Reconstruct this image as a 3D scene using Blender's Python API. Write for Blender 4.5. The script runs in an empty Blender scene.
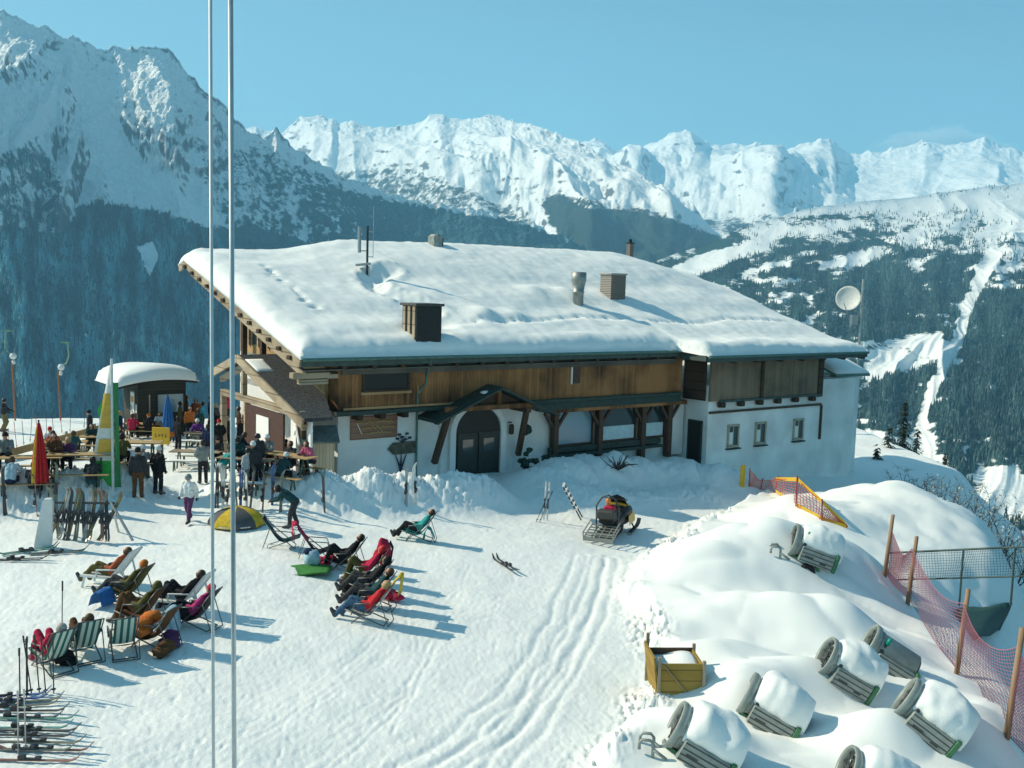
import bpy, bmesh, math, random
import numpy as np
from mathutils import Vector, Matrix, Euler, noise as mnoise
R = math.radians
random.seed(7)
rng = np.random.default_rng(11)
scene = bpy.context.scene
col = scene.collection

# ------------------------------------------------------------------ camera
CAMZ = 8.6
FPX = 1000.0
PITCH, ROLL = R(5.8), R(1.7)
F0 = Vector((0, math.cos(PITCH), -math.sin(PITCH)))
U0 = Vector((0, math.sin(PITCH), math.cos(PITCH)))
R0 = Vector((1, 0, 0))
CU = math.cos(ROLL) * U0 - math.sin(ROLL) * R0
CR = math.cos(ROLL) * R0 + math.sin(ROLL) * U0
CAM = Vector((0, 0, CAMZ))

def ray(px, py):
    """direction of the sight line through a measured pixel, scaled to y = 1"""
    d = F0 + CR * ((px - 512) / FPX) - CU * ((py - 384) / FPX)
    return d / d.y

def P(px, py, dist):
    return CAM + ray(px, py) * dist

def proj(p):
    v = Vector(p) - CAM
    z = v.dot(F0)
    return 512 + FPX * v.dot(CR) / z, 384 - FPX * v.dot(CU) / z

cam_d = bpy.data.cameras.new('camera')
cam_o = bpy.data.objects.new('camera', cam_d)
col.objects.link(cam_o)
m = Matrix.Identity(4)
for i, v in enumerate((CR, CU, -F0)):
    for j in range(3):
        m[j][i] = v[j]
m.translation = CAM
cam_o.matrix_world = m
cam_d.sensor_width = 36
cam_d.lens = 36 * FPX / 1024
cam_d.clip_start = 0.1
cam_d.clip_end = 80000
scene.camera = cam_o

# ------------------------------------------------------------------ world, sun
SUN_EL = R(37)
SUN_DIR = Vector((-0.988, 0.15, 0)).normalized()          # towards the sun, horizontally
world = bpy.data.worlds.new('World')
scene.world = world
world.use_nodes = True
wt = world.node_tree
wt.nodes.clear()
wo = wt.nodes.new('ShaderNodeOutputWorld')
wb = wt.nodes.new('ShaderNodeBackground')
sk = wt.nodes.new('ShaderNodeTexSky')
sk.sky_type = 'NISHITA'
sk.sun_disc = False
sk.sun_elevation = SUN_EL
sk.sun_rotation = math.atan2(SUN_DIR.x, SUN_DIR.y)
sk.altitude = 1800
sk.air_density = 1.0
sk.dust_density = 1.3
sk.ozone_density = 1.0
mix = wt.nodes.new('ShaderNodeMix')
mix.data_type = 'RGBA'; mix.blend_type = 'MULTIPLY'
mix.inputs['Factor'].default_value = 1
# the air is whiter low down than overhead
tcw = wt.nodes.new('ShaderNodeTexCoord'); spw = wt.nodes.new('ShaderNodeSeparateXYZ'); wt.links.new(tcw.outputs['Generated'], spw.inputs[0])
mrw = wt.nodes.new('ShaderNodeMapRange'); mrw.inputs['From Min'].default_value = .06; mrw.inputs['From Max'].default_value = .34; wt.links.new(spw.outputs['Z'], mrw.inputs['Value'])
tnt = wt.nodes.new('ShaderNodeMix'); tnt.data_type = 'RGBA'
tnt.inputs['A'].default_value = (0.68, 0.76, 0.60, 1); tnt.inputs['B'].default_value = (0.49, 0.685, 0.585, 1)
wt.links.new(mrw.outputs[0], tnt.inputs['Factor']); wt.links.new(tnt.outputs['Result'], mix.inputs['B'])
wt.links.new(sk.outputs[0], mix.inputs['A'])
wt.links.new(mix.outputs['Result'], wb.inputs['Color'])
wb.inputs['Strength'].default_value = 0.125
wt.links.new(wb.outputs[0], wo.inputs[0])
sl = bpy.data.lights.new('sun', 'SUN')
sl.energy = 4.2
sl.angle = R(0.5)
sl.color = (1.0, 0.87, 0.66)
so = bpy.data.objects.new('sun', sl)
col.objects.link(so)
sv = Vector((SUN_DIR.x * math.cos(SUN_EL), SUN_DIR.y * math.cos(SUN_EL), math.sin(SUN_EL)))
so.rotation_euler = sv.to_track_quat('Z', 'Y').to_euler()
so.location = (-30, 20, 60)
vs = scene.view_settings
vs.view_transform = 'Standard'
vs.look = 'None'
vs.exposure = 0.66
vs.gamma = 1
try:
    vs.use_curve_mapping = False
except Exception:
    pass
scene.cycles.use_denoising = True
scene.cycles.max_bounces = 6
scene.cycles.volume_bounces = 3
scene.cycles.use_adaptive_sampling = True

# ------------------------------------------------------------------ tags
def tag(o, label=None, cat=None, group=None, kind=None):
    if label: o['label'] = label
    if cat: o['category'] = cat
    if group: o['group'] = group
    if kind: o['kind'] = kind
    return o

def thing(name, label, cat, loc=(0, 0, 0), rz=0.0, group=None):
    o = bpy.data.objects.new(name, None)
    o.empty_display_size = 0.2
    col.objects.link(o)
    o.location = loc
    o.rotation_euler = (0, 0, rz)
    return tag(o, label, cat, group)

def kids(o):
    return [c for c in col.objects if c.parent == o]

def dup(root, loc, rz=0.0, label=None, scale=None):
    """copy of a thing with copies of its parts and sub-parts"""
    r = root.copy(); col.objects.link(r)
    r.location = loc
    e = root.rotation_euler
    r.rotation_euler = (e.x, e.y, rz)
    if label: r['label'] = label
    if scale: r.scale = scale if not isinstance(scale, (int, float)) else (scale,) * 3
    for ch in list(root.children):
        c = ch.copy(); col.objects.link(c); c.parent = r
        for g in list(ch.children):
            d = g.copy(); col.objects.link(d); d.parent = c
    return r

# ------------------------------------------------------------------ mesh builder
class MB:
    def __init__(self, M=None):
        self.v = []; self.f = []; self.M = M or Matrix.Identity(4)
    def add(self, vs, fs, M=None):
        k = len(self.v)
        T = self.M @ M if M is not None else self.M
        self.v += [tuple(T @ Vector(p)) for p in vs]
        self.f += [tuple(i + k for i in f) for f in fs]
        return self
    def box(self, c, s, M=None, bev=0.0):
        x, y, z = c; a, b, d = s[0] / 2, s[1] / 2, s[2] / 2
        if bev <= 0:
            vs = [(x + i * a, y + j * b, z + k * d) for i in (-1, 1) for j in (-1, 1) for k in (-1, 1)]
            return self.add(vs, [(0, 1, 3, 2), (4, 6, 7, 5), (0, 4, 5, 1), (2, 3, 7, 6), (0, 2, 6, 4), (1, 5, 7, 3)], M)
        e = min(bev, a * .9, b * .9, d * .9)
        vs = []
        for k, o in ((-d, e), (-d + e, 0), (d - e, 0), (d, e)):
            A, B = a - o, b - o; q = e * 0.8 if o == 0 else 0
            q = e
            vs += [(x - A + q, y - B, z + k), (x + A - q, y - B, z + k), (x + A, y - B + q, z + k), (x + A, y + B - q, z + k),
                   (x + A - q, y + B, z + k), (x - A + q, y + B, z + k), (x - A, y + B - q, z + k), (x - A, y - B + q, z + k)]
        fs = [tuple(range(7, -1, -1)), tuple(range(24, 32))]
        for r in range(3):
            for i in range(8):
                j = (i + 1) % 8
                fs.append((r * 8 + i, r * 8 + j, r * 8 + 8 + j, r * 8 + 8 + i))
        return self.add(vs, fs, M)
    def beam(self, a, b, w, h, M=None, up=(0, 0, 1)):
        a, b = Vector(a), Vector(b)
        d = (b - a); L = d.length
        z = d.normalized(); u = Vector(up)
        if abs(z.dot(u)) > .98: u = Vector((1, 0, 0))
        x = u.cross(z).normalized(); y = z.cross(x)
        T = Matrix((x, y, z)).transposed().to_4x4(); T.translation = (a + b) / 2
        return self.box((0, 0, 0), (w, h, L), T if M is None else M @ T)
    def tube(self, pts, r, n=8, M=None, cap=True):
        pts = [Vector(p) for p in pts]
        rs = r if isinstance(r, (list, tuple)) else [r] * len(pts)
        vs = []; fs = []
        prev = None
        for i, p in enumerate(pts):
            t = (pts[min(i + 1, len(pts) - 1)] - pts[max(i - 1, 0)])
            t = t.normalized() if t.length > 1e-9 else Vector((0, 0, 1))
            if prev is None:
                u = Vector((0, 0, 1)) if abs(t.z) < .9 else Vector((1, 0, 0))
                x = u.cross(t).normalized()
            else:
                x = (prev - t * prev.dot(t)).normalized()
            prev = x; y = t.cross(x)
            for k in range(n):
                a = 2 * math.pi * k / n
                vs.append(p + (x * math.cos(a) + y * math.sin(a)) * rs[i])
        for i in range(len(pts) - 1):
            for k in range(n):
                j = (k + 1) % n
                fs.append((i * n + k, i * n + j, i * n + n + j, i * n + n + k))
        if cap:
            fs.append(tuple(range(n - 1, -1, -1)))
            fs.append(tuple(range((len(pts) - 1) * n, len(pts) * n)))
        return self.add(vs, fs, M)
    def lathe(self, prof, n=16, M=None, a0=0, a1=2 * math.pi):
        """profile (radius, z) turned round z"""
        full = abs(a1 - a0 - 2 * math.pi) < 1e-6
        m_ = n if full else n + 1
        vs = []; fs = []
        for r, z in prof:
            for k in range(m_):
                a = a0 + (a1 - a0) * k / n
                vs.append((r * math.cos(a), r * math.sin(a), z))
        for i in range(len(prof) - 1):
            for k in range(n):
                j = (k + 1) % m_
                fs.append((i * m_ + k, i * m_ + j, (i + 1) * m_ + j, (i + 1) * m_ + k))
        return self.add(vs, fs, M)
    def prism(self, poly, h, M=None):
        """poly in xy, extruded from z=0 to h"""
        n = len(poly)
        vs = [(p[0], p[1], 0) for p in poly] + [(p[0], p[1], h) for p in poly]
        fs = [tuple(range(n - 1, -1, -1)), tuple(range(n, 2 * n))]
        for i in range(n):
            j = (i + 1) % n
            fs.append((i, j, n + j, n + i))
        return self.add(vs, fs, M)
    def ball(self, c, r, M=None, nu=10, nv=7, jit=0.0, seed=0):
        c = Vector(c); r = r if hasattr(r, '__len__') else (r, r, r)
        vs = [c + Vector((0, 0, -r[2]))]; fs = []
        for i in range(1, nv):
            th = -math.pi / 2 + math.pi * i / nv
            for k in range(nu):
                a = 2 * math.pi * k / nu
                d = Vector((math.cos(th) * math.cos(a), math.cos(th) * math.sin(a), math.sin(th)))
                q = 1 + jit * mnoise.noise(d * 1.7 + Vector((seed * 3.1, seed * 1.7, 0))) if jit else 1
                vs.append(c + Vector((d.x * r[0], d.y * r[1], d.z * r[2])) * q if not jit else c + Vector((d.x * r[0] * q, d.y * r[1] * q, d.z * r[2] * q)))
        vs.append(c + Vector((0, 0, r[2])))
        for k in range(nu):
            fs.append((0, 1 + (k + 1) % nu, 1 + k))
        for i in range(nv - 2):
            for k in range(nu):
                j = (k + 1) % nu
                fs.append((1 + i * nu + k, 1 + i * nu + j, 1 + (i + 1) * nu + j, 1 + (i + 1) * nu + k))
        t = len(vs) - 1; b = 1 + (nv - 2) * nu
        for k in range(nu):
            fs.append((b + k, b + (k + 1) % nu, t))
        return self.add(vs, fs, M)
    def sheet(self, rows, M=None):
        """rows of points -> grid surface"""
        n = len(rows[0]); vs = [p for r in rows for p in r]; fs = []
        for i in range(len(rows) - 1):
            for k in range(n - 1):
                fs.append((i * n + k, i * n + k + 1, (i + 1) * n + k + 1, (i + 1) * n + k))
        return self.add(vs, fs, M)
    def slab(self, rows, th, M=None):
        """a sheet with thickness th (downwards along z of the sheet's own points)"""
        n = len(rows[0]); mrows = len(rows)
        top = [Vector(p) for r in rows for p in r]
        bot = [p - Vector((0, 0, th)) for p in top]
        fs = []; k0 = len(top)
        for i in range(mrows - 1):
            for k in range(n - 1):
                a, b, c, d = i * n + k, i * n + k + 1, (i + 1) * n + k + 1, (i + 1) * n + k
                fs += [(a, b, c, d), (k0 + d, k0 + c, k0 + b, k0 + a)]
        ring = [k for k in range(n)] + [i * n + n - 1 for i in range(1, mrows)] + \
               [(mrows - 1) * n + k for k in range(n - 2, -1, -1)] + [i * n for i in range(mrows - 2, 0, -1)]
        for i, a in enumerate(ring):
            b = ring[(i + 1) % len(ring)]
            fs.append((b, a, k0 + a, k0 + b))
        return self.add(top + bot, fs, M)
    def build(self, name, mat, parent=None, smooth=False, loc=None):
        me = bpy.data.meshes.new(name)
        me.from_pydata(self.v, [], self.f)
        if mat is not None: me.materials.append(mat)
        if smooth:
            me.polygons.foreach_set('use_smooth', [True] * len(me.polygons))
        o = bpy.data.objects.new(name, me)
        col.objects.link(o)
        if parent is not None: o.parent = parent
        if loc is not None: o.location = loc
        return o

def np_mesh(name, verts, faces, mat, smooth=True, attrs=None):
    me = bpy.data.meshes.new(name)
    nv, nf = len(verts), len(faces); k = faces.shape[1]
    me.vertices.add(nv); me.vertices.foreach_set('co', verts.astype(np.float32).ravel())
    me.loops.add(nf * k); me.loops.foreach_set('vertex_index', faces.astype(np.int32).ravel())
    me.polygons.add(nf); me.polygons.foreach_set('loop_start', np.arange(0, nf * k, k, dtype=np.int32))
    me.polygons.foreach_set('use_smooth', np.full(nf, smooth))
    for an, av in (attrs or {}).items():
        a = me.attributes.new(an, 'FLOAT', 'POINT'); a.data.foreach_set('value', av.astype(np.float32).ravel())
    me.update(calc_edges=True)
    me.materials.append(mat)
    o = bpy.data.objects.new(name, me); col.objects.link(o)
    return o

def grid_faces(nr, nc):
    i = np.arange(nr - 1)[:, None] * nc + np.arange(nc - 1)[None, :]
    return np.stack([i, i + 1, i + nc + 1, i + nc], -1).reshape(-1, 4)

# ------------------------------------------------------------------ numpy noise
_perm = np.random.default_rng(3).permutation(256)
_perm = np.concatenate([_perm, _perm, _perm])
_ang = np.random.default_rng(4).random(256) * 2 * math.pi
_gx, _gy = np.cos(_ang), np.sin(_ang)

def perlin(x, y, seed=0):
    x = np.asarray(x, float) + seed * 17.31; y = np.asarray(y, float) + seed * 9.77
    xi = np.floor(x).astype(int); yi = np.floor(y).astype(int)
    xf = x - xi; yf = y - yi; xi &= 255; yi &= 255
    u = xf ** 3 * (xf * (xf * 6 - 15) + 10); v = yf ** 3 * (yf * (yf * 6 - 15) + 10)
    def g(i, j, a, b):
        h = _perm[_perm[i & 255] + (j & 255)]
        return _gx[h] * a + _gy[h] * b
    n00 = g(xi, yi, xf, yf); n10 = g(xi + 1, yi, xf - 1, yf)
    n01 = g(xi, yi + 1, xf, yf - 1); n11 = g(xi + 1, yi + 1, xf - 1, yf - 1)
    a = n00 + u * (n10 - n00); b = n01 + u * (n11 - n01)
    return (a + v * (b - a)) * 1.5

def fbm(x, y, o=4, seed=0, lac=2.03, gain=.5):
    s = 0; a = 1; f = 1
    for i in range(o):
        s = s + a * perlin(x * f, y * f, seed + i); a *= gain; f *= lac
    return s

def ridged(x, y, o=4, seed=0, gain=.5):
    s = 0; a = 1; f = 1
    for i in range(o):
        n = 1 - np.abs(perlin(x * f, y * f, seed + i)); s = s + a * n * n; a *= gain; f *= 2.07
    return s

def sstep(a, b, x):
    t = np.clip((x - a) / (b - a), 0, 1)
    return t * t * (3 - 2 * t)

def seg_dist(x, y, pts):
    """distance to a polyline, signed side (+ = left of it) and running length"""
    best = np.full(np.shape(x), 1e9); side = np.zeros(np.shape(x)); run = np.zeros(np.shape(x)); L = 0
    for (ax, ay), (bx, by) in zip(pts[:-1], pts[1:]):
        dx, dy = bx - ax, by - ay; l2 = dx * dx + dy * dy + 1e-12
        t = np.clip(((x - ax) * dx + (y - ay) * dy) / l2, 0, 1)
        ex, ey = x - ax - t * dx, y - ay - t * dy
        d = np.hypot(ex, ey); m_ = d < best
        best = np.where(m_, d, best)
        side = np.where(m_, np.sign(dx * (y - ay) - dy * (x - ax)), side)
        run = np.where(m_, L + t * math.sqrt(l2), run)
        L += math.sqrt(l2)
    return best, side, run

# ------------------------------------------------------------------ materials
_mats = {}
def mat(name, rgb, rough=.6, metal=0.0, var=0.12, scale=6.0, bump=0.0, bscale=30.0, spec=.4, coat=0.0):
    """plain procedural material: a base colour broken up by noise, optional bump"""
    if name in _mats: return _mats[name]
    M = bpy.data.materials.new(name); M.use_nodes = True
    nt = M.node_tree; b = nt.nodes['Principled BSDF']
    b.inputs['Roughness'].default_value = rough; b.inputs['Metallic'].default_value = metal
    b.inputs['Specular IOR Level'].default_value = spec
    tc = nt.nodes.new('ShaderNodeTexCoord')
    n = nt.nodes.new('ShaderNodeTexNoise'); n.inputs['Scale'].default_value = scale; n.inputs['Detail'].default_value = 5
    nt.links.new(tc.outputs['Object'], n.inputs['Vector'])
    r = nt.nodes.new('ShaderNodeMapRange')
    r.inputs['From Min'].default_value = .3; r.inputs['From Max'].default_value = .7
    r.inputs['To Min'].default_value = 1 - var; r.inputs['To Max'].default_value = 1 + var
    nt.links.new(n.outputs['Fac'], r.inputs['Value'])
    mx = nt.nodes.new('ShaderNodeMix'); mx.data_type = 'RGBA'; mx.blend_type = 'MULTIPLY'
    mx.inputs['Factor'].default_value = 1; mx.inputs['A'].default_value = (*rgb, 1)
    nt.links.new(r.outputs[0], mx.inputs['B'])
    nt.links.new(mx.outputs['Result'], b.inputs['Base Color'])
    if bump > 0:
        n2 = nt.nodes.new('ShaderNodeTexNoise'); n2.inputs['Scale'].default_value = bscale; n2.inputs['Detail'].default_value = 6
        nt.links.new(tc.outputs['Object'], n2.inputs['Vector'])
        bp = nt.nodes.new('ShaderNodeBump'); bp.inputs['Strength'].default_value = bump; bp.inputs['Distance'].default_value = .05
        nt.links.new(n2.outputs['Fac'], bp.inputs['Height']); nt.links.new(bp.outputs[0], b.inputs['Normal'])
    _mats[name] = M
    return M

def board_mat(name, c1, c2, width=.14, axis='x', rough=.75, grain=1.0, grime=None):
    """boards side by side along one object axis, each its own tone, with grain and dark joints"""
    if name in _mats: return _mats[name]
    M = bpy.data.materials.new(name); M.use_nodes = True
    nt = M.node_tree; N = nt.nodes; L = nt.links; b = N['Principled BSDF']
    b.inputs['Roughness'].default_value = rough
    b.inputs['Specular IOR Level'].default_value = .25
    tc = N.new('ShaderNodeTexCoord'); sp = N.new('ShaderNodeSeparateXYZ'); L.new(tc.outputs['Object'], sp.inputs[0])
    a = sp.outputs['XYZ'.index(axis.upper())]
    dv = N.new('ShaderNodeMath'); dv.operation = 'DIVIDE'; dv.inputs[1].default_value = width; L.new(a, dv.inputs[0])
    fl = N.new('ShaderNodeMath'); fl.operation = 'FLOOR'; L.new(dv.outputs[0], fl.inputs[0])
    wn = N.new('ShaderNodeTexWhiteNoise'); wn.noise_dimensions = '1D'; L.new(fl.outputs[0], wn.inputs['W'])
    mp = N.new('ShaderNodeMapping')
    sc = {'x': (14, 1.2, 1.2), 'y': (1.2, 14, 1.2), 'z': (1.2, 1.2, 14)}[axis]
    mp.inputs['Scale'].default_value = [s * grain for s in sc]
    L.new(tc.outputs['Object'], mp.inputs[0])
    n = N.new('ShaderNodeTexNoise'); n.inputs['Scale'].default_value = 1.6; n.inputs['Detail'].default_value = 6
    L.new(mp.outputs[0], n.inputs['Vector'])
    n2 = N.new('ShaderNodeTexNoise'); n2.inputs['Scale'].default_value = .45; n2.inputs['Detail'].default_value = 3
    L.new(tc.outputs['Object'], n2.inputs['Vector'])
    ad = N.new('ShaderNodeMath'); ad.operation = 'MULTIPLY_ADD'; ad.inputs[1].default_value = .35; L.new(wn.outputs['Value'], ad.inputs[0])
    m2 = N.new('ShaderNodeMath'); m2.operation = 'MULTIPLY_ADD'; m2.inputs[1].default_value = 2.4; m2.inputs[2].default_value = -1.05
    L.new(n2.outputs['Fac'], m2.inputs[0])
    m3 = N.new('ShaderNodeMath'); m3.operation = 'MULTIPLY_ADD'; m3.inputs[1].default_value = .7; L.new(n.outputs['Fac'], m3.inputs[0]); L.new(m2.outputs[0], m3.inputs[2])
    L.new(m3.outputs[0], ad.inputs[2])
    rp = N.new('ShaderNodeMix'); rp.data_type = 'RGBA'; rp.inputs['A'].default_value = (*c1, 1); rp.inputs['B'].default_value = (*c2, 1)
    rp.clamp_factor = True
    L.new(ad.outputs[0], rp.inputs['Factor'])
    fr = N.new('ShaderNodeMath'); fr.operation = 'FRACT'; L.new(dv.outputs[0], fr.inputs[0])
    pp = N.new('ShaderNodeMath'); pp.operation = 'PINGPONG'; pp.inputs[1].default_value = .5; L.new(dv.outputs[0], pp.inputs[0])
    jr = N.new('ShaderNodeMapRange'); jr.inputs['From Max'].default_value = .07; jr.inputs['To Min'].default_value = .35; L.new(pp.outputs[0], jr.inputs['Value'])
    mu = N.new('ShaderNodeMix'); mu.data_type = 'RGBA'; mu.blend_type = 'MULTIPLY'; mu.inputs['Factor'].default_value = 1
    L.new(rp.outputs['Result'], mu.inputs['A']); L.new(jr.outputs[0], mu.inputs['B'])
    L.new(mu.outputs['Result'], b.inputs['Base Color'])
    bp = N.new('ShaderNodeBump'); bp.inputs['Strength'].default_value = .5; bp.inputs['Distance'].default_value = .02
    L.new(jr.outputs[0], bp.inputs['Height']); L.new(bp.outputs[0], b.inputs['Normal'])
    _mats[name] = M
    return M

def stripe_mat(name, c1, c2, width=.08, axis='y', rough=.8):
    if name in _mats: return _mats[name]
    M = bpy.data.materials.new(name); M.use_nodes = True
    nt = M.node_tree; N = nt.nodes; L = nt.links; b = N['Principled BSDF']; b.inputs['Roughness'].default_value = rough
    tc = N.new('ShaderNodeTexCoord'); sp = N.new('ShaderNodeSeparateXYZ'); L.new(tc.outputs['Object'], sp.inputs[0])
    pp = N.new('ShaderNodeMath'); pp.operation = 'PINGPONG'; pp.inputs[1].default_value = width; L.new(sp.outputs['XYZ'.index(axis.upper())], pp.inputs[0])
    gt = N.new('ShaderNodeMath'); gt.operation = 'GREATER_THAN'; gt.inputs[1].default_value = width * .55; L.new(pp.outputs[0], gt.inputs[0])
    mx = N.new('ShaderNodeMix'); mx.data_type = 'RGBA'; mx.inputs['A'].default_value = (*c1, 1); mx.inputs['B'].default_value = (*c2, 1)
    L.new(gt.outputs[0], mx.inputs['Factor']); L.new(mx.outputs['Result'], b.inputs['Base Color'])
    _mats[name] = M
    return M

SNOW_RGB = (.86, .90, .88)
def snow_mat(name, bumps, rough=.65, attr=None):
    """snow: near-white, with layered bump (scale, strength, distance) and faint dirt"""
    if name in _mats: return _mats[name]
    M = bpy.data.materials.new(name); M.use_nodes = True
    nt = M.node_tree; N = nt.nodes; L = nt.links; b = N['Principled BSDF']
    b.inputs['Roughness'].default_value = rough; b.inputs['Specular IOR Level'].default_value = .25
    tc = N.new('ShaderNodeTexCoord')
    n = N.new('ShaderNodeTexNoise'); n.inputs['Scale'].default_value = .9; n.inputs['Detail'].default_value = 8
    L.new(tc.outputs['Object'], n.inputs['Vector'])
    mx = N.new('ShaderNodeMix'); mx.data_type = 'RGBA'
    mx.inputs['A'].default_value = (SNOW_RGB[0] * .93, SNOW_RGB[1] * .94, SNOW_RGB[2] * .95, 1); mx.inputs['B'].default_value = (*SNOW_RGB, 1)
    L.new(n.outputs['Fac'], mx.inputs['Factor']); L.new(mx.outputs['Result'], b.inputs['Base Color'])
    prev = None
    for sc_, st, di in bumps:
        nn = N.new('ShaderNodeTexNoise'); nn.inputs['Scale'].default_value = sc_; nn.inputs['Detail'].default_value = 5
        nn.inputs['Roughness'].default_value = .6
        L.new(tc.outputs['Object'], nn.inputs['Vector'])
        bp = N.new('ShaderNodeBump'); bp.inputs['Strength'].default_value = st; bp.inputs['Distance'].default_value = di
        L.new(nn.outputs['Fac'], bp.inputs['Height'])
        if attr:
            at = N.new('ShaderNodeAttribute'); at.attribute_name = attr
            mm = N.new('ShaderNodeMath'); mm.operation = 'MULTIPLY'; mm.inputs[1].default_value = st
            L.new(at.outputs['Fac'], mm.inputs[0]); L.new(mm.outputs[0], bp.inputs['Strength'])
        if prev: L.new(prev.outputs[0], bp.inputs['Normal'])
        prev = bp
    if prev: L.new(prev.outputs[0], b.inputs['Normal'])
    _mats[name] = M
    return M
# ------------------------------------------------------------------ near ground
BZ = -0.10
def base_z(x, y):
    x = np.asarray(x, float); y = np.asarray(y, float)
    z = BZ * np.log1p(np.exp((x + 8.0) * .9)) / .9
    z = np.maximum(z, -2.6 - .02 * x)
    return z

def flat_hit(px, py, z):
    d = ray(px, py); t = (z - CAMZ) / d.z
    q = CAM + d * t
    return (q.x, q.y)

def hit0(px, py):
    z = 0.0
    for _ in range(12):
        x, y = flat_hit(px, py, z); z = float(base_z(x, y))
    return (x, y)

def pline(pts):
    return [hit0(*p) for p in pts]

# edge between packed and deep snow
BANK = pline([(725, 519), (690, 532), (668, 552), (640, 572), (622, 592), (634, 612), (650, 640), (654, 690), (634, 725), (612, 748), (590, 775), (560, 830)])
TRACKS = [pline(t) for t in (
    [(598, 560), (588, 600), (575, 640), (545, 690), (500, 735), (430, 780)],
    [(580, 556), (566, 600), (548, 640), (515, 690), (465, 735), (390, 780)],
    [(612, 558), (600, 610), (570, 672), (530, 730), (480, 790)],
    [(480, 545), (500, 600), (490, 660), (440, 720), (350, 770)],
    [(500, 560), (530, 610), (515, 670), (455, 730), (380, 775)],
    [(380, 660), (330, 700), (260, 735), (150, 770)],
    [(430, 640), (390, 690), (310, 740), (230, 780)])]
_tr = random.Random(9)
for k in range(9):
    x0, y0 = _tr.uniform(380, 600), _tr.uniform(545, 590); c = _tr.uniform(-40, 70)
    x1, y1 = x0 - _tr.uniform(60, 330), 790
    TRACKS.append(pline([(x0 + (x1 - x0) * q ** 1.5 + c * math.sin(math.pi * q), y0 + (y1 - y0) * q) for q in (0, .2, .4, .6, .8, 1)]))
BERMS = [  # polyline px, width, height, lumpiness
    (pline([(-40, 512), (40, 508), (95, 506), (122, 500)]), 1.5, 1.25, 1.0),
    (pline([(243, 497), (300, 506), (360, 508), (430, 506), (480, 502)]), 1.35, 1.2, .7),
    (pline([(243, 478), (262, 482), (285, 488)]), 1.0, .6, .6),
    (pline([(552, 490), (600, 482), (690, 484), (730, 492)]), 2.2, 1.25, .3),
    (pline([(560, 507), (640, 503), (700, 500)]), 1.2, .35, .4),
]
MOUNDS = [  # px, py (foot), radius x, radius y, height
    (870, 540, 4.6, 5.5, .95), (800, 545, 3.0, 3.0, .9), (930, 545, 4.0, 5.0, .85),
    (735, 590, 4.0, 2.6, .75), (790, 600, 3.4, 2.4, .75), (845, 600, 2.6, 2.6, .6), (700, 600, 2.0, 1.6, .35),
    (760, 640, 3.2, 1.7, .55), (830, 655, 2.4, 1.6, .55), (720, 680, 2.0, 1.6, .45), (800, 715, 2.2, 1.1, .55),
    (690, 760, 1.6, 1.2, .55), (740, 720, 1.4, 1.0, .4), (850, 700, 1.8, 1.1, .5), (890, 690, 1.7, 1.0, .45),
    (880, 770, 1.6, 1.1, .45), (960, 768, 2.2, 1.2, .55), (960, 715, 1.8, 1.3, .4), (1010, 760, 1.8, 1.6, .4), (915, 720, .9, .7, .25)]
MOUNDS = [(*hit0(a, b), rx, ry, h) for a, b, rx, ry, h in MOUNDS]
# line of the net fence: beyond it the ground drops away to the right
FENCE = [hit0(884, 578), hit0(907, 606), hit0(956, 676), hit0(1006, 738), hit0(1040, 790)]
RIM = [(30.0, 68.0), (22.5, 52.0), (21.3, 46.0), (18.5, 38.0)]

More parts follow.
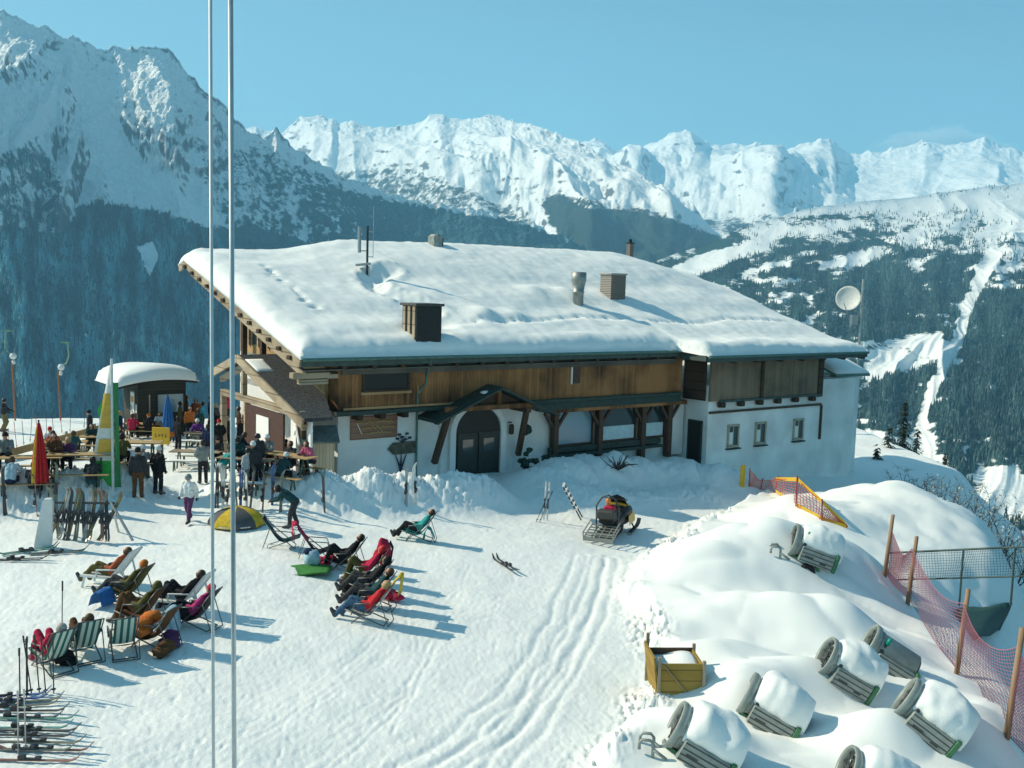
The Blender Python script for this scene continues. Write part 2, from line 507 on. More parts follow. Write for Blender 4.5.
def terrain(x, y, fine=True):
    x = np.asarray(x, float); y = np.asarray(y, float)
    z = base_z(x, y)
    z = z + .10 * perlin(x * .22, y * .22, 5) + .05 * perlin(x * .6, y * .6, 8)
    d, s, run = seg_dist(x, y, BANK)
    # deep side lies to the right of the bank when walking towards the camera
    deep = sstep(-.25, .55, np.where(s > 0, d, -d) + .25 * perlin(x * 1.3, y * 1.3, 2)) * sstep(60, 48, y)
    z = z + deep * (.38 + .12 * perlin(x * .35, y * .35, 21))
    for mx_, my_, rx, ry, h in MOUNDS:
        q = ((x - mx_) / rx) ** 2 + ((y - my_) / ry) ** 2
        z = z + 1.5 * h * np.exp(-q * 1.55) * (.3 + .7 * deep)
    # wind-shaped edges in the deep snow
    w = fbm(x * .33 + .25 * y, y * .5, 2, 31)
    z = z + deep * .24 * (np.abs(w) - .35) + deep * .03 * fbm(x * .9, y * .7, 2, 37)
    chunk = np.exp(-(d / .9) ** 2) * sstep(.7, .0, deep * .6)
    lump = np.exp(-(d / .50) ** 2) * np.clip(.8 + 1.2 * perlin(run * .35, run * 0, 63), .15, 1.3) * sstep(60, 48, y)
    z = z + lump * .30 * (ridged(x * 3.2, y * 3.2, 4, 12, .6) - .8)
    for pts, wd, h, lum in BERMS:
        d, s, run = seg_dist(x, y, pts)
        k = np.exp(-np.minimum(d / wd, 6) ** 2 * 1.1)
        z = z + k * h * (1 + .30 * perlin(run * .8, d * .3, 17)) + lum * k * .30 * (ridged(x * 2.6, y * 2.6, 4, 14, .6) - .95)
    # grooves left by machines and skis
    for i, t in enumerate(TRACKS):
        d, s, run = seg_dist(x, y, t)
        wobble = .12 * perlin(run * .5, i * 3.1, 19)
        for off in ((-.22, .22) if i < 3 else (-.09, .09)):
            dd = d * s - off + wobble
            z = z - (.026 if i < 3 else .005 + .003 * (i % 3)) * np.exp(-(dd / (.085 if i < 3 else .055)) ** 2) * (np.clip(.8 + 1.3 * perlin(run * .4, i * 5.3, 65), 0, 1.3) if i >= 3 else 1)
        if i < 3:
            z = z + .010 * np.exp(-((np.abs(d * s + wobble) - .42) / .12) ** 2)
    # trodden surface
    tr = (1 - deep)
    z = z + tr * (.012 * fbm(x * 2.1, y * 2.1, 3, 41) + .011 * perlin(x * 8.5, y * 7.0, 43) - .060 * np.maximum(0, perlin(x * 4.6, y * 4.0, 44) - .48) * (.4 + np.clip(1.2 * perlin(x * .22, y * .22, 46) + .4, 0, 1.2)))
    # left lip: terrace ends, slope falls to the valley
    lip = 57.0 + .02 * (x + 25) ** 2 * 0 + .22 * (x + 22)
    over = np.maximum(0, y - np.minimum(np.where(x < -11, lip, 90), 90))
    z = z - .045 * over ** 1.6 * (over < 60) - np.where(over >= 60, .045 * 60 ** 1.6 + .6 * (over - 60), 0)
    # right: ground drops beyond the net
    fx = np.interp(y, [p[1] for p in FENCE[::-1]], [p[0] for p in FENCE[::-1]])
    drop = np.maximum(0, x - fx - .4) * sstep(41, 35, y)
    z = z - .62 * drop * sstep(0, 2.0, drop)
    rx = np.interp(y, [p[1] for p in RIM[::-1]], [p[0] for p in RIM[::-1]])
    o2 = np.maximum(0, x - rx) * sstep(33, 38, y)
    z = z - .75 * o2 * sstep(0, 2.5, o2)
    o3 = np.maximum(0, y - 90)
    z = z - .6 * o3
    return np.maximum(z, -60)

def trodden(x, y):
    d, s, run = seg_dist(x, y, BANK)
    return np.clip(1 - .86 * sstep(.2, 1.0, np.where(s > 0, d, -d)), 0, 1)

_NC, _NR = 980, 700
_s = np.linspace(-.80, .80, _NC)
_yy = 9.0 * (130 / 9.0) ** (np.linspace(0, 1, _NR) ** 1.02)
_Y, _S = np.meshgrid(_yy, _s, indexing='ij')
_X = _S * _Y
_Z = terrain(_X, _Y)
M_snow = snow_mat('snow_packed', [(2.0, .16, .08), (13, .38, .04), (45, .45, .02)], attr='trodden')
ground = np_mesh('snow_ground', np.stack([_X, _Y, _Z], -1).reshape(-1, 3), grid_faces(_NR, _NC), M_snow, attrs={'trodden': trodden(_X, _Y).ravel()})
tag(ground, kind='structure')

def gz(x, y):
    return float(terrain(np.array([x]), np.array([y]))[0])

def G(px, py):
    """point of the ground seen at a measured pixel"""
    d = ray(px, py)
    t = np.linspace(12, 90, 1500)
    zz = CAMZ + d.z * t
    tz = terrain(d.x * t, t)
    k = np.argmax(zz < tz)
    if zz[k] >= tz[k]: k = len(t) - 1
    k = max(k, 1)
    a = (zz[k - 1] - tz[k - 1]); b = (zz[k] - tz[k])
    tt = t[k - 1] + (t[k] - t[k - 1]) * a / (a - b + 1e-9)
    q = CAM + d * tt
    return Vector((q.x, q.y, gz(q.x, q.y)))

# ------------------------------------------------------------------ mountains
def mountain_mat(name, rock, forest, rock_bias=.55, scale=1.0, frough=1.0, bump=.9):
    M = bpy.data.materials.new(name); M.use_nodes = True
    nt = M.node_tree; N = nt.nodes; L = nt.links; b = N['Principled BSDF']
    b.inputs['Roughness'].default_value = .8; b.inputs['Specular IOR Level'].default_value = .1
    tc = N.new('ShaderNodeTexCoord'); ge = N.new('ShaderNodeNewGeometry')
    sp = N.new('ShaderNodeSeparateXYZ'); L.new(ge.outputs['Normal'], sp.inputs[0])
    n = N.new('ShaderNodeTexNoise'); n.inputs['Scale'].default_value = .012 * scale; n.inputs['Detail'].default_value = 8; n.inputs['Roughness'].default_value = .65
    L.new(tc.outputs['Object'], n.inputs['Vector'])
    a = N.new('ShaderNodeMath'); a.operation = 'MULTIPLY_ADD'; a.inputs[1].default_value = -1.0
    L.new(sp.outputs['Z'], a.inputs[0]); L.new(n.outputs['Fac'], a.inputs[2])
    at = N.new('ShaderNodeAttribute'); at.attribute_name = 'rock'
    a2 = N.new('ShaderNodeMath'); a2.operation = 'ADD'; L.new(a.outputs[0], a2.inputs[0]); L.new(at.outputs['Fac'], a2.inputs[1])
    mr = N.new('ShaderNodeMapRange'); mr.inputs['From Min'].default_value = -rock_bias + .25; mr.inputs['From Max'].default_value = -rock_bias + .42
    L.new(a2.outputs[0], mr.inputs['Value'])
    n3 = N.new('ShaderNodeTexNoise'); n3.inputs['Scale'].default_value = .05 * scale; n3.inputs['Detail'].default_value = 6
    L.new(tc.outputs['Object'], n3.inputs['Vector'])
    rc = N.new('ShaderNodeMix'); rc.data_type = 'RGBA'; rc.inputs['A'].default_value = (*[c * .6 for c in rock], 1); rc.inputs['B'].default_value = (*[c * 1.5 for c in rock], 1)
    L.new(n3.outputs['Fac'], rc.inputs['Factor'])
    m1 = N.new('ShaderNodeMix'); m1.data_type = 'RGBA'; m1.inputs['A'].default_value = (*SNOW_RGB, 1)
    L.new(mr.outputs[0], m1.inputs['Factor']); L.new(rc.outputs['Result'], m1.inputs['B'])
    fa = N.new('ShaderNodeAttribute'); fa.attribute_name = 'forest'
    nf = N.new('ShaderNodeTexNoise'); nf.inputs['Scale'].default_value = .03 * scale * frough; nf.inputs['Detail'].default_value = 7; nf.inputs['Roughness'].default_value = .75
    L.new(tc.outputs['Object'], nf.inputs['Vector'])
    fm = N.new('ShaderNodeMath'); fm.operation = 'MULTIPLY_ADD'; fm.inputs[1].default_value = 1.0
    L.new(nf.outputs['Fac'], fm.inputs[0]); L.new(fa.outputs['Fac'], fm.inputs[2])
    fr = N.new('ShaderNodeMapRange'); fr.inputs['From Min'].default_value = .93; fr.inputs['From Max'].default_value = 1.05
    L.new(fm.outputs[0], fr.inputs['Value'])
    fc = N.new('ShaderNodeMix'); fc.data_type = 'RGBA'; fc.inputs['A'].default_value = (*[c * .5 for c in forest], 1); fc.inputs['B'].default_value = (*[c * 1.7 for c in forest], 1)
    nf2 = N.new('ShaderNodeTexNoise'); nf2.inputs['Scale'].default_value = .06 * scale * frough; nf2.inputs['Detail'].default_value = 6
    L.new(tc.outputs['Object'], nf2.inputs['Vector']); L.new(nf2.outputs['Fac'], fc.inputs['Factor'])
    m2 = N.new('ShaderNodeMix'); m2.data_type = 'RGBA'
    L.new(fr.outputs[0], m2.inputs['Factor']); L.new(m1.outputs['Result'], m2.inputs['A']); L.new(fc.outputs['Result'], m2.inputs['B'])
    L.new(m2.outputs['Result'], b.inputs['Base Color'])
    bp = N.new('ShaderNodeBump'); bp.inputs['Strength'].default_value = bump; bp.inputs['Distance'].default_value = 22 / scale
    L.new(n3.outputs['Fac'], bp.inputs['Height']); L.new(bp.outputs[0], b.inputs['Normal'])
    return M

def ray_np(px, py):
    a = (px - 512) / FPX; c = -(py - 384) / FPX
    dx = F0.x + CR.x * a + CU.x * c; dy = F0.y + CR.y * a + CU.y * c; dz = F0.z + CR.z * a + CU.z * c
    return dx / dy, dz / dy

def proj_np(X, Y, Z):
    vx, vy, vz = X, Y, Z - CAMZ
    zf = vx * F0.x + vy * F0.y + vz * F0.z
    return 512 + FPX * (vx * CR.x + vy * CR.y + vz * CR.z) / zf, 384 - FPX * (vx * CU.x + vy * CU.y + vz * CU.z) / zf

def in_poly(px, py, poly):
    inside = np.zeros(px.shape, bool); n = len(poly)
    for i in range(n):
        x1, y1 = poly[i]; x2, y2 = poly[(i + 1) % n]
        c = ((y1 > py) != (y2 > py)) & (px < (x2 - x1) * (py - y1) / (y2 - y1 + 1e-9) + x1)
        inside ^= c
    return inside

def poly_soft(px, py, poly, soft=6.0):
    d, _, _ = seg_dist(px, py, list(poly) + [poly[0]])
    return np.clip(.5 + np.where(in_poly(px, py, poly), d, -d) / (2 * soft), 0, 1)

def ridge(name, crest, dc, base, db, nx, ny, amp, gully, material, forest=None, rock=None, spurs=(), prof=.85, seed=0, crestamp=.12, rough=1.0, calm=0.0, asym=False, drip=1.0, crag=0.0, gain=.46, skew=34.0):
    """one mountain: a crest line at its own distance, a carved front slope and a back slope"""
    cx = [p[0] for p in crest]
    px = np.linspace(cx[0], cx[-1], nx)
    pyc = np.interp(px, cx, [p[1] for p in crest])
    dcc = np.interp(px, [p[0] for p in dc], [p[1] for p in dc])
    pyb = np.interp(px, [p[0] for p in base], [p[1] for p in base])
    dbb = np.interp(px, [p[0] for p in db], [p[1] for p in db])
    cxr, czr = ray_np(px, pyc); bxr, bzr = ray_np(px, pyb)
    C = np.stack([cxr * dcc, dcc, CAMZ + czr * dcc], -1); B = np.stack([bxr * dbb, dbb, CAMZ + bzr * dbb], -1)
    t = np.linspace(0, 1, ny) ** 1.15
    T = t[:, None]
    X = C[None, :, 0] * (1 - T) + B[None, :, 0] * T
    Y = C[None, :, 1] * (1 - T) + B[None, :, 1] * T
    fz = T ** prof
    PXW = px[None, :] + np.minimum(1, 2.2 * T) * skew * (perlin(px[None, :] / (skew * 1.6), T * 2.6 + 0 * px[None, :], seed + 31) + .6 * perlin(px[None, :] / (skew * .6), T * 5 + 0 * px[None, :], seed + 32)) + 0 * T
    CZ = np.interp(PXW, px, C[:, 2])
    Z = CZ * (1 - fz) + B[None, :, 2] * fz
    run = np.concatenate([[0], np.cumsum(np.hypot(np.diff(C[:, 0]), np.diff(C[:, 1])))])[None, :] + 0 * T
    fall = np.hypot(X - C[None, :, 0], Y - C[None, :, 1])
    win = np.minimum(1, crestamp + 1.6 * T) * np.minimum(1, .25 + 3 * (1 - T)) * (1 - calm * T)
    warp = fbm(X / (gully * 1.7), Y / (gully * 1.7), 3, seed + 5)
    rg = ridged(run / gully + .5 * warp + .15 * fall / gully, fall / (gully * 3.2) + .3 * warp, 7, seed, gain)
    iso = ridged(X / (gully * .55) + 3, Y / (gully * .55), 7, seed + 9, gain)
    iso2 = ridged(X / (gully * 1.5) + 7, Y / (gully * 2.2) + .3 * X / gully, 7, seed + 13, gain)
    H = win * amp * ((rg - 1.0) * .75 * drip + (iso - 1.0) * .32 * rough + (iso2 - 1.0) * 1.1 * (1 - drip))
    H = H + crag * np.exp(-T * 9) * (ridged(run / (gully * .33), fall / (gully * .5), 4, seed + 21) - 1.15)
    for pts, w, h in spurs:
        ppx, ppy = proj_np(X, Y, Z)
        d, s, r_ = seg_dist(ppx, ppy, pts)
        ww = np.where(s > 0, w * 1.6, w * .6) if asym else w
        jag = 1 + (.30 if asym else .12) * perlin(r_ / 9., d / 9., seed + 3) + (.18 if asym else .04) * perlin(r_ / 3.1, d / 4., seed + 4)
        H = H + h * np.maximum(0, 1 - (d / ww) * jag) * np.minimum(1, .1 + 3 * T)
    Z = Z + H
    # back side
    nb = 5
    Xs, Ys, Zs = [], [], []
    for k in range(nb, 0, -1):
        q = k / nb
        Xs.append(C[:, 0] * (1 + .35 * q)); Ys.append(C[:, 1] * (1 + .35 * q)); Zs.append(Z[0] - .45 * .35 * q * dcc - 0 * q)
    X = np.concatenate([np.array(Xs), X]); Y = np.concatenate([np.array(Ys), Y]); Z = np.concatenate([np.array(Zs), Z])
    PX, PY = proj_np(X, Y, Z)
    fo = forest(PX, PY, X, Y, Z) if forest else np.zeros_like(X)
    ro = rock(PX, PY, X, Y, Z) if rock else np.zeros_like(X)
    ro = ro * np.ones_like(X)
    o = np_mesh(name, np.stack([X, Y, Z], -1).reshape(-1, 3), grid_faces(X.shape[0], X.shape[1]), material, attrs={'forest': fo, 'rock': ro})
    tag(o, kind='structure')
    return o, X, Y, Z, PX, PY, fo

ROCK = (.12, .13, .14)
FOR = (.022, .040, .034)
M_m1 = mountain_mat('mountain_near', ROCK, (.035, .10, .11), .24, 1.0)  # the forest tone here has blue haze put into it
M_m2 = mountain_mat('mountain_mid', ROCK, FOR, .24, .8, .8, .35)
M_m3 = mountain_mat('mountain_far', ROCK, FOR, .24, .5, 1.0, .35)
M_m4 = mountain_mat('valley_side', ROCK, (.022, .055, .05), .22, 1.2, 1.0, .22)

# far range
L3c = [(500, 160), (560, 150), (575, 143), (585, 139), (600, 138), (615, 149), (640, 149), (660, 140), (672, 135), (686, 132), (700, 138), (712, 145), (735, 143), (760, 142), (772, 147), (784, 151), (790, 147), (806, 145),
       (820, 141), (829, 140), (838, 147), (850, 155), (866, 152), (880, 151), (905, 146), (925, 142), (945, 146), (972, 141), (985, 139), (1000, 146), (1012, 148), (1024, 151), (1100, 146), (1180, 150)]
def f3(px, py, X, Y, Z):
    a = poly_soft(px, py, [(690, 210), (760, 196), (800, 190), (840, 200), (900, 205), (1100, 230), (1100, 330), (560, 330), (600, 240)], 18)
    return a * .62 - .15 + .2 * fbm(px / 40, py / 14, 4, 3)
def r3(px, py, X, Y, Z):
    return .04 + .42 * np.maximum(0, fbm(px / 16 + py / 40, py / 7, 5, 83) - .12)
ridge('mountains', L3c, [(500, 14000), (1180, 12500)], [(500, 270), (700, 262), (1180, 300)], [(500, 8500), (1180, 6000)], 620, 230, 190, 1000, M_m3, f3, r3,
      spurs=[([(686, 132), (700, 160), (740, 185), (770, 200)], 42, 260), ([(686, 132), (660, 160), (640, 185)], 30, 300), ([(829, 140), (800, 170), (770, 190)], 40, 240), ([(575, 143), (600, 165), (625, 185)], 25, 250)], seed=2, crestamp=.26, calm=.75, rough=.7, drip=.25, crag=50, gain=.39)
# middle range
L2c = [(180, 150), (228, 140), (245, 128), (252, 126), (262, 128), (280, 132), (292, 125), (300, 120), (316, 117), (325, 119), (333, 117), (340, 124), (352, 122), (362, 126), (375, 129), (395, 127), (405, 124), (415, 123), (428, 118), (437, 114), (447, 117), (460, 123),
       (472, 121), (485, 119), (500, 119), (510, 123), (522, 125), (540, 130), (552, 134), (565, 138), (580, 145), (610, 160), (640, 174), (670, 190), (695, 205), (715, 226), (740, 240), (775, 252)]
def f2(px, py, X, Y, Z):
    a = poly_soft(px, py, [(535, 200), (560, 190), (590, 205), (640, 206), (690, 222), (790, 262), (740, 330), (520, 330), (560, 245)], 7) * .75
    b = poly_soft(px, py, [(330, 165), (400, 160), (450, 175), (490, 190), (530, 210), (560, 240), (400, 260), (320, 220)], 10) * .52
    c = poly_soft(px, py, [(560, 195), (600, 195), (620, 225), (590, 235), (570, 220)], 6) * .55
    hole = poly_soft(px, py, [(596, 232), (622, 224), (648, 215), (660, 226), (636, 240), (600, 246)], 4)
    return np.maximum(np.maximum(a, b), c) - .6 * hole * 0 + .10 * fbm(px / 14, py / 8, 4, 6) - .02
ridge('mountains', L2c, [(180, 9500), (500, 9000), (775, 6500)], [(180, 300), (775, 300)], [(180, 6000), (500, 5200), (775, 4200)], 620, 240, 125, 700, M_m2, f2, r3,
      spurs=[([(437, 114), (470, 145), (520, 170), (560, 200), (590, 240)], 34, 240), ([(300, 120), (340, 150), (420, 165), (480, 190)], 30, 200), ([(500, 119), (560, 150), (620, 180), (660, 215)], 30, 200)], seed=12, crestamp=.24, prof=.8, calm=.35, rough=.7, drip=.3, crag=36, gain=.40)
# steep mountain on the left; its unseen end is shaped low for the sun
L1c = [(-160, 235), (-90, 175), (-45, 110), (-18, 50), (-6, 16), (0, 12), (10, 13), (22, 21), (34, 25), (46, 29), (56, 38), (64, 40), (72, 36), (84, 43), (98, 47), (110, 50), (122, 52), (134, 54), (140, 51), (150, 50), (164, 52), (172, 56), (180, 68), (190, 78), (200, 90), (208, 94), (214, 97), (222, 106), (230, 116), (238, 122), (246, 129), (256, 137),
       (264, 141), (270, 136), (276, 131), (282, 137), (292, 147), (300, 153), (315, 160), (330, 167), (346, 178), (360, 182), (375, 189), (400, 197), (425, 203), (450, 207), (480, 211), (505, 217), (525, 222), (545, 231), (565, 238), (590, 249), (620, 262)]
def f1(px, py, X, Y, Z):
    n = .10 * fbm(px / 22, py / 16, 4, 7) + .10 * fbm(px / 6, py / 5, 3, 9) + .16 * fbm(px / 8, py / 38, 3, 15) * (py > 215)
    low = poly_soft(px, py, [(-300, 228), (10, 222), (60, 232), (78, 205), (100, 200), (135, 206), (170, 214), (215, 226), (250, 222), (330, 245), (330, 600), (-300, 600)], 8) * .80
    left = poly_soft(px, py, [(-300, 200), (0, 150), (40, 130), (70, 190), (60, 235), (-300, 260)], 8) * .52
    right = poly_soft(px, py, [(185, 125), (215, 150), (262, 142), (300, 160), (360, 190), (420, 205), (520, 222), (640, 262), (640, 330), (250, 330), (215, 215), (190, 160)], 9) * np.interp(px, [180, 300, 380, 430], [.44, .52, .72, .98])
    slide = poly_soft(px, py, [(138, 247), (152, 242), (158, 258), (150, 276), (143, 262)], 3)
    return np.maximum(np.maximum(low, left), right) + n - .9 * slide
def r1(px, py, X, Y, Z):
    return .10 * poly_soft(px, py, [(135, 50), (180, 50), (215, 110), (215, 140), (190, 130), (150, 100)], 8) + .1 * poly_soft(px, py, [(-100, 10), (60, 40), (40, 80), (-100, 80)], 8) - .08 - .30 * poly_soft(px, py, [(-60, 95), (30, 82), (62, 98), (40, 170), (15, 225), (-60, 230)], 8) - .14 * poly_soft(px, py, [(140, 60), (180, 62), (208, 135), (190, 135), (160, 110)], 8)
o1 = ridge('mountains', L1c, [(-160, 3750), (0, 4000), (200, 4350), (430, 5000), (620, 5200)], [(-160, 470), (200, 470), (620, 420)], [(-160, 1700), (0, 1950), (200, 2400), (620, 3300)], 880, 460, 105, 330, M_m1, f1, r1,
      spurs=[([(34, 84), (22, 115), (2, 160), (-18, 215)], 38, 165), ([(58, 100), (52, 125), (34, 165), (14, 215)], 38, 160), ([(80, 165), (70, 195), (58, 232)], 18, 100),
             ([(150, 50), (152, 80), (165, 105), (185, 125), (206, 140)], 30, 260), ([(172, 56), (200, 95), (212, 135)], 16, 100), ([(56, 38), (30, 62), (0, 82)], 18, 60),
             ([(276, 131), (300, 165), (330, 205), (360, 245)], 22, 110), ([(222, 106), (240, 150), (250, 200)], 18, 90)], seed=22, prof=.74, crestamp=.14, rough=1.0, asym=True, crag=26, gain=.46)
# right side of the valley
L4c = [(560, 300), (600, 285), (640, 268), (670, 256), (700, 245), (730, 232), (760, 222), (790, 213), (820, 207), (850, 203), (880, 200), (920, 195), (960, 190), (1000, 185), (1024, 182), (1100, 176), (1200, 170)]
RUN = [(994, 252), (984, 272), (968, 305), (957, 340), (945, 362), (934, 386), (924, 412), (918, 440), (922, 470), (940, 500)]
def f4(px, py, X, Y, Z):
    n = .38 * fbm(px / 46 + .035 * py, py / 13, 4, 27) + .24 * fbm(px / 12, py / 7, 4, 29)
    top = np.interp(px, [560, 700, 800, 880, 950, 1024, 1200], [250, 238, 226, 232, 246, 258, 262])
    a = .40 + .22 * sstep(-8, 22, py - top) - .22 * sstep(4, -30, py - top) - .12 * sstep(-10, -50, py - top)
    rt = poly_soft(px, py, [(985, 290), (1200, 262), (1200, 455), (930, 440), (940, 400), (960, 360)], 8)
    lf = poly_soft(px, py, [(880, 255), (975, 258), (960, 300), (945, 335), (880, 350), (820, 330), (800, 280)], 10)
    lf2 = poly_soft(px, py, [(860, 378), (900, 372), (925, 372), (915, 402), (900, 425), (850, 420)], 6)
    a = np.maximum(a, np.maximum(np.maximum(rt * .95, lf * .85), lf2 * .9))
    cl = poly_soft(px, py, [(866, 350), (900, 338), (940, 335), (950, 350), (930, 366), (890, 372), (866, 385)], 6)
    cl2 = poly_soft(px, py, [(975, 478), (1060, 470), (1060, 530), (985, 512)], 9)
    cl3 = poly_soft(px, py, [(676, 266), (780, 228), (800, 228), (760, 250), (700, 275)], 4)
    cl4 = poly_soft(px, py, [(815, 262), (880, 246), (890, 250), (860, 268), (818, 272)], 4)
    cl5 = poly_soft(px, py, [(905, 440), (930, 430), (960, 500), (930, 505)], 8)
    d, s, r_ = seg_dist(px, py, RUN)
    wd = np.interp(py, [250, 300, 350, 420, 500], [8, 5, 6, 4, 8]) * (1 + .5 * perlin(px / 7, py / 7, 77))
    run = np.clip(1.3 - d / wd, 0, 1)
    m_ = a + n - .5 * cl - .7 * cl2 - .6 * cl3 - .5 * cl4 - .5 * cl5
    return m_ * (1 - np.clip(run * 1.6, 0, 1)) - .3 * run
o4 = ridge('mountains', L4c, [(560, 4200), (760, 5000), (1200, 7000)], [(560, 640), (1200, 640)], [(560, 1300), (1200, 1150)], 700, 520, 58, 520, M_m4, f4, None, seed=31, prof=.80, crestamp=.2, rough=.5, gain=.34)

# ---- far-off woods: single spruces scattered where the slopes are forested
def wood(name, layer, count, hmin, hmax, mcol, maxdist, seed, thr=.5, pow_=1.0, box=None):
    o, X, Y, Z, PX, PY, fo = layer
    r_ = np.random.default_rng(seed)
    w = np.where((fo > thr - .1) & (Y < maxdist) & (PX > -40) & (PX < 1070) & (PY > 120) & (PY < 600), 1.0, 0.0)
    if box is not None:
        w = w * ((PX > box[0]) & (PX < box[1]) & (PY > box[2]) & (PY < box[3]))
    # equal trees per ground area
    A = np.zeros_like(w); 
    A[:-1, :-1] = np.abs((X[1:, :-1] - X[:-1, :-1]) * (Y[:-1, 1:] - Y[:-1, :-1]) - (X[:-1, 1:] - X[:-1, :-1]) * (Y[1:, :-1] - Y[:-1, :-1]))
    w = (w * np.clip((fo - thr + .1) / .22, 0, 1) ** 1.5 * A * (1.0 / np.maximum(Y, 300.)) ** pow_).ravel(); w /= w.sum()
    idx = r_.choice(len(w), count, p=w)
    nc = X.shape[1]; a, b = r_.random(count), r_.random(count)
    def lerp(V):
        V = V.ravel(); i2 = np.minimum(idx + 1, len(V) - 1); i3 = np.minimum(idx + nc, len(V) - 1)
        return V[idx] + a * (V[i2] - V[idx]) + b * (V[i3] - V[idx])
    x, y, z = lerp(X), lerp(Y), lerp(Z)
    h = hmin + (hmax - hmin) * r_.random(count) ** 1.3
    n = 5
    ang = r_.random(count)[:, None] * 6.28 + np.arange(n)[None, :] * 2 * math.pi / n
    rad = h[:, None] * .17 * (1 + .35 * (r_.random((count, n)) - .5))
    ring = np.stack([x[:, None] + rad * np.cos(ang), y[:, None] + rad * np.sin(ang), (z - .04 * h)[:, None] + h[:, None] * .12 * r_.random((count, n))], -1)
    rad2 = rad * .62
    ring2 = np.stack([x[:, None] + rad2 * np.cos(ang + .6), y[:, None] + rad2 * np.sin(ang + .6), (z + .42 * h)[:, None] + h[:, None] * .08 * r_.random((count, n))], -1)
    rad1 = rad * .35
    ring1 = np.stack([x[:, None] + rad1 * np.cos(ang + .6), y[:, None] + rad1 * np.sin(ang + .6), (z + .46 * h)[:, None] + 0 * rad], -1)
    tip1 = np.stack([x, y, z + h * .72], -1)[:, None, :]
    tip2 = np.stack([x, y, z + h], -1)[:, None, :]
    V = np.concatenate([ring, tip1, ring2, tip2], 1)            # 5+1+5+1 = 12
    base = np.arange(count)[:, None, None] * 12
    k = np.arange(n); k2 = (k + 1) % n
    f = np.concatenate([np.stack([k, k2, np.full(n, 5)], -1), np.stack([6 + k, 6 + k2, np.full(n, 11)], -1)])[None]
    Fc = (f + base).reshape(-1, 3)
    px_, py_ = proj_np(x, y, z)
    tv = np.clip(.40 + .95 * fbm(px_ / 11, py_ / 46, 4, seed) + .35 * (r_.random(count) - .5), 0, 1)
    tone = np.repeat(tv, 12)
    ob = np_mesh(name, V.reshape(-1, 3), Fc, mcol, smooth=False, attrs={'tone': tone})
    tag(ob, kind='stuff')
    return ob

def tree_mat(name, dark, light, frost):
    M = bpy.data.materials.new(name); M.use_nodes = True
    nt = M.node_tree; N = nt.nodes; L = nt.links; b = N['Principled BSDF']
    b.inputs['Roughness'].default_value = .85; b.inputs['Specular IOR Level'].default_value = .1
    at = N.new('ShaderNodeAttribute'); at.attribute_name = 'tone'
    mx = N.new('ShaderNodeMix'); mx.data_type = 'RGBA'; mx.inputs['A'].default_value = (*dark, 1); mx.inputs['B'].default_value = (*light, 1)
    L.new(at.outputs['Fac'], mx.inputs['Factor'])
    tc = N.new('ShaderNodeTexCoord'); n = N.new('ShaderNodeTexNoise'); n.inputs['Scale'].default_value = .11; n.inputs['Detail'].default_value = 3
    L.new(tc.outputs['Object'], n.inputs['Vector'])
    mr = N.new('ShaderNodeMapRange'); mr.inputs['From Min'].default_value = .5; mr.inputs['From Max'].default_value = .72; mr.inputs['To Max'].default_value = frost
    L.new(n.outputs['Fac'], mr.inputs['Value'])
    m2 = N.new('ShaderNodeMix'); m2.data_type = 'RGBA'; m2.inputs['B'].default_value = (.72, .78, .78, 1)
    L.new(mr.outputs[0], m2.inputs['Factor']); L.new(mx.outputs['Result'], m2.inputs['A']); L.new(m2.outputs['Result'], b.inputs['Base Color'])
    return M
M_tr1 = tree_mat('spruce_wood', (.012, .062, .088), (.135, .37, .44), .10)  # haze and blue skylight over the left wood are put into these colours
M_tr2 = tree_mat('spruce_wood_frost', (.014, .042, .040), (.075, .145, .130), .18)
wood('forest', o1, 30000, 12, 26, M_tr1, 3600, 5, .62, 0.6)
wood('forest', o4, 30000, 12, 24, M_tr2, 4600, 6, .60, 0.8)

wood('forest', o4, 2600, 9, 20, M_tr2, 7000, 8, .18, 1.2, box=(730, 1070, 180, 262))

# ---- air
hb = MB(); hb.box((0, 6000, 600), (46000, 31000, 6000))
HM = bpy.data.materials.new('haze'); HM.use_nodes = True
hn = HM.node_tree; hn.nodes.clear()
ho = hn.nodes.new('ShaderNodeOutputMaterial'); hv = hn.nodes.new('ShaderNodeVolumePrincipled')
hv.inputs['Color'].default_value = (.32, .72, 1.0, 1)
hv.inputs['Density'].default_value = 7.5e-5
hv.inputs['Anisotropy'].default_value = .2
hn.links.new(hv.outputs[0], ho.inputs['Volume'])
haze = hb.build('haze', HM); tag(haze, kind='stuff')
# small cloud hanging behind the far right-hand peaks
cb = MB(); cc = P(938, 142, 24500)
for dx, dz, r_, k in ((0, 0, 620, 1), (-700, -150, 520, 2), (650, -120, 560, 3), (1350, -230, 420, 4), (-1300, -260, 360, 5), (200, 220, 380, 6)):
    cb.ball((dx, 300 * math.sin(k), dz), (r_ * 1.3, r_, r_ * .62), nu=20, nv=14, jit=.45, seed=k)
CMt = bpy.data.materials.new('cloud'); CMt.use_nodes = True
cn = CMt.node_tree; cn.nodes.clear()
co_ = cn.nodes.new('ShaderNodeOutputMaterial'); cv = cn.nodes.new('ShaderNodeVolumePrincipled')
cv.inputs['Color'].default_value = (.95, .97, .98, 1); cv.inputs['Density'].default_value = .0032
ct = cn.nodes.new('ShaderNodeTexCoord'); cm = cn.nodes.new('ShaderNodeMapping'); cm.inputs['Scale'].default_value = (1 / 1900, 1 / 800, 1 / 520); cm.inputs['Location'].default_value = (0, 0, .15)
cn.links.new(ct.outputs['Object'], cm.inputs[0])
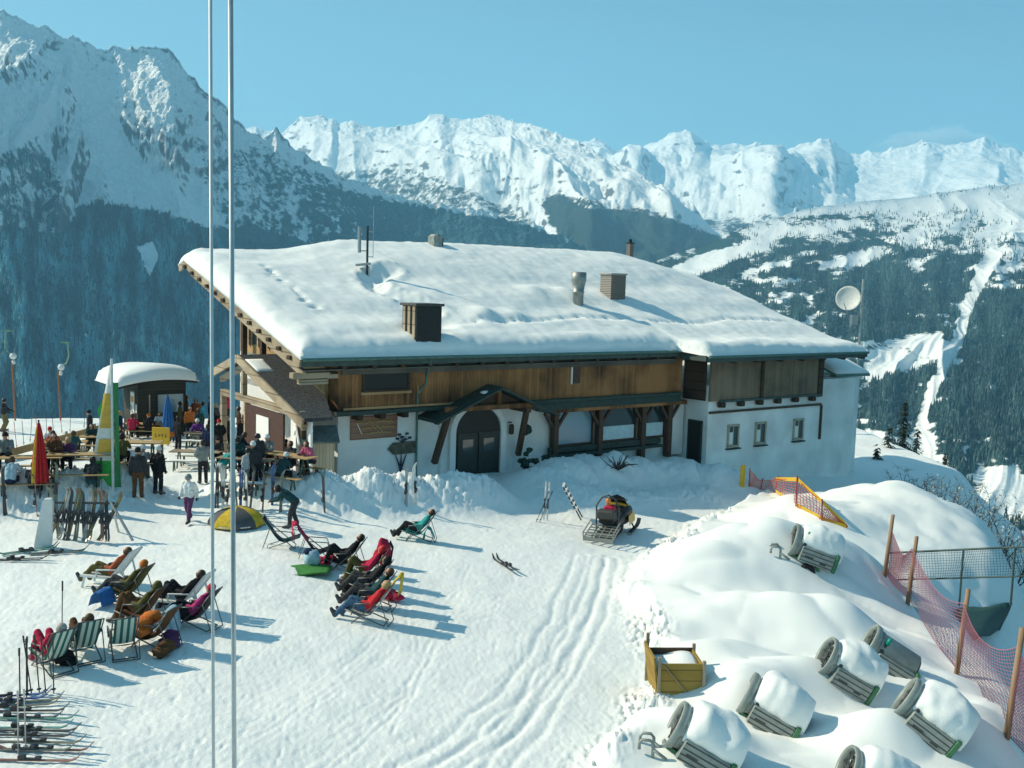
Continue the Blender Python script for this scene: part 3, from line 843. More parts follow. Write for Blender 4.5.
cl2 = cn.nodes.new('ShaderNodeVectorMath'); cl2.operation = 'LENGTH'; cn.links.new(cm.outputs[0], cl2.inputs[0])
cnn = cn.nodes.new('ShaderNodeTexNoise'); cnn.inputs['Scale'].default_value = .0022; cnn.inputs['Detail'].default_value = 5; cn.links.new(ct.outputs['Object'], cnn.inputs['Vector'])
cs = cn.nodes.new('ShaderNodeMath'); cs.operation = 'MULTIPLY_ADD'; cs.inputs[1].default_value = -1.6; cn.links.new(cnn.outputs['Fac'], cs.inputs[0]); cn.links.new(cl2.outputs['Value'], cs.inputs[2])
cr_ = cn.nodes.new('ShaderNodeMapRange'); cr_.inputs['From Min'].default_value = .15; cr_.inputs['From Max'].default_value = -.65; cr_.inputs['To Max'].default_value = .007; cn.links.new(cs.outputs[0], cr_.inputs['Value'])
cn.links.new(cr_.outputs[0], cv.inputs['Density'])
cn.links.new(cv.outputs[0], co_.inputs['Volume'])
cl_ = cb.build('cloud', CMt, None, True, loc=cc); tag(cl_, kind='stuff')
# ------------------------------------------------------------------ the restaurant
PHI = R(36.8)
B0 = Vector((-7.5, 43.0, 0))
UX = Vector((math.cos(PHI), math.sin(PHI), 0)); VX = Vector((-math.sin(PHI), math.cos(PHI), 0))
def H2W(u, v, z=0):
    return B0 + UX * u + VX * v + Vector((0, 0, z))

WHITE = (.80, .80, .77)
M_plaster = mat('plaster', WHITE, .85, var=.10, scale=.7, bump=.25, bscale=14, spec=.2)
M_plaster2 = mat('plaster_old', (.76, .77, .74), .85, var=.20, scale=.45, bump=.3, bscale=10, spec=.2)
M_boards = board_mat('larch_boards', (.045, .022, .012), (.38, .18, .068), .16, 'x')
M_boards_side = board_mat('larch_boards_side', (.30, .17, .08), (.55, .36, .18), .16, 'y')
M_boards_grey = board_mat('weathered_boards', (.09, .07, .05), (.27, .20, .13), .15, 'x')
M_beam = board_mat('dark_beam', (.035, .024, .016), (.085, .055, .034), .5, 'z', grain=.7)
M_beam_l = board_mat('sunny_beam', (.20, .15, .10), (.46, .38, .27), .6, 'z', grain=.7)  # paler copy of the beam wood, sunlight put into its colour
M_fascia = mat('grey_green_fascia', (.055, .085, .075), .6, var=.25, scale=3)
M_soffit = board_mat('soffit_boards', (.06, .06, .05), (.16, .15, .12), .18, 'y')
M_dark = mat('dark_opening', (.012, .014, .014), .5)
M_shingle = mat('old_shingles', (.048, .056, .062), .9, var=.6, scale=9, bump=.8, bscale=18)
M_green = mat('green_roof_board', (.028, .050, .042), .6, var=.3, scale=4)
M_frame_d = mat('brown_frame', (.075, .040, .022), .55, var=.25)
M_metal = mat('galvanised', (.42, .44, .44), .38, metal=.85, var=.15, scale=8)
M_metal_d = mat('dark_steel', (.06, .065, .07), .45, metal=.6, var=.2)
M_roofsnow = snow_mat('roof_snow', [(1.2, .25, .06), (7, .25, .03), (30, .15, .01)], .6)
M_copper = mat('green_gutter', (.10, .20, .17), .5, metal=.3, var=.2)

def glass_mat(name, tint, rough=.08):
    if name in _mats: return _mats[name]
    M = bpy.data.materials.new(name); M.use_nodes = True
    nt = M.node_tree; b = nt.nodes['Principled BSDF']
    b.inputs['Base Color'].default_value = (*tint, 1); b.inputs['Roughness'].default_value = rough
    b.inputs['Specular IOR Level'].default_value = .9
    tc = nt.nodes.new('ShaderNodeTexCoord'); n = nt.nodes.new('ShaderNodeTexNoise'); n.inputs['Scale'].default_value = .8
    nt.links.new(tc.outputs['Object'], n.inputs['Vector'])
    bp = nt.nodes.new('ShaderNodeBump'); bp.inputs['Strength'].default_value = .04; bp.inputs['Distance'].default_value = .1
    nt.links.new(n.outputs['Fac'], bp.inputs['Height']); nt.links.new(bp.outputs[0], b.inputs['Normal'])
    _mats[name] = M
    return M
M_glass = glass_mat('window_glass', (.03, .05, .055))
M_glass_b = glass_mat('blue_window_glass', (.20, .34, .42), .2)

house = thing('mountain_restaurant', 'large mountain restaurant with brown boarded upper floor under a wide snow covered roof', 'restaurant', B0, PHI)

# --- lower walls
LEN, DEP = 20.4, 11.2
w = MB()
w.box((LEN / 2, DEP / 2, .2), (LEN, DEP, 6.2))                      # reaches below ground
w.box((.10 + 7.25, -.06, 1.1), (4.3, .18, 4.2), bev=.05)             # thickened wall round the entrance
lower = w.build('lower_wall', M_plaster, house)
AV = -1.8                                                           # the annex stands forward of the main front
w = MB()
w.box((28.2, 5.0, -.5), (13.4, 2 * (5.0 - AV), 7.6))
annex = w.build('annex_wall', M_plaster2, house)
w = MB(); w.box((26.5, AV - .06, 1.80), (9.9, .12, .12)); w.box((31.5, AV - .06, .7), (.12, .12, 2.1))
w.build('brown_ledge', M_frame_d, annex)
# end block with little snow-covered roof
w = MB(); w.box((35.2, 2.3, .2), (3.2, 6.2, 6.4)); eb = w.build('end_wall', M_plaster2, house)
w = MB(); w.slab([[(33.5, -1.35, 3.5), (37.1, -1.35, 3.45)], [(33.5, 1.2, 4.5), (37.1, 1.2, 4.4)]], .16); w.build('end_roof', M_copper, house)
w = MB()
rows = []
for j in range(7):
    q = j / 6
    rows.append([(33.55 + 3.5 * i / 9, -1.3 + 2.5 * q, 3.52 + .98 * q + .22 * min(1, 3 * min(q + .12, 1.1 - q)) * (1 if 0 < i < 9 else .4)) for i in range(10)])
w.slab(rows, .2); w.build('end_roof_snow', M_roofsnow, house, True)

# --- upper floor boards (front)
UZ0, UZ1 = 2.82, 5.15
w = MB(); w.box((LEN / 2 - .1, -.18, (UZ0 + UZ1) / 2), (LEN + .5, .9, UZ1 - UZ0)); upper = w.build('boarded_upper_wall', M_boards, house)
w = MB(); w.box((-.30, 3.2, (UZ0 + UZ1) / 2), (.40, 5.8, UZ1 - UZ0 - .04)); w.build('boarded_side_wall', M_boards_side, house)
# dark bottom rail and a dark band below its right part
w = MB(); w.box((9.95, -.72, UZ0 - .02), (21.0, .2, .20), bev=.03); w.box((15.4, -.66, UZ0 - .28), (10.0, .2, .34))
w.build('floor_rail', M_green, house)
w = MB(); w.box((3.2, -.66, UZ0 + .16), (6.6, .09, .1)); w.box((2.0, -.66, 3.62), (2.5, .09, .12)); w.build('ledge_board', M_boards_side, house)
# loggia opening in the boards, right-hand slit window
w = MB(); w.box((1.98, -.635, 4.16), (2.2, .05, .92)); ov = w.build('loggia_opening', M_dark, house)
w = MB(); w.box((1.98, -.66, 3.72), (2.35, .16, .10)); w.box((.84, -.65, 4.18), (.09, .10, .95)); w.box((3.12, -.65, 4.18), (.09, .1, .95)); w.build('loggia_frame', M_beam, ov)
w = MB(); w.box((12.9, -.64, 4.05), (.55, .05, .85)); sw = w.build('slit_window', M_frame_d, house)
w = MB(); w.box((12.60, -.66, 4.05), (.07, .08, .9)); w.build('white_jamb', M_plaster, sw)
w = MB()
for k in range(9): w.box((3.6 + k * .0, -.66, 3.4), (.04, .05, 1.0)) if k == 0 else None
w.build('batten', M_boards_side, house)
# joist ends under the upper floor
for k in range(3):
    w = MB(); w.prism([(0, 0), (1.0, 0), (.75, -.24), (.0, -.42)], .22, Matrix.Translation((.5 + k * 1.25, .05, UZ0 - .06)) @ Matrix.Rotation(R(90), 4, 'X') @ Matrix.Rotation(R(0), 4, 'Z'))
    w = MB(); w.box((.75 + k * 1.15, -.32, UZ0 - .24), (.28, .62, .26), bev=.03); w.build('joist_end', M_beam, house)

# --- annex boards
w = MB(); w.box((26.3, AV - .14, 3.67), (9.8, .16, 2.46)); ab = w.build('annex_boards', M_boards_grey, house)
w = MB(); w.box((21.36, -.85, 3.7), (.12, 1.6, 2.5)); w.build('annex_side_boards', M_beam, house)
w = MB(); w.box((25.6, AV - .26, 3.65), (.24, .10, 2.3)); w.build('annex_post', M_beam, house)
w = MB(); w.box((31.0, AV - .24, 3.55), (.45, .10, 2.5)); w.build('annex_post', M_beam, house)
w = MB(); w.box((26.6, AV - .26, 2.42), (9.0, .14, .12)); w.build('annex_rail', M_fascia, house)
for k in range(6):
    w = MB(); w.box((22.3 + k * 1.6, AV - .24, 2.22), (.36, .34, .28), bev=.03); w.build('joist_end', M_beam, house)
for k, u in enumerate((23.6, 25.95, 29.4)):
    w = MB()
    for a_, b_ in (((u - .42, 0.40), (.10, 1.25)), ((u + .42, 0.40), (.10, 1.25)), ((u, 0.98), (.94, .10)), ((u, -.18), (.94, .10))):
        w.box((a_[0], AV - .03, a_[1]), (b_[0], .14, b_[1]))
    f = w.build('window', mat('pale_frame', (.42, .38, .28), .6), house)
    w = MB(); w.box((u, AV - .02, 0.40), (.78, .04, 1.1)); w.build('pane', M_glass, f)
    w = MB(); w.box((u - .17, AV - .045, 0.25), (.3, .02, .7)); w.build('curtain', M_plaster, f)
    w = MB(); w.box((u, AV - .045, 0.40), (.06, .03, 1.08)); w.build('mullion', mat('pale_frame', (.42, .38, .28), .6), f)
    w = MB(); w.box((u, AV - .10, -.33), (1.1, .24, .07)); w.build('sill', M_green, f)
w = MB(); w.box((21.47, -.95, -.40), (.07, .85, 3.2)); dr = w.build('side_door', M_dark, house)
w = MB(); w.box((21.45, -.48, -.40), (.10, .10, 3.3)); w.box((21.45, -1.42, -.40), (.10, .10, 3.3)); w.box((21.45, -.95, 1.25), (.1, 1.04, .1)); w.build('door_frame', M_green, dr)
w = MB(); w.box((20.75, -.06, .8), (1.2, .14, 3.0)); w.build('recess_wall', M_plaster2, house)
# railing by the side door
w = MB()
for u in (13.9, 16.0, 18.1, 20.0):
    w.beam((u, -2.2, -2.6), (u, -2.2, -.75), .09, .09)
for z in (-.85, -1.25): w.beam((13.9, -2.2, z), (20.1, -2.2, z), .07, .05)
w.build('railing', M_copper, house)

# --- big windows
w = MB(); w.box((16.2, -.55, 2.30), (9.6, .34, .22), bev=.03)
w.build('window_lintel', M_boards, house)
px0 = (11.9, 14.9, 18.0, 20.0)
for u in px0:
    w = MB(); w.box((u, -.30, .75), (.32, .4, 3.0), bev=.04); w.beam((u - .7, -.35, 2.15), (u - .1, -.35, 1.35), .14, .14); w.beam((u + .7, -.35, 2.15), (u + .1, -.35, 1.35), .14, .14)
    w.build('post', M_frame_d, house)
w = MB(); w.box((15.5, -.32, -.05), (7.8, .40, .16)); w.box((15.5, -.28, .22), (7.8, .22, .28)); w.build('window_ledge', M_green, house)
for a_, b_, half in ((12.15, 14.65, False), (15.15, 17.75, True), (18.25, 19.95, True)):
    c = (a_ + b_) / 2
    w = MB(); w.box((c, -.03, 1.28), (b_ - a_, .06, 1.9)); p = w.build('window', M_glass if half else M_glass_b, house)
    w = MB()
    for x in (a_ + .05, b_ - .05): w.box((x, -.09, 1.28), (.10, .08, 1.9))
    w.box((c, -.09, 2.18), (b_ - a_ - .2, .08, .10)); w.box((c, -.09, .40), (b_ - a_ - .2, .08, .10)); w.build('frame', M_frame_d, p)
    if half:
        w = MB(); w.box((c, -.075, .82), (b_ - a_ - .3, .025, .72)); w.build('curtain', mat('blue_blind', (.52, .68, .72), .8), p)

# --- entrance
w = MB()
arch = []
hw, hz = 1.28, 1.95
NA = 20
outer = []
for k in range(NA + 1):
    a = math.pi * k / NA
    arch.append((hw * math.cos(a), hz - 1.05 + 1.16 * math.sin(a)))
poly = [(hw, -2.2)] + arch + [(-hw, -2.2)]
w.prism(poly, .10, Matrix.Translation((7.25, -.14, .62)) @ Matrix.Rotation(R(90), 4, 'X'))
door = w.build('entrance_arch', M_dark, house)
w = MB()
for sx in (-.6, .6): w.box((7.25 + sx, -.26, .25), (1.12, .05, 2.4))
w.build('door_leaf', mat('dark_green_door', (.022, .034, .030), .45, var=.3), door)
for sx in (-.6, .6):
    w = MB(); w.box((7.25 + sx, -.29, .85), (.6, .03, .6)); w.build('door_pane', M_glass, door)
# rounded white surround
w = MB()
for i in range(NA):
    a0, a1 = math.pi * i / NA, math.pi * (i + 1) / NA
    q = []
    for r in (1.31, 1.62):
        for a in (a0, a1): q.append((7.25 + r * math.cos(a), 1.50 + r * .92 * math.sin(a)))
    vs = [(x, y, z) for y in (-.16, -.34) for x, z in q]
    w.add(vs, [(0, 1, 3, 2), (4, 6, 7, 5), (0, 4, 5, 1), (2, 3, 7, 6), (0, 2, 6, 4), (1, 5, 7, 3)])
for s in (-1, 1): w.box((7.25 + s * 1.465, -.25, 0.1), (.31, .18, 2.8))
w.build('arch_surround', M_plaster, door)
can = MB()
can.slab([[(7.45, -1.65, 3.80), (7.45, -.0, 3.80)], [(10.9, -1.65, 2.40), (10.9, -.0, 2.40)]], .16)
can.slab([[(7.45, -.0, 3.80), (7.45, -1.65, 3.80)], [(4.0, -.0, 2.40), (4.0, -1.65, 2.40)]], .16)
canopy = can.build('entrance_canopy', M_green, house)
w = MB()
w.beam((7.45, -1.69, 3.70), (10.96, -1.69, 2.26), .09, .34, up=(0, 1, 0)); w.beam((7.45, -1.69, 3.70), (3.94, -1.69, 2.26), .09, .34, up=(0, 1, 0))
w.build('bargeboard', M_green, canopy)
w = MB(); w.box((7.15, -1.35, 2.80), (5.0, .22, .24), bev=.03); w.box((7.6, -1.35, 3.2), (.20, .18, .7)); w.build('tie_beam', M_boards, canopy)
w = MB(); w.prism([(-1.5, 0), (1.5, 0), (0, .62)], .06, Matrix.Translation((7.6, -1.22, 2.90)) @ Matrix.Rotation(R(90), 4, 'X')); w.build('gable_board', M_beam, canopy)
for s, u0, u1 in ((-1, 4.85, 4.75), (1, 9.3, 9.6)):
    w = MB(); w.beam((u0, -1.35, 2.65), (u1, -.35, .2), .24, .24); w.box((u0, -.75, 2.56), (.28, 1.5, .24)); w.build('strut', M_frame_d, canopy)
w = MB(); w.ball((6.8, -1.4, 3.50), (.25, .22, .08), jit=.4, seed=3); w.build('snow_patch', M_roofsnow, canopy, True)
# wall plaque, lamp, flower trough
w = MB(); w.ball((10.3, -.10, 1.35), (.30, .10, .24), jit=.5, seed=5); w.build('wreath', mat('dark_fir_green', (.02, .05, .035), .8), house, True)
w = MB(); w.box((9.1, -.42, 1.5), (.22, .2, .5), bev=.04); w.tube([(9.1, -.1, 1.8), (9.1, -.42, 1.85)], .03); w.build('wall_lantern', M_frame_d, house)
w = MB(); w.box((10.7, -1.5, -.45), (3.0, .5, .45), bev=.05); tr = w.build('flower_trough', M_beam, house)
w = MB()
for k in range(26):
    a = random.uniform(8.9, 11.4); w.ball((a, -1.5 + random.uniform(-.2, .2), -.12 + random.uniform(0, .55) * (1.4 if a < 9.6 else .6)), (.16, .15, .13), jit=.6, seed=k, nu=7, nv=5)
w.build('fir_branches', mat('dark_fir_green', (.02, .05, .035), .8), tr)
# drain pipe
w = MB(); w.tube([(4.05, -.62, 5.0), (4.05, -.68, 4.0), (3.6, -.66, 3.5), (3.6, -.66, 2.9)], .05); w.tube([(3.95, -.08, 2.7), (3.95, -.08, -.4)], .05); w.build('drain_pipe', M_copper, house)

# --- signs on the white wall
w = MB(); w.box((1.75, -.05, 2.02), (2.35, .08, 1.02), bev=.02); sg = w.build('carved_board', board_mat('carved_wood', (.15, .07, .045), (.36, .20, .13), .26, 'z'), house)
w = MB()
for (x0, x1, z, am) in ((.9, 2.7, 2.24, .05), (1.1, 2.75, 1.98, .07), (1.3, 2.6, 1.74, .04)):
    pts = []
    n_ = 34
    for k in range(n_ + 1):
        q = k / n_; pts.append((x0 + (x1 - x0) * q, -.10, z + am * math.sin(q * 43) * (.5 + .5 * math.sin(q * 9 + z * 5)) + .05 * math.sin(q * 3.1)))
    w.tube([(a_, -.112, c_) for a_, b_, c_ in pts], .028, 4)
w.build('carved_lettering', mat('carving_yellow', (.50, .36, .13), .6), sg)
w = MB(); w.beam((.86, -.1, 2.25), (1.12, -.1, 1.75), .04, .03); w.build('painted_ski', M_plaster, sg)
w = MB(); w.prism([(0, 0), (.28, .27), (1.45, .27), (1.45, -.27), (.28, -.27)], .07, Matrix.Translation((2.45, -.05, .98)) @ Matrix.Rotation(R(90), 4, 'X'))
ar = w.build('arrow_sign', mat('arrow_wood', (.10, .095, .065), .75, var=.5, scale=5), house)
w = MB()
for (sx, lean) in ((3.15, 0), (3.15, -.3), (3.15, .28)):
    w.tube([(sx, -.06, -.35), (sx + lean * .15, -.07, .1), (sx + lean, -.07, .7)], [.05, .045, .02], 6)
for k, (x, z) in enumerate(((3.2, 1.48), (3.45, 1.62), (3.05, 1.6), (3.6, 1.42), (2.95, 1.42), (3.35, 1.36))):
    w.ball((x, -.06, z), (.11, .035, .06), M=None, nu=7, nv=5)
    w.tube([(3.2, -.06, 1.22), (x, -.06, z)], .014, 4)
w.build('painted_tree', mat('painted_dark_blue', (.035, .05, .075), .8), ar)

# --- roof deck
EAVE_Z, EAVE_V, SL = 5.2, -1.0, .284
RID_V = 13.1
RID_Z = EAVE_Z + (RID_V - EAVE_V) * SL
def roof_z(v):
    return RID_Z - abs(v - RID_V) * SL
UL, UR, UJ = -2.2, 34.2, 20.0
AE, AEZ = -2.9, 5.00                                                # annex eave
BV = 13.9
w = MB()
w.slab([[(UL, EAVE_V, roof_z(EAVE_V)), (UJ, EAVE_V, roof_z(EAVE_V)), (UR, EAVE_V, roof_z(EAVE_V))], [(UL, RID_V, RID_Z), (UJ, RID_V, RID_Z), (UR, RID_V, RID_Z)], [(UL, BV, roof_z(BV)), (UJ, BV, roof_z(BV)), (UR, BV, roof_z(BV))]], .14)
w.slab([[(UJ, AE, AEZ), (UR, AE, AEZ)], [(UJ, EAVE_V - .003, roof_z(EAVE_V)), (UR, EAVE_V - .003, roof_z(EAVE_V))]], .14)
roof = w.build('roof', M_soffit, house)
w = MB()
w.box(((UL + UJ) / 2, EAVE_V - .05, EAVE_Z - .16), (UJ - UL, .09, .30)); w.box(((UJ + UR) / 2, AE - .05, AEZ - .16), (UR - UJ, .09, .28))
w.box((UJ - .05, (AE + EAVE_V) / 2, AEZ - .10), (.09, EAVE_V - AE, .3))
w.build('fascia', M_fascia, roof)
w = MB(); w.tube([(UL, EAVE_V - .16, EAVE_Z - .02), (UJ, EAVE_V - .16, EAVE_Z - .04)], .075, 8); w.tube([(UJ, AE - .16, AEZ - .02), (UR, AE - .16, AEZ - .02)], .075, 8)
w.tube([(4.0, EAVE_V - .16, EAVE_Z - .05), (4.05, -.7, EAVE_Z - .9)], .05, 8); w.build('gutter', M_copper, roof)
# soffit boards and rafter ends along the front
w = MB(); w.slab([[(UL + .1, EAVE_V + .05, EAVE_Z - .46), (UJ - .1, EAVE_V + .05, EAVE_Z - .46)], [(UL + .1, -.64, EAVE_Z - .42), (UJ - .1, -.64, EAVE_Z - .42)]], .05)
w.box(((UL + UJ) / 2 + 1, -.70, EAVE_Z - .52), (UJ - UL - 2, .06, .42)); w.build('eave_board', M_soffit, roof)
for k in range(15):
    u = -.2 + k * 1.42
    w = MB(); w.box((u, -.86, EAVE_Z - .36), (.22, .34, .24), bev=.03); w.build('rafter_end', M_beam, roof)
for k in range(7):
    u = 22.3 + k * 1.95
    w = MB(); w.beam((u, AV, AEZ - .2), (u, AE + .08, AEZ - .32), .18, .2); w.ball((u, AE, AEZ - .32), (.10, .06, .11)); w.build('rafter_end', M_beam, roof)
# verge: rafter board and log ends on the sunny gable
w = MB()
w.beam((UL - .04, EAVE_V, roof_z(EAVE_V) - .16), (UL - .04, RID_V, RID_Z - .16), .10, .34); w.beam((UL - .04, RID_V, RID_Z - .16), (UL - .04, BV, roof_z(BV) - .16), .10, .34)
w.beam((UL + .25, EAVE_V + .3, roof_z(EAVE_V) - .62), (UL + .25, RID_V, RID_Z - .50), .14, .30)
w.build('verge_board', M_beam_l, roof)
for k in range(13):
    v = -.1 + k * 1.08
    w = MB(); w.box((UL - .12, v, roof_z(v) - .24), (.16, .36, .18), Matrix.Translation((0, 0, 0)), bev=.03); w.build('verge_block', M_beam, roof)
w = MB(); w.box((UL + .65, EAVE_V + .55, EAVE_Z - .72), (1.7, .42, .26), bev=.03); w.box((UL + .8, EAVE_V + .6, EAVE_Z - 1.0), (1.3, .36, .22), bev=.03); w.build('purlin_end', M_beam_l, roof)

# gable wall of the upper floor (sunny side)
w = MB()
for (a_, b_) in ((6.1, 11.2),):
    n_ = 12
    rows = [[(0, a_ + (b_ - a_) * k / n_, 3.0) for k in range(n_ + 1)], [(0, a_ + (b_ - a_) * k / n_, roof_z(a_ + (b_ - a_) * k / n_) - .2) for k in range(n_ + 1)]]
    w.sheet(rows)
w.sheet([[(.02, 0, 2.6), (.02, 11.2, 2.6)], [(.02, 0, roof_z(0) - .2), (.02, 11.2, roof_z(11.2) - .2)]])
gw = w.build('gable_wall', M_plaster, house)
w = MB(); w.box((-.06, 8.2, 5.6), (.10, 5.4, 1.9)); w.build('gable_boards', M_boards_side, gw)
for k, v in enumerate((6.4, 7.6, 8.8, 10.0)):
    w = MB(); w.box((-.13, v, 5.7), (.08, .62, 1.15)); f = w.build('window', M_glass, house)
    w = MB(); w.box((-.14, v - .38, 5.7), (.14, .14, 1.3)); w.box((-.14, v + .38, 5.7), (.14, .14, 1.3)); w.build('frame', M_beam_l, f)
w = MB()
for v in (7.0, 9.4, 11.0):
    w = MB(); w.beam((-.5, v, 4.4), (-.5, v, roof_z(v) - .3), .24, .24); w.build('gallery_post', M_beam, house)
# wood trim at the sunny corner
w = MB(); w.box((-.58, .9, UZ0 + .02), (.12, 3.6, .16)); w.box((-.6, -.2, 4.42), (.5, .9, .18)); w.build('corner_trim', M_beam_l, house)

# --- porch on the sunny side
w = MB()
pz = lambda v: 4.95 - abs(v - 5.0) * .30
w.slab([[(-2.5, -1.9, pz(-1.9)), (-1.2, -1.9, pz(-1.9))], [(-2.5, -.6, pz(-.6)), (-.8, -.6, pz(-.6))], [(-2.5, 1.6, pz(1.6)), (.0, 1.6, pz(1.6))], [(-2.5, 5, pz(5)), (.0, 5, pz(5))], [(-2.5, 8.0, pz(8.0)), (.0, 8.0, pz(8.0))]], .14)
porch = w.build('porch_roof', M_shingle, house)
w = MB()
w.beam((-2.58, -2.0, pz(-2.0) - .16), (-2.58, 5, pz(5) - .16), .10, .36); w.beam((-2.58, 5, pz(5) - .16), (-2.58, 8.1, pz(8.1) - .16), .10, .36)
w.build('bargeboard', M_beam_l, porch)
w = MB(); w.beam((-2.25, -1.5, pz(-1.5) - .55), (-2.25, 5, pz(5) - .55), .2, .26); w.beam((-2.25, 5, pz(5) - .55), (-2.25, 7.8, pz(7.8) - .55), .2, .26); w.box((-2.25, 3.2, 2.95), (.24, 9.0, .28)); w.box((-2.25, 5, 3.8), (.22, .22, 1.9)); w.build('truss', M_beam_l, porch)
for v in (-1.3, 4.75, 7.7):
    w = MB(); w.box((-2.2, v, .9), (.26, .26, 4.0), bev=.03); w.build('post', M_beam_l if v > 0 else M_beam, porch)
w = MB()
for (a_, b_, h_) in ((3.0, 4.4, .07),):
    rows = [[(-2.45 + .14 * i, a_ + (b_ - a_) * j / 5, pz(a_ + (b_ - a_) * j / 5) + .02 + h_ * math.sin(math.pi * i / 6) * math.sin(math.pi * j / 5)) for i in range(7)] for j in range(6)]
    w.slab(rows, .03)
w.build('porch_roof_snow', M_roofsnow, porch, True)
for k, v in enumerate((-1.55, -.85, -.15)):
    w = MB(); w.box((-2.1 + .3 * (k % 2), v, 1.35), (.10, .52, 2.7)); w.build('white_panel', M_plaster, porch)
w = MB(); w.box((-2.32, 2.5, 1.3), (.10, 4.2, 2.9)); bp_ = w.build('brown_screen', mat('brown_screen', (.07, .030, .020), .6, var=.25), porch)
w = MB(); w.box((-2.40, 2.5, 1.75), (.04, 1.35, 1.35)); w.build('white_notice', M_plaster, bp_)

# --- roof snow: one thick, wind-smoothed blanket
nu_, nv_ = 300, 150
uu = np.linspace(UL - .10, UR + .15, nu_)
vv_ = np.concatenate([np.linspace(0, 1, 120) * (RID_V - .2 + 3.2) - 3.2, np.linspace(RID_V - .19, BV + .1, nv_ - 120)])
VV, UU = np.meshgrid(vv_, uu, indexing='ij')
front = np.where(UU < UJ - .25, EAVE_V - .10, -2.30)
front = EAVE_V - .10 + (AE - .10 - EAVE_V + .10) * sstep(UJ - .5, UJ + .1, UU) - .10 * np.maximum(0, fbm(UU * .9, UU * 0, 3, 66))
VV = np.maximum(VV, front)
dz = RID_Z - np.abs(VV - RID_V) * SL
dz = np.where(VV < EAVE_V, EAVE_Z + (VV - EAVE_V) * (EAVE_Z - AEZ) / (EAVE_V - AE), dz)
edge = np.minimum(np.minimum(UU - (UL - .10), (UR + .15) - UU), VV - front)
edgeb = np.minimum(edge, (BV + .1) - VV)
thick = .68 + .27 * sstep(0, 7, VV) + .25 * sstep(3, 14, UU) * sstep(0, 9, VV) + .10 * fbm(UU * .16, VV * .22, 3, 51)
prof = np.clip(edgeb / .95, 0, 1); prof = np.sqrt(np.clip(1 - (1 - prof) ** 2, 0, 1))
thick = thick * (.16 + .84 * prof) * (1 + .35 * fbm(UU * .7, VV * .7, 3, 67) * (1 - prof) * 1.0)
thick = thick + .035 * fbm(UU * 1.3 + VV * .3, VV * .8, 4, 68) + .02 * ridged(UU * .6 + .2 * VV, VV * 2.2, 3, 69)
# rounded ridge
thick = thick - .9 * np.exp(-((VV - RID_V) / 1.6) ** 2) * SL
thick = thick + .75 * np.exp(-((VV - 12.2) / 4.2) ** 2) * sstep(1, 8, UU) * sstep(34, 28, UU)
# right end sinks in a long curve
thick = thick * (1 - .25 * sstep(26, 35, UU))
# soft drift lines
thick = thick + .07 * np.sin(VV * 1.6 + 1.5 * fbm(UU * .12, VV * .2, 2, 52)) * sstep(.8, 3, edge) * sstep(9, 5, np.abs(VV - 6))
# foot track across the lower roof, and one beside the left verge
trk = 1.75 + .25 * np.sin(UU * .5) + .22 * perlin(UU * .45, UU * 0, 53)
k = np.exp(-((VV - trk) / .26) ** 2) * sstep(7, 8, UU) * sstep(33.5, 32, UU)
thick = thick - k * (.13 + .16 * np.maximum(0, perlin(UU * 2.6, VV * 2.6, 54))) + .6 * k * .16 * (ridged(UU * 2, VV * 2, 2, 55) - .8)
ltr = .35 + .10 * VV * 0 + .3 * perlin(VV * .5, VV * 0, 56)
k2 = np.exp(-((UU - ltr) / .22) ** 2) * sstep(2.0, 3.0, VV) * sstep(10, 8, VV)
thick = thick - k2 * .34 * np.maximum(0, perlin(UU * 1.6, VV * 2.6, 57) + .1)
# trodden ring by the aerial and hollow round the roof box
dA, _, _ = seg_dist(UU, VV, [(6.9, 8.0), (5.5, 7.2), (5.0, 5.6), (5.8, 4.3), (6.6, 3.2)])
thick = thick - np.exp(-(dA / .5) ** 2) * (.30 + .12 * perlin(UU * 2.5, VV * 2.5, 58))
thick = thick + np.exp(-((dA - .85) / .3) ** 2) * .10 * ridged(UU * 1.8, VV * 1.8, 2, 59)
for (cu, cv, r_, h_) in ((6.0, 1.9, 1.0, -.42), (9.3, 2.35, .75, .40), (11.0, 2.3, .8, .30), (8.4, 1.7, .6, .15), (14.6, 5.4, .7, .18), (17.0, 5.2, .7, .2)):
    thick = thick + h_ * np.exp(-(((UU - cu) ** 2 + (VV - cv) ** 2) / r_ ** 2))
thick = thick + .10 * np.exp(-((edge - .9) / .45) ** 2) * perlin(UU * .5, VV * .5, 60)
thick = np.maximum(thick, .06)
ZZ = dz + thick
top = np.stack([UU, VV, ZZ], -1)
bot = np.stack([UU, VV, dz + .008], -1)
nt_ = nv_ * nu_
V = np.concatenate([top.reshape(-1, 3), bot.reshape(-1, 3)])
Fg = grid_faces(nv_, nu_)
ring = np.concatenate([np.arange(nu_), np.arange(1, nv_) * nu_ + nu_ - 1, (nv_ - 1) * nu_ + np.arange(nu_ - 2, -1, -1), np.arange(nv_ - 2, 0, -1) * nu_])
rn = np.roll(ring, -1)
side = np.stack([rn, ring, ring + nt_, rn + nt_], -1)
Fs = np.concatenate([Fg, side, Fg[:, ::-1] + nt_])
rsn = np_mesh('roof_snow', V, Fs, M_roofsnow); rsn.parent = house
def snow_z(u, v):
    i = np.argmin(np.abs(uu - u)); j = np.argmin(np.abs(VV[:, i] - v))
    return float(ZZ[j, i])

# --- things on the roof (parts of the building)
def roof_uv(px, py, lift=1.0):
    """where the sight line through a pixel meets the snow on the front roof slope"""
    d = ray(px, py); best = None
    for k in range(1200):
        t = 38 + k * .04
        q = CAM + d * t - B0
        u, v = q.dot(UX), q.dot(VX)
        if v < -2.4: continue
        if q.z < roof_z(v) + lift: return u, v, q.z
    return u, v, q.z

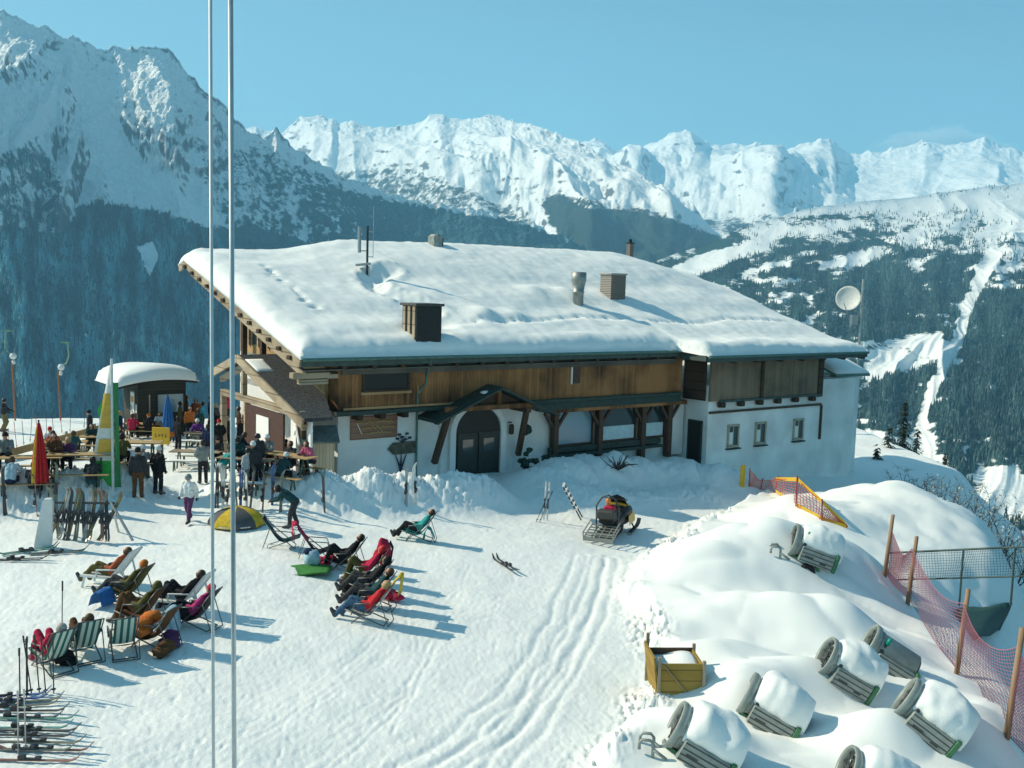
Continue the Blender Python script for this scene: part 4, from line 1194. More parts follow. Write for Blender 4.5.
u, v, z = roof_uv(428, 338, .75)
w = MB(); w.box((u, v + .55, z + .40), (1.30, 1.25, 2.1)); rb = w.build('roof_hatch', M_dark if False else mat('black_steel', (.016, .018, .018), .5, var=.3), roof)
w = MB(); w.box((u, v + .55, z + 1.48), (1.5, 1.45, .12), bev=.02); w.build('lid', mat('hatch_lid', (.06, .06, .055), .5, var=.3), rb)
w = MB()
for k in range(3): w.box((u - .67, v + .12 + .42 * k, z + .40), (.06, .2, 2.0))
w.build('side_batten', M_beam_l, rb)
u, v, z = roof_uv(578, 303, 1.0)
w = MB(); w.lathe([(.30, z - 1.2), (.30, z + .55), (.33, z + .56), (.33, z + .66), (.30, z + .67), (.36, z + 1.05), (.42, z + 1.25), (.42, z + 1.7), (.30, z + 1.72), (.0, z + 1.74)], 20, Matrix.Translation((u, v, 0)))
w.build('vent_pipe', mat('vent_zinc', (.30, .32, .30), .5, metal=.6, var=.25, scale=5), roof, True)
u, v, z = roof_uv(617, 300, 1.0)
def brick_mat():
    M = bpy.data.materials.new('chimney_brick'); M.use_nodes = True
    nt = M.node_tree; b = nt.nodes['Principled BSDF']; b.inputs['Roughness'].default_value = .9
    tc = nt.nodes.new('ShaderNodeTexCoord'); mp = nt.nodes.new('ShaderNodeMapping'); mp.inputs['Rotation'].default_value = (R(90), 0, 0)
    br = nt.nodes.new('ShaderNodeTexBrick'); br.inputs['Scale'].default_value = 5
    br.inputs['Color1'].default_value = (.17, .12, .09, 1); br.inputs['Color2'].default_value = (.10, .08, .07, 1); br.inputs['Mortar'].default_value = (.34, .33, .30, 1)
    nt.links.new(tc.outputs['Object'], mp.inputs[0]); nt.links.new(mp.outputs[0], br.inputs['Vector']); nt.links.new(br.outputs['Color'], b.inputs['Base Color'])
    return M
M_brick = brick_mat()
w = MB(); w.box((u, v + .4, z + .15), (1.15, .95, 2.6)); ch = w.build('chimney', M_brick, roof)
w = MB(); w.box((u, v + .4, z + 1.5), (1.3, 1.1, .10), bev=.02); w.build('chimney_slab', mat('concrete', (.36, .35, .33), .85, var=.2), ch)
u, v, z = roof_uv(630, 252, 1.0)
w = MB(); w.box((u, v, z + .0), (.42, .42, 1.4)); c2 = w.build('chimney', M_brick, roof)
w = MB(); w.box((u, v, z + .76), (.55, .55, .08)); w.lathe([(.14, z + .8), (.14, z + 1.0), (.19, z + 1.02), (0, z + 1.12)], 10, Matrix.Translation((u, v, 0))); w.build('chimney_cowl', M_dark, c2)
u, v, z = roof_uv(435, 258, 1.0)
w = MB(); z += .55
w = MB(); w.box((u, v, z + .2), (.62, .95, 1.3), bev=.14); vb = w.build('roof_vent', mat('vent_zinc', (.30, .32, .30), .5), roof)
w = MB(); w.box((u + .30, v - .1, z + .25), (.05, .6, .8), bev=.02); w.build('louvre', M_metal_d, vb)

# --- aerial on the roof
u, v, z = roof_uv(367, 276, 1.0)
base = H2W(u, v, z)
aer = thing('roof_aerial', 'grey mast with panel antennas standing in the trodden snow on the roof', 'aerial', base)
w = MB(); w.tube([(0, 0, -.8), (0, 0, 2.6)], .06); w.build('mast', M_metal_d, aer)
w = MB(); w.tube([(-.42, 0, 1.2), (-.42, 0, 2.55)], .095, 10); w.tube([(0, 0, 1.3), (-.42, 0, 1.3)], .03); w.build('panel_antenna', M_metal, aer)
w = MB(); w.tube([(.30, 0, .95), (.30, 0, 3.6)], .018, 6); w.tube([(0, 0, 2.3), (.30, 0, 2.3)], .02); w.tube([(0, 0, 1.0), (.30, 0, 1.0)], .02); w.build('whip_antenna', M_metal, aer)
w = MB(); w.box((-.12, 0, .62), (.78, .5, .12), Matrix.Rotation(R(-8), 4, 'Y'), bev=.03); w.tube([(.1, 0, -.2), (.1, 0, .5)], .05); w.build('bracket_plate', M_metal, aer)

# --- satellite dish on a pole behind the right-hand eave
pb = P(860, 334, 66); dsh = thing('satellite_dish', 'round white satellite dish on a mast rising past the right end of the roof', 'satellite dish', (pb.x, pb.y, pb.z - 2.0))
w = MB(); w.tube([(0, 0, -9), (0, 0, 5.6)], .09); w.build('mast', M_metal, dsh)
w = MB()
pr = []
for k in range(8):
    r_ = .78 * k / 7; pr.append((r_, .2 * (r_ / .78) ** 2))
pr2 = [(r_ + .0, z_ - .05) for r_, z_ in pr[::-1]]
w.lathe(pr + [(.81, .19)] + pr2, 28, Matrix.Translation((-.95, -.2, 4.3)) @ Matrix.Rotation(R(-30), 4, 'Z') @ Matrix.Rotation(R(82), 4, 'X'))
w.build('reflector', mat('dish_white', (.66, .68, .64), .5), dsh, True)
w = MB(); w.tube([(0, 0, 4.1), (-.7, .05, 4.2)], .05); w.tube([(0, 0, 3.2), (-.9, -.1, 3.9)], .035); w.tube([(-1.0, -.3, 3.25), (-1.6, -1.3, 4.0)], .03); w.build('arm', M_metal, dsh)
w = MB(); w.box((-.45, 0, 2.9), (.5, .3, .7), bev=.05); w.tube([(0, 0, 3.0), (-.5, 0, 3.0)], .04); w.build('receiver_box', M_metal, dsh)
# ------------------------------------------------------------------ people
SKIN = mat('skin', (.52, .30, .20), .6, var=.08)
M_eye = mat('eye_dark', (.02, .015, .012), .3)
M_boot = mat('ski_boot', (.05, .05, .055), .4, var=.3)
M_glove = mat('glove', (.03, .03, .032), .7)
CLOTH = {
    'black': (.016, .017, .020), 'charcoal': (.040, .042, .046), 'darkteal': (.018, .060, .066), 'teal': (.03, .30, .28), 'cyan': (.05, .42, .55),
    'blue': (.04, .16, .42), 'navy': (.015, .028, .075), 'jeans': (.05, .11, .19), 'lightblue': (.36, .52, .60), 'white': (.70, .73, .72), 'grey': (.19, .22, .22),
    'lightgrey': (.42, .45, .45), 'red': (.48, .025, .03), 'crimson': (.42, .02, .06), 'magenta': (.36, .03, .14), 'pink': (.50, .12, .22), 'purple': (.17, .05, .28), 'plum': (.12, .045, .12),
    'orange': (.52, .15, .03), 'brown': (.11, .055, .025), 'olive': (.095, .085, .025), 'khaki': (.20, .16, .08), 'green': (.05, .20, .05), 'yellow': (.60, .42, .04), 'rust': (.33, .09, .04)}
def cloth(c): return mat('cloth_' + c, CLOTH[c], .85, var=.22, scale=9, bump=.35, bscale=22, spec=.2)

def V3(*a): return Vector(a)
def mirror(d):
    return d

def pose(kind):
    """joints of the figure, x forward, y left, z up (metres)"""
    J = {}
    def both(k, l, r=None):
        r = r or (l[0], -l[1], l[2]); J[k + 'L'] = V3(*l); J[k + 'R'] = V3(*r)
    if kind in ('stand', 'stand_hands', 'ski', 'walk'):
        J['pel'] = V3(0, 0, .95); J['chest'] = V3(.01, 0, 1.30); J['neck'] = V3(.02, 0, 1.48); J['head'] = V3(.05, 0, 1.63); J['face'] = V3(1, 0, -.05)
        both('sh', (0, .185, 1.42)); both('el', (-.03, .26, 1.14)); both('wr', (.07, .25, .90)); both('fi', (.12, .235, .80))
        both('hip', (0, .095, .92)); both('kn', (.03, .11, .51)); both('an', (-.01, .12, .10)); both('to', (.19, .14, .06))
        if kind == 'stand_hands':
            both('el', (.0, .30, 1.16)); both('wr', (.16, .14, 1.02)); both('fi', (.22, .06, 1.0)); J['face'] = V3(.9, .35, -.1)
        if kind == 'walk':
            both('kn', (.17, .10, .53), (-.03, -.10, .50)); both('an', (.24, .11, .11), (-.32, -.11, .16)); both('to', (.43, .13, .09), (-.17, -.13, .07))
            both('el', (-.14, .24, 1.16), (.05, -.25, 1.14)); both('wr', (-.10, .25, .92), (.24, -.22, .98)); both('fi', (-.07, .25, .82), (.32, -.20, .94))
        if kind == 'ski':
            both('kn', (.14, .13, .52), (.10, -.17, .50)); both('an', (-.05, .19, .10), (-.08, -.22, .10)); both('to', (.14, .20, .07), (.12, -.24, .07))
            both('el', (.10, .30, 1.17)); both('wr', (.34, .28, 1.08)); both('fi', (.42, .27, 1.05))
    elif kind == 'bend':
        J['pel'] = V3(-.12, 0, .90); J['chest'] = V3(.18, 0, 1.14); J['neck'] = V3(.33, 0, 1.24); J['head'] = V3(.45, 0, 1.28); J['face'] = V3(.75, 0, -.65)
        both('sh', (.27, .185, 1.20)); both('el', (.40, .22, .98)); both('wr', (.60, .14, .92)); both('fi', (.70, .10, .90))
        both('hip', (-.12, .095, .88)); both('kn', (.02, .12, .50), (-.06, -.12, .50)); both('an', (.03, .14, .10), (-.18, -.16, .10)); both('to', (.23, .16, .06), (.02, -.18, .06))
    elif kind in ('sit', 'sit_lean'):
        k = .0 if kind == 'sit' else .14
        J['pel'] = V3(0, 0, .55); J['chest'] = V3(.05 + k, 0, .90); J['neck'] = V3(.08 + 1.4 * k, 0, 1.08); J['head'] = V3(.13 + 1.6 * k, 0, 1.22 - .2 * k); J['face'] = V3(1, 0, -.15)
        both('sh', (.05 + 1.3 * k, .185, 1.02)); both('el', (.20 + k, .26, .80)); both('wr', (.40 + k, .16, .84)); both('fi', (.50 + k, .11, .85))
        both('hip', (.02, .10, .54)); both('kn', (.44, .13, .56)); both('an', (.42, .14, .12)); both('to', (.61, .15, .07))
    else:                       # lying back in a deck chair
        J['pel'] = V3(.0, 0, .42); J['chest'] = V3(-.27, 0, .71); J['neck'] = V3(-.39, 0, .87); J['head'] = V3(-.44, 0, 1.01); J['face'] = V3(.90, 0, .35)
        both('sh', (-.33, .185, .83)); both('el', (-.16, .27, .58)); both('wr', (.08, .17, .58)); both('fi', (.16, .09, .57))
        both('hip', (.05, .10, .41)); both('kn', (.48, .12, .54), (.47, -.13, .57)); both('an', (.84, .13, .17), (.74, -.15, .13)); both('to', (.93, .15, .33), (.88, -.18, .26))
        if kind == 'lounge_knees':
            both('kn', (.40, .12, .74), (.38, -.13, .70)); both('an', (.60, .13, .12), (.56, -.15, .12)); both('to', (.79, .14, .08), (.74, -.17, .08))
    return J

_pose_cache = {}
def pose_mesh(kind):
    if kind in _pose_cache: return _pose_cache[kind]
    J = pose(kind); caps = []           # (a, b, ra, rb, material)
    SK, JA, TR, BO, GL = 0, 1, 2, 3, 4
    up = (J['chest'] - J['pel']).normalized(); side = V3(0, 1, 0)
    for s in (-1, 1):
        caps.append((J['pel'] + side * .065 * s, J['chest'] + side * .075 * s, .125, .125, JA))
        caps.append((J['chest'] + side * .07 * s, J['neck'] + side * .05 * s - up * .06, .118, .085, JA))
        caps.append((J['pel'] + side * .06 * s - up * .03, J['pel'] + side * .06 * s + up * .02, .128, .12, TR))
    caps.append((J['neck'] - up * .05, J['neck'] + up * .03, .075, .062, JA))
    caps.append((J['neck'], J['head'], .052, .055, SK))
    f = J['face'].normalized(); hu = (up * .6 + V3(0, 0, .6)); hu = (hu - f * hu.dot(f)).normalized(); hs = hu.cross(f).normalized()
    H = J['head']
    caps.append((H - hu * .035 + f * .01, H + hu * .035, .076, .086, SK))
    caps.append((H - hu * .075 + f * .035, H - hu * .06 + f * .03, .045, .05, SK))     # jaw
    caps.append((H + f * .082 - hu * .0, H + f * .102 - hu * .022, .013, .018, SK))     # nose
    for s in (-1, 1):
        caps.append((H + hs * .082 * s - hu * .02, H + hs * .088 * s + hu * .015, .017, .02, SK))   # ears
    for q in 'LR':
        caps += [(J['sh' + q], J['el' + q], .075, .062, JA), (J['el' + q], J['wr' + q], .060, .048, JA), (J['wr' + q], J['wr' + q].lerp(J['fi' + q], .55), .040, .044, GL),
                 (J['hip' + q], J['kn' + q], .105, .078, TR), (J['kn' + q], J['an' + q], .078, .070, TR), (J['an' + q] + V3(0, 0, .06), J['an' + q], .072, .070, BO), (J['an' + q], J['to' + q], .066, .050, BO)]
    mb = MB()
    for a, b, ra, rb, m_ in caps:
        mb.tube([a, b], [ra, rb], 12) if (b - a).length > 1e-4 else None
        mb.ball(a, ra * .995, nu=12, nv=8); mb.ball(b, rb * .995, nu=12, nv=8)
    o = mb.build('tmp', None)
    md = o.modifiers.new('r', 'REMESH'); md.mode = 'VOXEL'; md.voxel_size = .021; md.use_smooth_shade = True
    sm = o.modifiers.new('s', 'SMOOTH'); sm.factor = .5; sm.iterations = 2
    dg = bpy.context.evaluated_depsgraph_get()
    me = bpy.data.meshes.new_from_object(o.evaluated_get(dg))
    bpy.data.objects.remove(o)
    n = len(me.vertices); co = np.empty(n * 3); me.vertices.foreach_get('co', co); co = co.reshape(-1, 3)
    # soft folds in the clothing
    no = np.empty(n * 3); me.vertices.foreach_get('normal', no); no = no.reshape(-1, 3)
    best = np.full(n, 1e9); who = np.zeros(n, int)
    for a, b, ra, rb, m_ in caps:
        a_ = np.array(a); b_ = np.array(b); ab = b_ - a_
        t = np.clip(((co - a_) @ ab) / (ab @ ab + 1e-12), 0, 1)
        d = np.linalg.norm(co - a_ - t[:, None] * ab, axis=1) - (ra + (rb - ra) * t)
        m2 = d < best - 1e-6; best = np.where(m2, d, best); who = np.where(m2, m_, who)
    fold = perlin(co[:, 0] * 9 + co[:, 1] * 4, co[:, 2] * 14 + co[:, 1] * 5, 71)
    amp = np.where((who == 1) | (who == 2), .009, 0)
    co2 = co + no * (fold * amp)[:, None]
    verts = [tuple(p) for p in co2]
    faces = [tuple(p.vertices) for p in me.polygons]
    fm = [int(who[f_[0]]) for f_ in faces]
    bpy.data.meshes.remove(me)
    # fingers and face details, joined to the same mesh
    ex = MB(); exm = []
    for q in 'LR':
        w_, e_ = J['wr' + q], J['fi' + q]; d = (e_ - w_).normalized()
        ax = d.cross(V3(0, 0, 1)); ax = ax.normalized() if ax.length > .2 else V3(1, 0, 0).cross(d).normalized()
        palm = w_.lerp(e_, .62); cu = ax.cross(d) * -.03
        k0 = len(ex.f)
        for k, (off, ln) in enumerate(((-.030, .060), (-.010, .072), (.011, .068), (.030, .052))):
            b = palm + ax * off
            ex.tube([b - d * .01, b + d * ln * .55 + cu * .2, b + d * ln + cu * .9], [.0125, .0115, .009], 6)
        s_ = 1 if q == 'L' else -1
        ex.tube([w_.lerp(e_, .2) + ax * .03 * -s_, w_.lerp(e_, .45) + ax * .062 * -s_ + cu * .3, w_.lerp(e_, .75) + ax * .066 * -s_ + cu], [.014, .013, .010], 6)
        exm += [4] * (len(ex.f) - k0)
    for s in (-1, 1):
        k0 = len(ex.f); ex.ball(H + hs * .034 * s + f * .078 + hu * .012, .0115, nu=8, nv=6); exm += [5] * (len(ex.f) - k0)
    k0 = len(ex.f); ex.tube([H - hs * .022 + f * .080 - hu * .058, H + f * .088 - hu * .060, H + hs * .022 + f * .080 - hu * .058], .006, 5); exm += [5] * (len(ex.f) - k0)
    nv = len(verts)
    verts += ex.v; faces += [tuple(i + nv for i in f_) for f_ in ex.f]; fm += exm
    pm = bpy.data.meshes.new('person_' + kind); pm.from_pydata(verts, [], faces)
    for _ in range(6): pm.materials.append(None)
    pm.polygons.foreach_set('material_index', fm); pm.polygons.foreach_set('use_smooth', [True] * len(fm))
    T = Matrix((f, -hs if False else hu.cross(f), hu)).transposed().to_4x4(); T.translation = H
    _pose_cache[kind] = (pm, T, J)
    return _pose_cache[kind]

def hat_mesh(kind):
    w = MB()
    if kind == 'helmet':
        w.lathe([(.0, .135), (.05, .130), (.088, .105), (.112, .06), (.120, .01), (.118, -.04), (.105, -.05), (.100, -.02)], 18, Matrix.Translation((-.012, 0, .0)))
    elif kind == 'beanie':
        w.lathe([(.0, .150), (.045, .143), (.080, .115), (.099, .07), (.104, .03), (.108, .028), (.108, -.008), (.098, -.012)], 16, Matrix.Translation((-.012, 0, .01)) @ Matrix.Rotation(R(-12), 4, 'Y'))
    elif kind == 'hood':
        w.ball((-.035, 0, .0), (.120, .125, .150), nu=14, nv=10, jit=.12, seed=2)
    else:   # hair
        w.lathe([(.0, .128), (.05, .122), (.082, .098), (.101, .05), (.106, .0), (.102, -.06), (.080, -.09)], 16, Matrix.Translation((-.030, 0, .004)) @ Matrix.Rotation(R(-22), 4, 'Y'))
    return w

def person(kind, loc, rz, label, jacket, trousers, hat=('hair', 'brown'), scale=1.0, group=None, boots=None, gloves=None):
    pm, T, J = pose_mesh(kind)
    me = pm.copy()
    for i, m_ in enumerate((SKIN, cloth(jacket), cloth(trousers), boots or M_boot, gloves or M_glove, M_eye)): me.materials[i] = m_
    o = bpy.data.objects.new('person', me); col.objects.link(o)
    o.location = loc; o.rotation_euler = (0, 0, rz); o.scale = (scale,) * 3
    tag(o, label, 'person', group)
    hm = {'hair': {'brown': (.06, .03, .015), 'black': (.012, .01, .009), 'blond': (.36, .25, .11), 'grey': (.3, .29, .28)}}
    if hat[0] == 'hair': M = mat('hair_' + hat[1], hm['hair'][hat[1]], .6, var=.3, scale=30)
    elif hat[0] == 'helmet': M = mat('helmet_' + hat[1], CLOTH[hat[1]], .3, var=.05)
    else: M = cloth(hat[1])
    h = hat_mesh(hat[0]).build({'hair': 'hair', 'helmet': 'helmet', 'beanie': 'knitted_hat', 'hood': 'hood'}[hat[0]], M, o, True)
    h.matrix_local = T
    return o

# ------------------------------------------------------------------ deck chairs, loungers
M_ctube = mat('chair_tube', (.10, .11, .11), .4, metal=.4, var=.15)
M_cwhite = mat('white_plastic', (.66, .69, .68), .45, var=.06)
M_cwood = board_mat('chair_wood', (.24, .15, .08), (.42, .29, .17), .5, 'z')

def deck_chair(loc, rz, label, sling, frame=None, towel=None, group='deck chairs on the sunny snow'):
    """folding chair: two crossed frames and a fabric sling, facing local +x"""
    t = thing('deck_chair', label, 'deck chair', loc, rz, group); t.scale = (.94,) * 3
    fm = frame or M_ctube
    w = MB()
    for s in (-.29, .29):
        w.tube([(-.66, s, 1.06), (-.40, s, .72), (.42, s, .015)], .017, 6)
        w.tube([(.58, s * .93, .40), (-.52, s * .93, .015)], .017, 6)
        w.tube([(-.42, s * 1.06, .74), (-.66, s * 1.06, .015)], .013, 6)
        w.tube([(-.36, s * 1.1, .66), (.30, s * 1.1, .60), (.40, s * 1.0, .28)], .018, 6)
    for (x, z, y) in ((-.66, 1.06, .29), (.42, .02, .29), (.58, .40, .27), (-.52, .02, .27), (-.66, .02, .30)):
        w.tube([(x, -y, z), (x, y, z)], .016, 6)
    w.build('frame', fm, t, True)
    prof = [(.58, .415), (.40, .335), (.20, .265), (.02, .245), (-.12, .295), (-.26, .46), (-.42, .70), (-.56, .91), (-.665, 1.075)]
    w = MB(); w.slab([[(x, y, z - .03 * (1 - (y / .25) ** 2)) for y in (-.25, -.12, 0, .12, .25)] for x, z in prof], .012)
    w.build('sling', sling, t, True)
    return t

def slat_lounger(loc, rz, label, group='deck chairs on the sunny snow'):
    t = thing('sun_lounger', label, 'sun lounger', loc, rz, group)
    w = MB()
    for s in (-.30, .30):
        w.beam((.75, s, .33), (-.12, s, .30), .05, .05); w.beam((-.12, s, .30), (-.72, s, 1.06), .05, .05)
        w.beam((.62, s, .32), (.70, s, .0), .045, .05); w.beam((-.10, s, .30), (-.34, s, .0), .045, .05); w.beam((-.44, s, .70), (-.62, s, .0), .035, .04)
        w.beam((-.30, s * 1.05, .56), (.28, s * 1.05, .52), .06, .03); w.beam((.26, s * 1.05, .5), (.28, s * 1.05, .3), .04, .03)
    w.build('frame', M_cwhite, t)
    w = MB()
    for k in range(5):
        y = -.24 + .12 * k; w.beam((.74, y, .345), (-.10, y, .315), .09, .018)
    w.build('seat', M_cwhite, t)
    w = MB()
    for k in range(5):
        y = -.24 + .12 * k; w.beam((-.14, y, .34), (-.74, y, 1.10), .09, .018)
    w.build('backrest', M_cwhite, t)
    return t

M_str = stripe_mat('striped_canvas', (.52, .58, .50), (.015, .12, .105), .075, 'y')
def face(px, py, deg): return G(px, py), R(deg)

def towel(loc, rz, label, colour, w_=.55, L_=1.0, prof=None, name='towel', cat='towel'):
    prof = prof or [(-.50, .86), (-.60, 1.0), (-.68, 1.10), (-.72, 1.02), (-.70, .78), (-.66, .52)]
    mb = MB()
    rows = []
    for i, (x, z) in enumerate(prof):
        rows.append([(x + .02 * math.sin(7 * y + i), y, z + .012 * math.sin(11 * y + i * 1.3)) for y in np.linspace(-w_ / 2, w_ / 2, 9)])
    mb.slab(rows, .015)
    o = mb.build(name, cloth(colour), None, True); o.location = loc; o.rotation_euler = (0, 0, rz)
    return tag(o, label, cat)

CH = 'people resting in deck chairs'
# --- left group
p, a = face(112, 586, 172)
slat_lounger(p, a, 'white slatted sun lounger farthest from the camera in the left group')
person('lounge', p, a, 'person in red jacket and olive trousers lying back on the far white lounger', 'rust', 'olive', ('hair', 'brown'), group=CH)
p, a = face(128, 601, 168)
deck_chair(p, a, 'deck chair with olive canvas behind the white lounger of the left group', cloth('olive'))
person('lounge', p, a, 'person in olive coat stretched out in a canvas deck chair beside a blue towel', 'olive', 'charcoal', ('beanie', 'orange'), group=CH)
towel(G(106, 608) + Vector((0, 0, .0)), R(160), 'bright blue towel hanging over the foot end of an olive deck chair', 'blue', prof=[(.30, .10), (.22, .38), (.10, .50), (-.02, .42), (-.10, .12)])
p, a = face(140, 624, 170)
deck_chair(p, a, 'deck chair holding the person wrapped in a brown coat in the left group', cloth('brown'))
person('lounge_knees', p, a, 'person wrapped in a brown coat with raised knees in the middle of the left group', 'olive', 'brown', ('hood', 'olive'), group=CH)
p, a = face(184, 611, 170)
slat_lounger(p, a, 'white slatted sun lounger with a person all in black, nearest the thin poles')
person('lounge_knees', p, a, 'person all in black lounging with knees up on a white lounger', 'black', 'black', ('hair', 'black'), group=CH)
p, a = face(194, 627, 168)
deck_chair(p, a, 'deck chair holding the person in a magenta jacket by the thin poles', cloth('charcoal'))
person('lounge', p, a, 'person in magenta jacket and black trousers in a dark deck chair', 'magenta', 'black', ('beanie', 'crimson'), group=CH)
towel(G(172, 634), R(170), 'teal towel hanging from a deck chair in the left group', 'lightblue', prof=[(.25, .15), (.18, .50), (.06, .66), (-.05, .56), (-.12, .10)])
p, a = face(152, 646, 165)
deck_chair(p, a, 'low deck chair with red jackets piled in it in the left group', cloth('brown'))
w = MB()
for k in range(5): w.ball((random.uniform(-.25, .25), random.uniform(-.2, .2), .36 + .08 * k), (.24, .2, .12), jit=.5, seed=k + 30)
o = w.build('jacket', cloth('orange'), None, True); o.location = p; tag(o, 'bright orange red jacket heaped in a low deck chair', 'jacket')
for (px, py, dg, lab, plab, jk, tr, ht) in (
    (123, 652, 118, 'green and white striped deck chair seen from behind, rightmost of three', None, None, None, None),
    (84, 656, 128, 'green and white striped deck chair seen from behind, middle of three', 'person in dark clothes sitting in the middle striped deck chair', 'charcoal', 'brown', ('hair', 'brown')),
    (52, 668, 140, 'green and white striped deck chair seen from behind, leftmost of three', 'person in crimson jacket and crimson trousers in the leftmost striped deck chair', 'crimson', 'crimson', ('hair', 'grey'))):
    p, a = face(px, py, dg)
    deck_chair(p, a, lab, M_str)
    if plab: person('lounge_knees', p, a, plab, jk, tr, ht, group=CH)

# --- centre group: a row of chairs facing the sun
p, a = face(283, 547, 8)
deck_chair(p, a, 'empty deck chair with dark canvas beside the yellow parasol', cloth('darkteal'))
p, a = face(318, 558, 12)
deck_chair(p, a, 'deck chair turned away from the others with a red jacket over its back', cloth('black'))
towel(p, a, 'red jacket hung over the back of the chair next to the empty deck chair', 'crimson', name='jacket', cat='jacket', prof=[(-.30, .56), (-.50, .88), (-.68, 1.16), (-.80, 1.14), (-.80, .86), (-.72, .6)])
rowd = [
    (368, 622, 172, 'nearest deck chair of the centre row, with pale canvas', 'lightgrey', 'person in red puffer jacket and blue jeans in the nearest chair of the centre row', 'lounge', 'red', 'jeans', ('hair', 'blond')),
    (372, 608, 174, 'second deck chair from the front of the centre row', 'darkteal', 'person in dark teal jacket, second from the front in the centre row', 'lounge', 'darkteal', 'charcoal', ('hair', 'brown')),
    (370, 595, 176, 'third deck chair from the front of the centre row', 'grey', 'person in hooded black jacket, third from the front in the centre row', 'lounge', 'black', 'charcoal', ('hood', 'black')),
    (366, 583, 178, 'fourth deck chair of the centre row, below the red rucksack', 'green', 'person in crimson jacket and dark green trousers, fourth in the centre row', 'lounge_knees', 'crimson', 'olive', ('hood', 'red')),
    (345, 570, 176, 'deck chair under the person all in black at the far end of the centre row', 'black', 'person all in black leaning back at the far end of the centre row', 'lounge_knees', 'black', 'black', ('hair', 'black'))]
for (px, py, dg, lab, sl_, plab, ps, jk, tr, ht) in rowd:
    p, a = face(px, py, dg)
    deck_chair(p, a, lab, cloth(sl_))
    person(ps, p, a, plab, jk, tr, ht, group=CH, scale=1.03)
p, a = face(374, 614, 173)
towel(p, a, 'yellow green towel draped over a chair back in the centre row', 'yellow', prof=[(-.46, .80), (-.60, 1.02), (-.70, 1.14), (-.76, 1.08), (-.74, .86), (-.70, .62)])
p = G(383, 566)
w = MB(); w.ball((0, 0, .45), (.24, .20, .46), jit=.25, seed=8, nu=14, nv=10); rk = w.build('rucksack', cloth('crimson'), None, True); rk.location = p
tag(rk, 'tall red rucksack standing upright behind the centre row of chairs', 'rucksack')
w = MB(); w.ball((-.2, 0, .32), (.12, .16, .2), jit=.2, seed=9); w.build('front_pocket', cloth('red'), rk, True)
w = MB(); w.tube([(.2, .1, .8), (.30, .1, .6), (.24, .1, .2)], .025, 6); w.tube([(.2, -.1, .8), (.30, -.1, .6), (.24, -.1, .2)], .025, 6); w.build('strap', cloth('black'), rk)
p, a = face(418, 540, 176)
deck_chair(p, a, 'deck chair standing alone in front of the snow bank by the entrance', cloth('teal'))
person('lounge', p, a, 'person in black with a teal jacket lying in the chair that stands alone', 'teal', 'black', ('hair', 'brown'), group=CH)
p = G(428, 543)
o = towel(p, R(176), 'turquoise jacket hanging over the side of the chair that stands alone', 'teal', w_=.34, name='jacket', cat='jacket', prof=[(.16, .12), (.12, .36), (.02, .56), (-.10, .50), (-.22, .2)])
# green mat and grey bag on the snow
p = G(302, 572)
w = MB(); w.slab([[(x, y, .05 + .05 * math.sin(x * 3 + y * 2) + .04 * (abs(y) > .3)) for y in np.linspace(-.42, .42, 8)] for x in np.linspace(-.85, .85, 14)], .05)
o = w.build('ground_mat', cloth('green'), None, True); o.location = p; o.rotation_euler = (0, 0, R(4)); tag(o, 'green mat lying on the snow in front of the centre chairs', 'mat')
p = G(312, 568)
w = MB(); w.ball((0, 0, .30), (.26, .2, .28), jit=.35, seed=12, nu=14, nv=10); bg = w.build('bag', cloth('lightblue'), None, True); bg.location = p; tag(bg, 'grey blue bag resting on the green mat', 'bag')
w = MB(); w.ball((-.1, 0, .50), (.16, .14, .12), jit=.4, seed=14); w.build('flap', cloth('navy'), bg, True)

# --- people on their feet
ST = 'people standing on the snow'
person('stand', G(138, 499), R(100), 'person seen from behind in dark jacket and brown trousers with a dark hat', 'charcoal', 'brown', ('beanie', 'black'), 1.06, ST)
person('stand', G(158, 495), R(75), 'person seen from behind all in black with a white cap', 'black', 'black', ('beanie', 'white'), 1.05, ST)
person('walk', G(189, 523), R(-100), 'person in white jacket, purple trousers and grey helmet walking towards the camera', 'white', 'plum', ('helmet', 'grey'), .98, ST)
person('bend', G(291, 528), R(185), 'person in dark teal jacket bending over beside the snow bank', 'darkteal', 'charcoal', ('hair', 'black'), 1.06, ST)
person('stand_hands', G(203, 484), R(120), 'person in grey jacket and black trousers standing by the thin poles', 'grey', 'black', ('hair', 'black'), 1.05, ST)
person('ski', G(4, 432), R(10), 'distant skier in olive clothes on the slope at the left edge', 'charcoal', 'khaki', ('helmet', 'black'), 1.0, ST)
person('stand', G(190, 440), R(-60), 'person in orange jacket standing among the terrace tables', 'orange', 'black', ('hair', 'brown'), 1.0, ST)
person('stand', G(203, 434), R(200), 'person in bright cyan jacket standing behind the orange jacket', 'cyan', 'charcoal', ('hair', 'black'), 1.0, ST)
person('stand', G(186, 428), R(30), 'person in brown coat standing beside the blue closed parasol', 'brown', 'black', ('hair', 'brown'), 1.05, ST)
person('stand', G(214, 445), R(100), 'person in black jacket standing right behind the left thin pole', 'black', 'black', ('hair', 'black'), 1.0, ST)
person('stand', G(172, 442), R(-90), 'small dark figure walking between the terrace tables', 'charcoal', 'charcoal', ('beanie', 'black'), .72, ST)
person('stand_hands', G(222, 432), R(-30), 'person in pale grey jacket standing in the terrace crowd', 'lightgrey', 'navy', ('hair', 'brown'), 1.0, ST)
person('stand', G(228, 424), R(180), 'person in red jacket far back in the terrace crowd', 'crimson', 'black', ('hair', 'brown'), 1.0, ST)
person('stand_hands', G(166, 424), R(-100), 'person in navy jacket standing under the blue closed parasol', 'navy', 'navy', ('beanie', 'orange'), 1.0, ST)
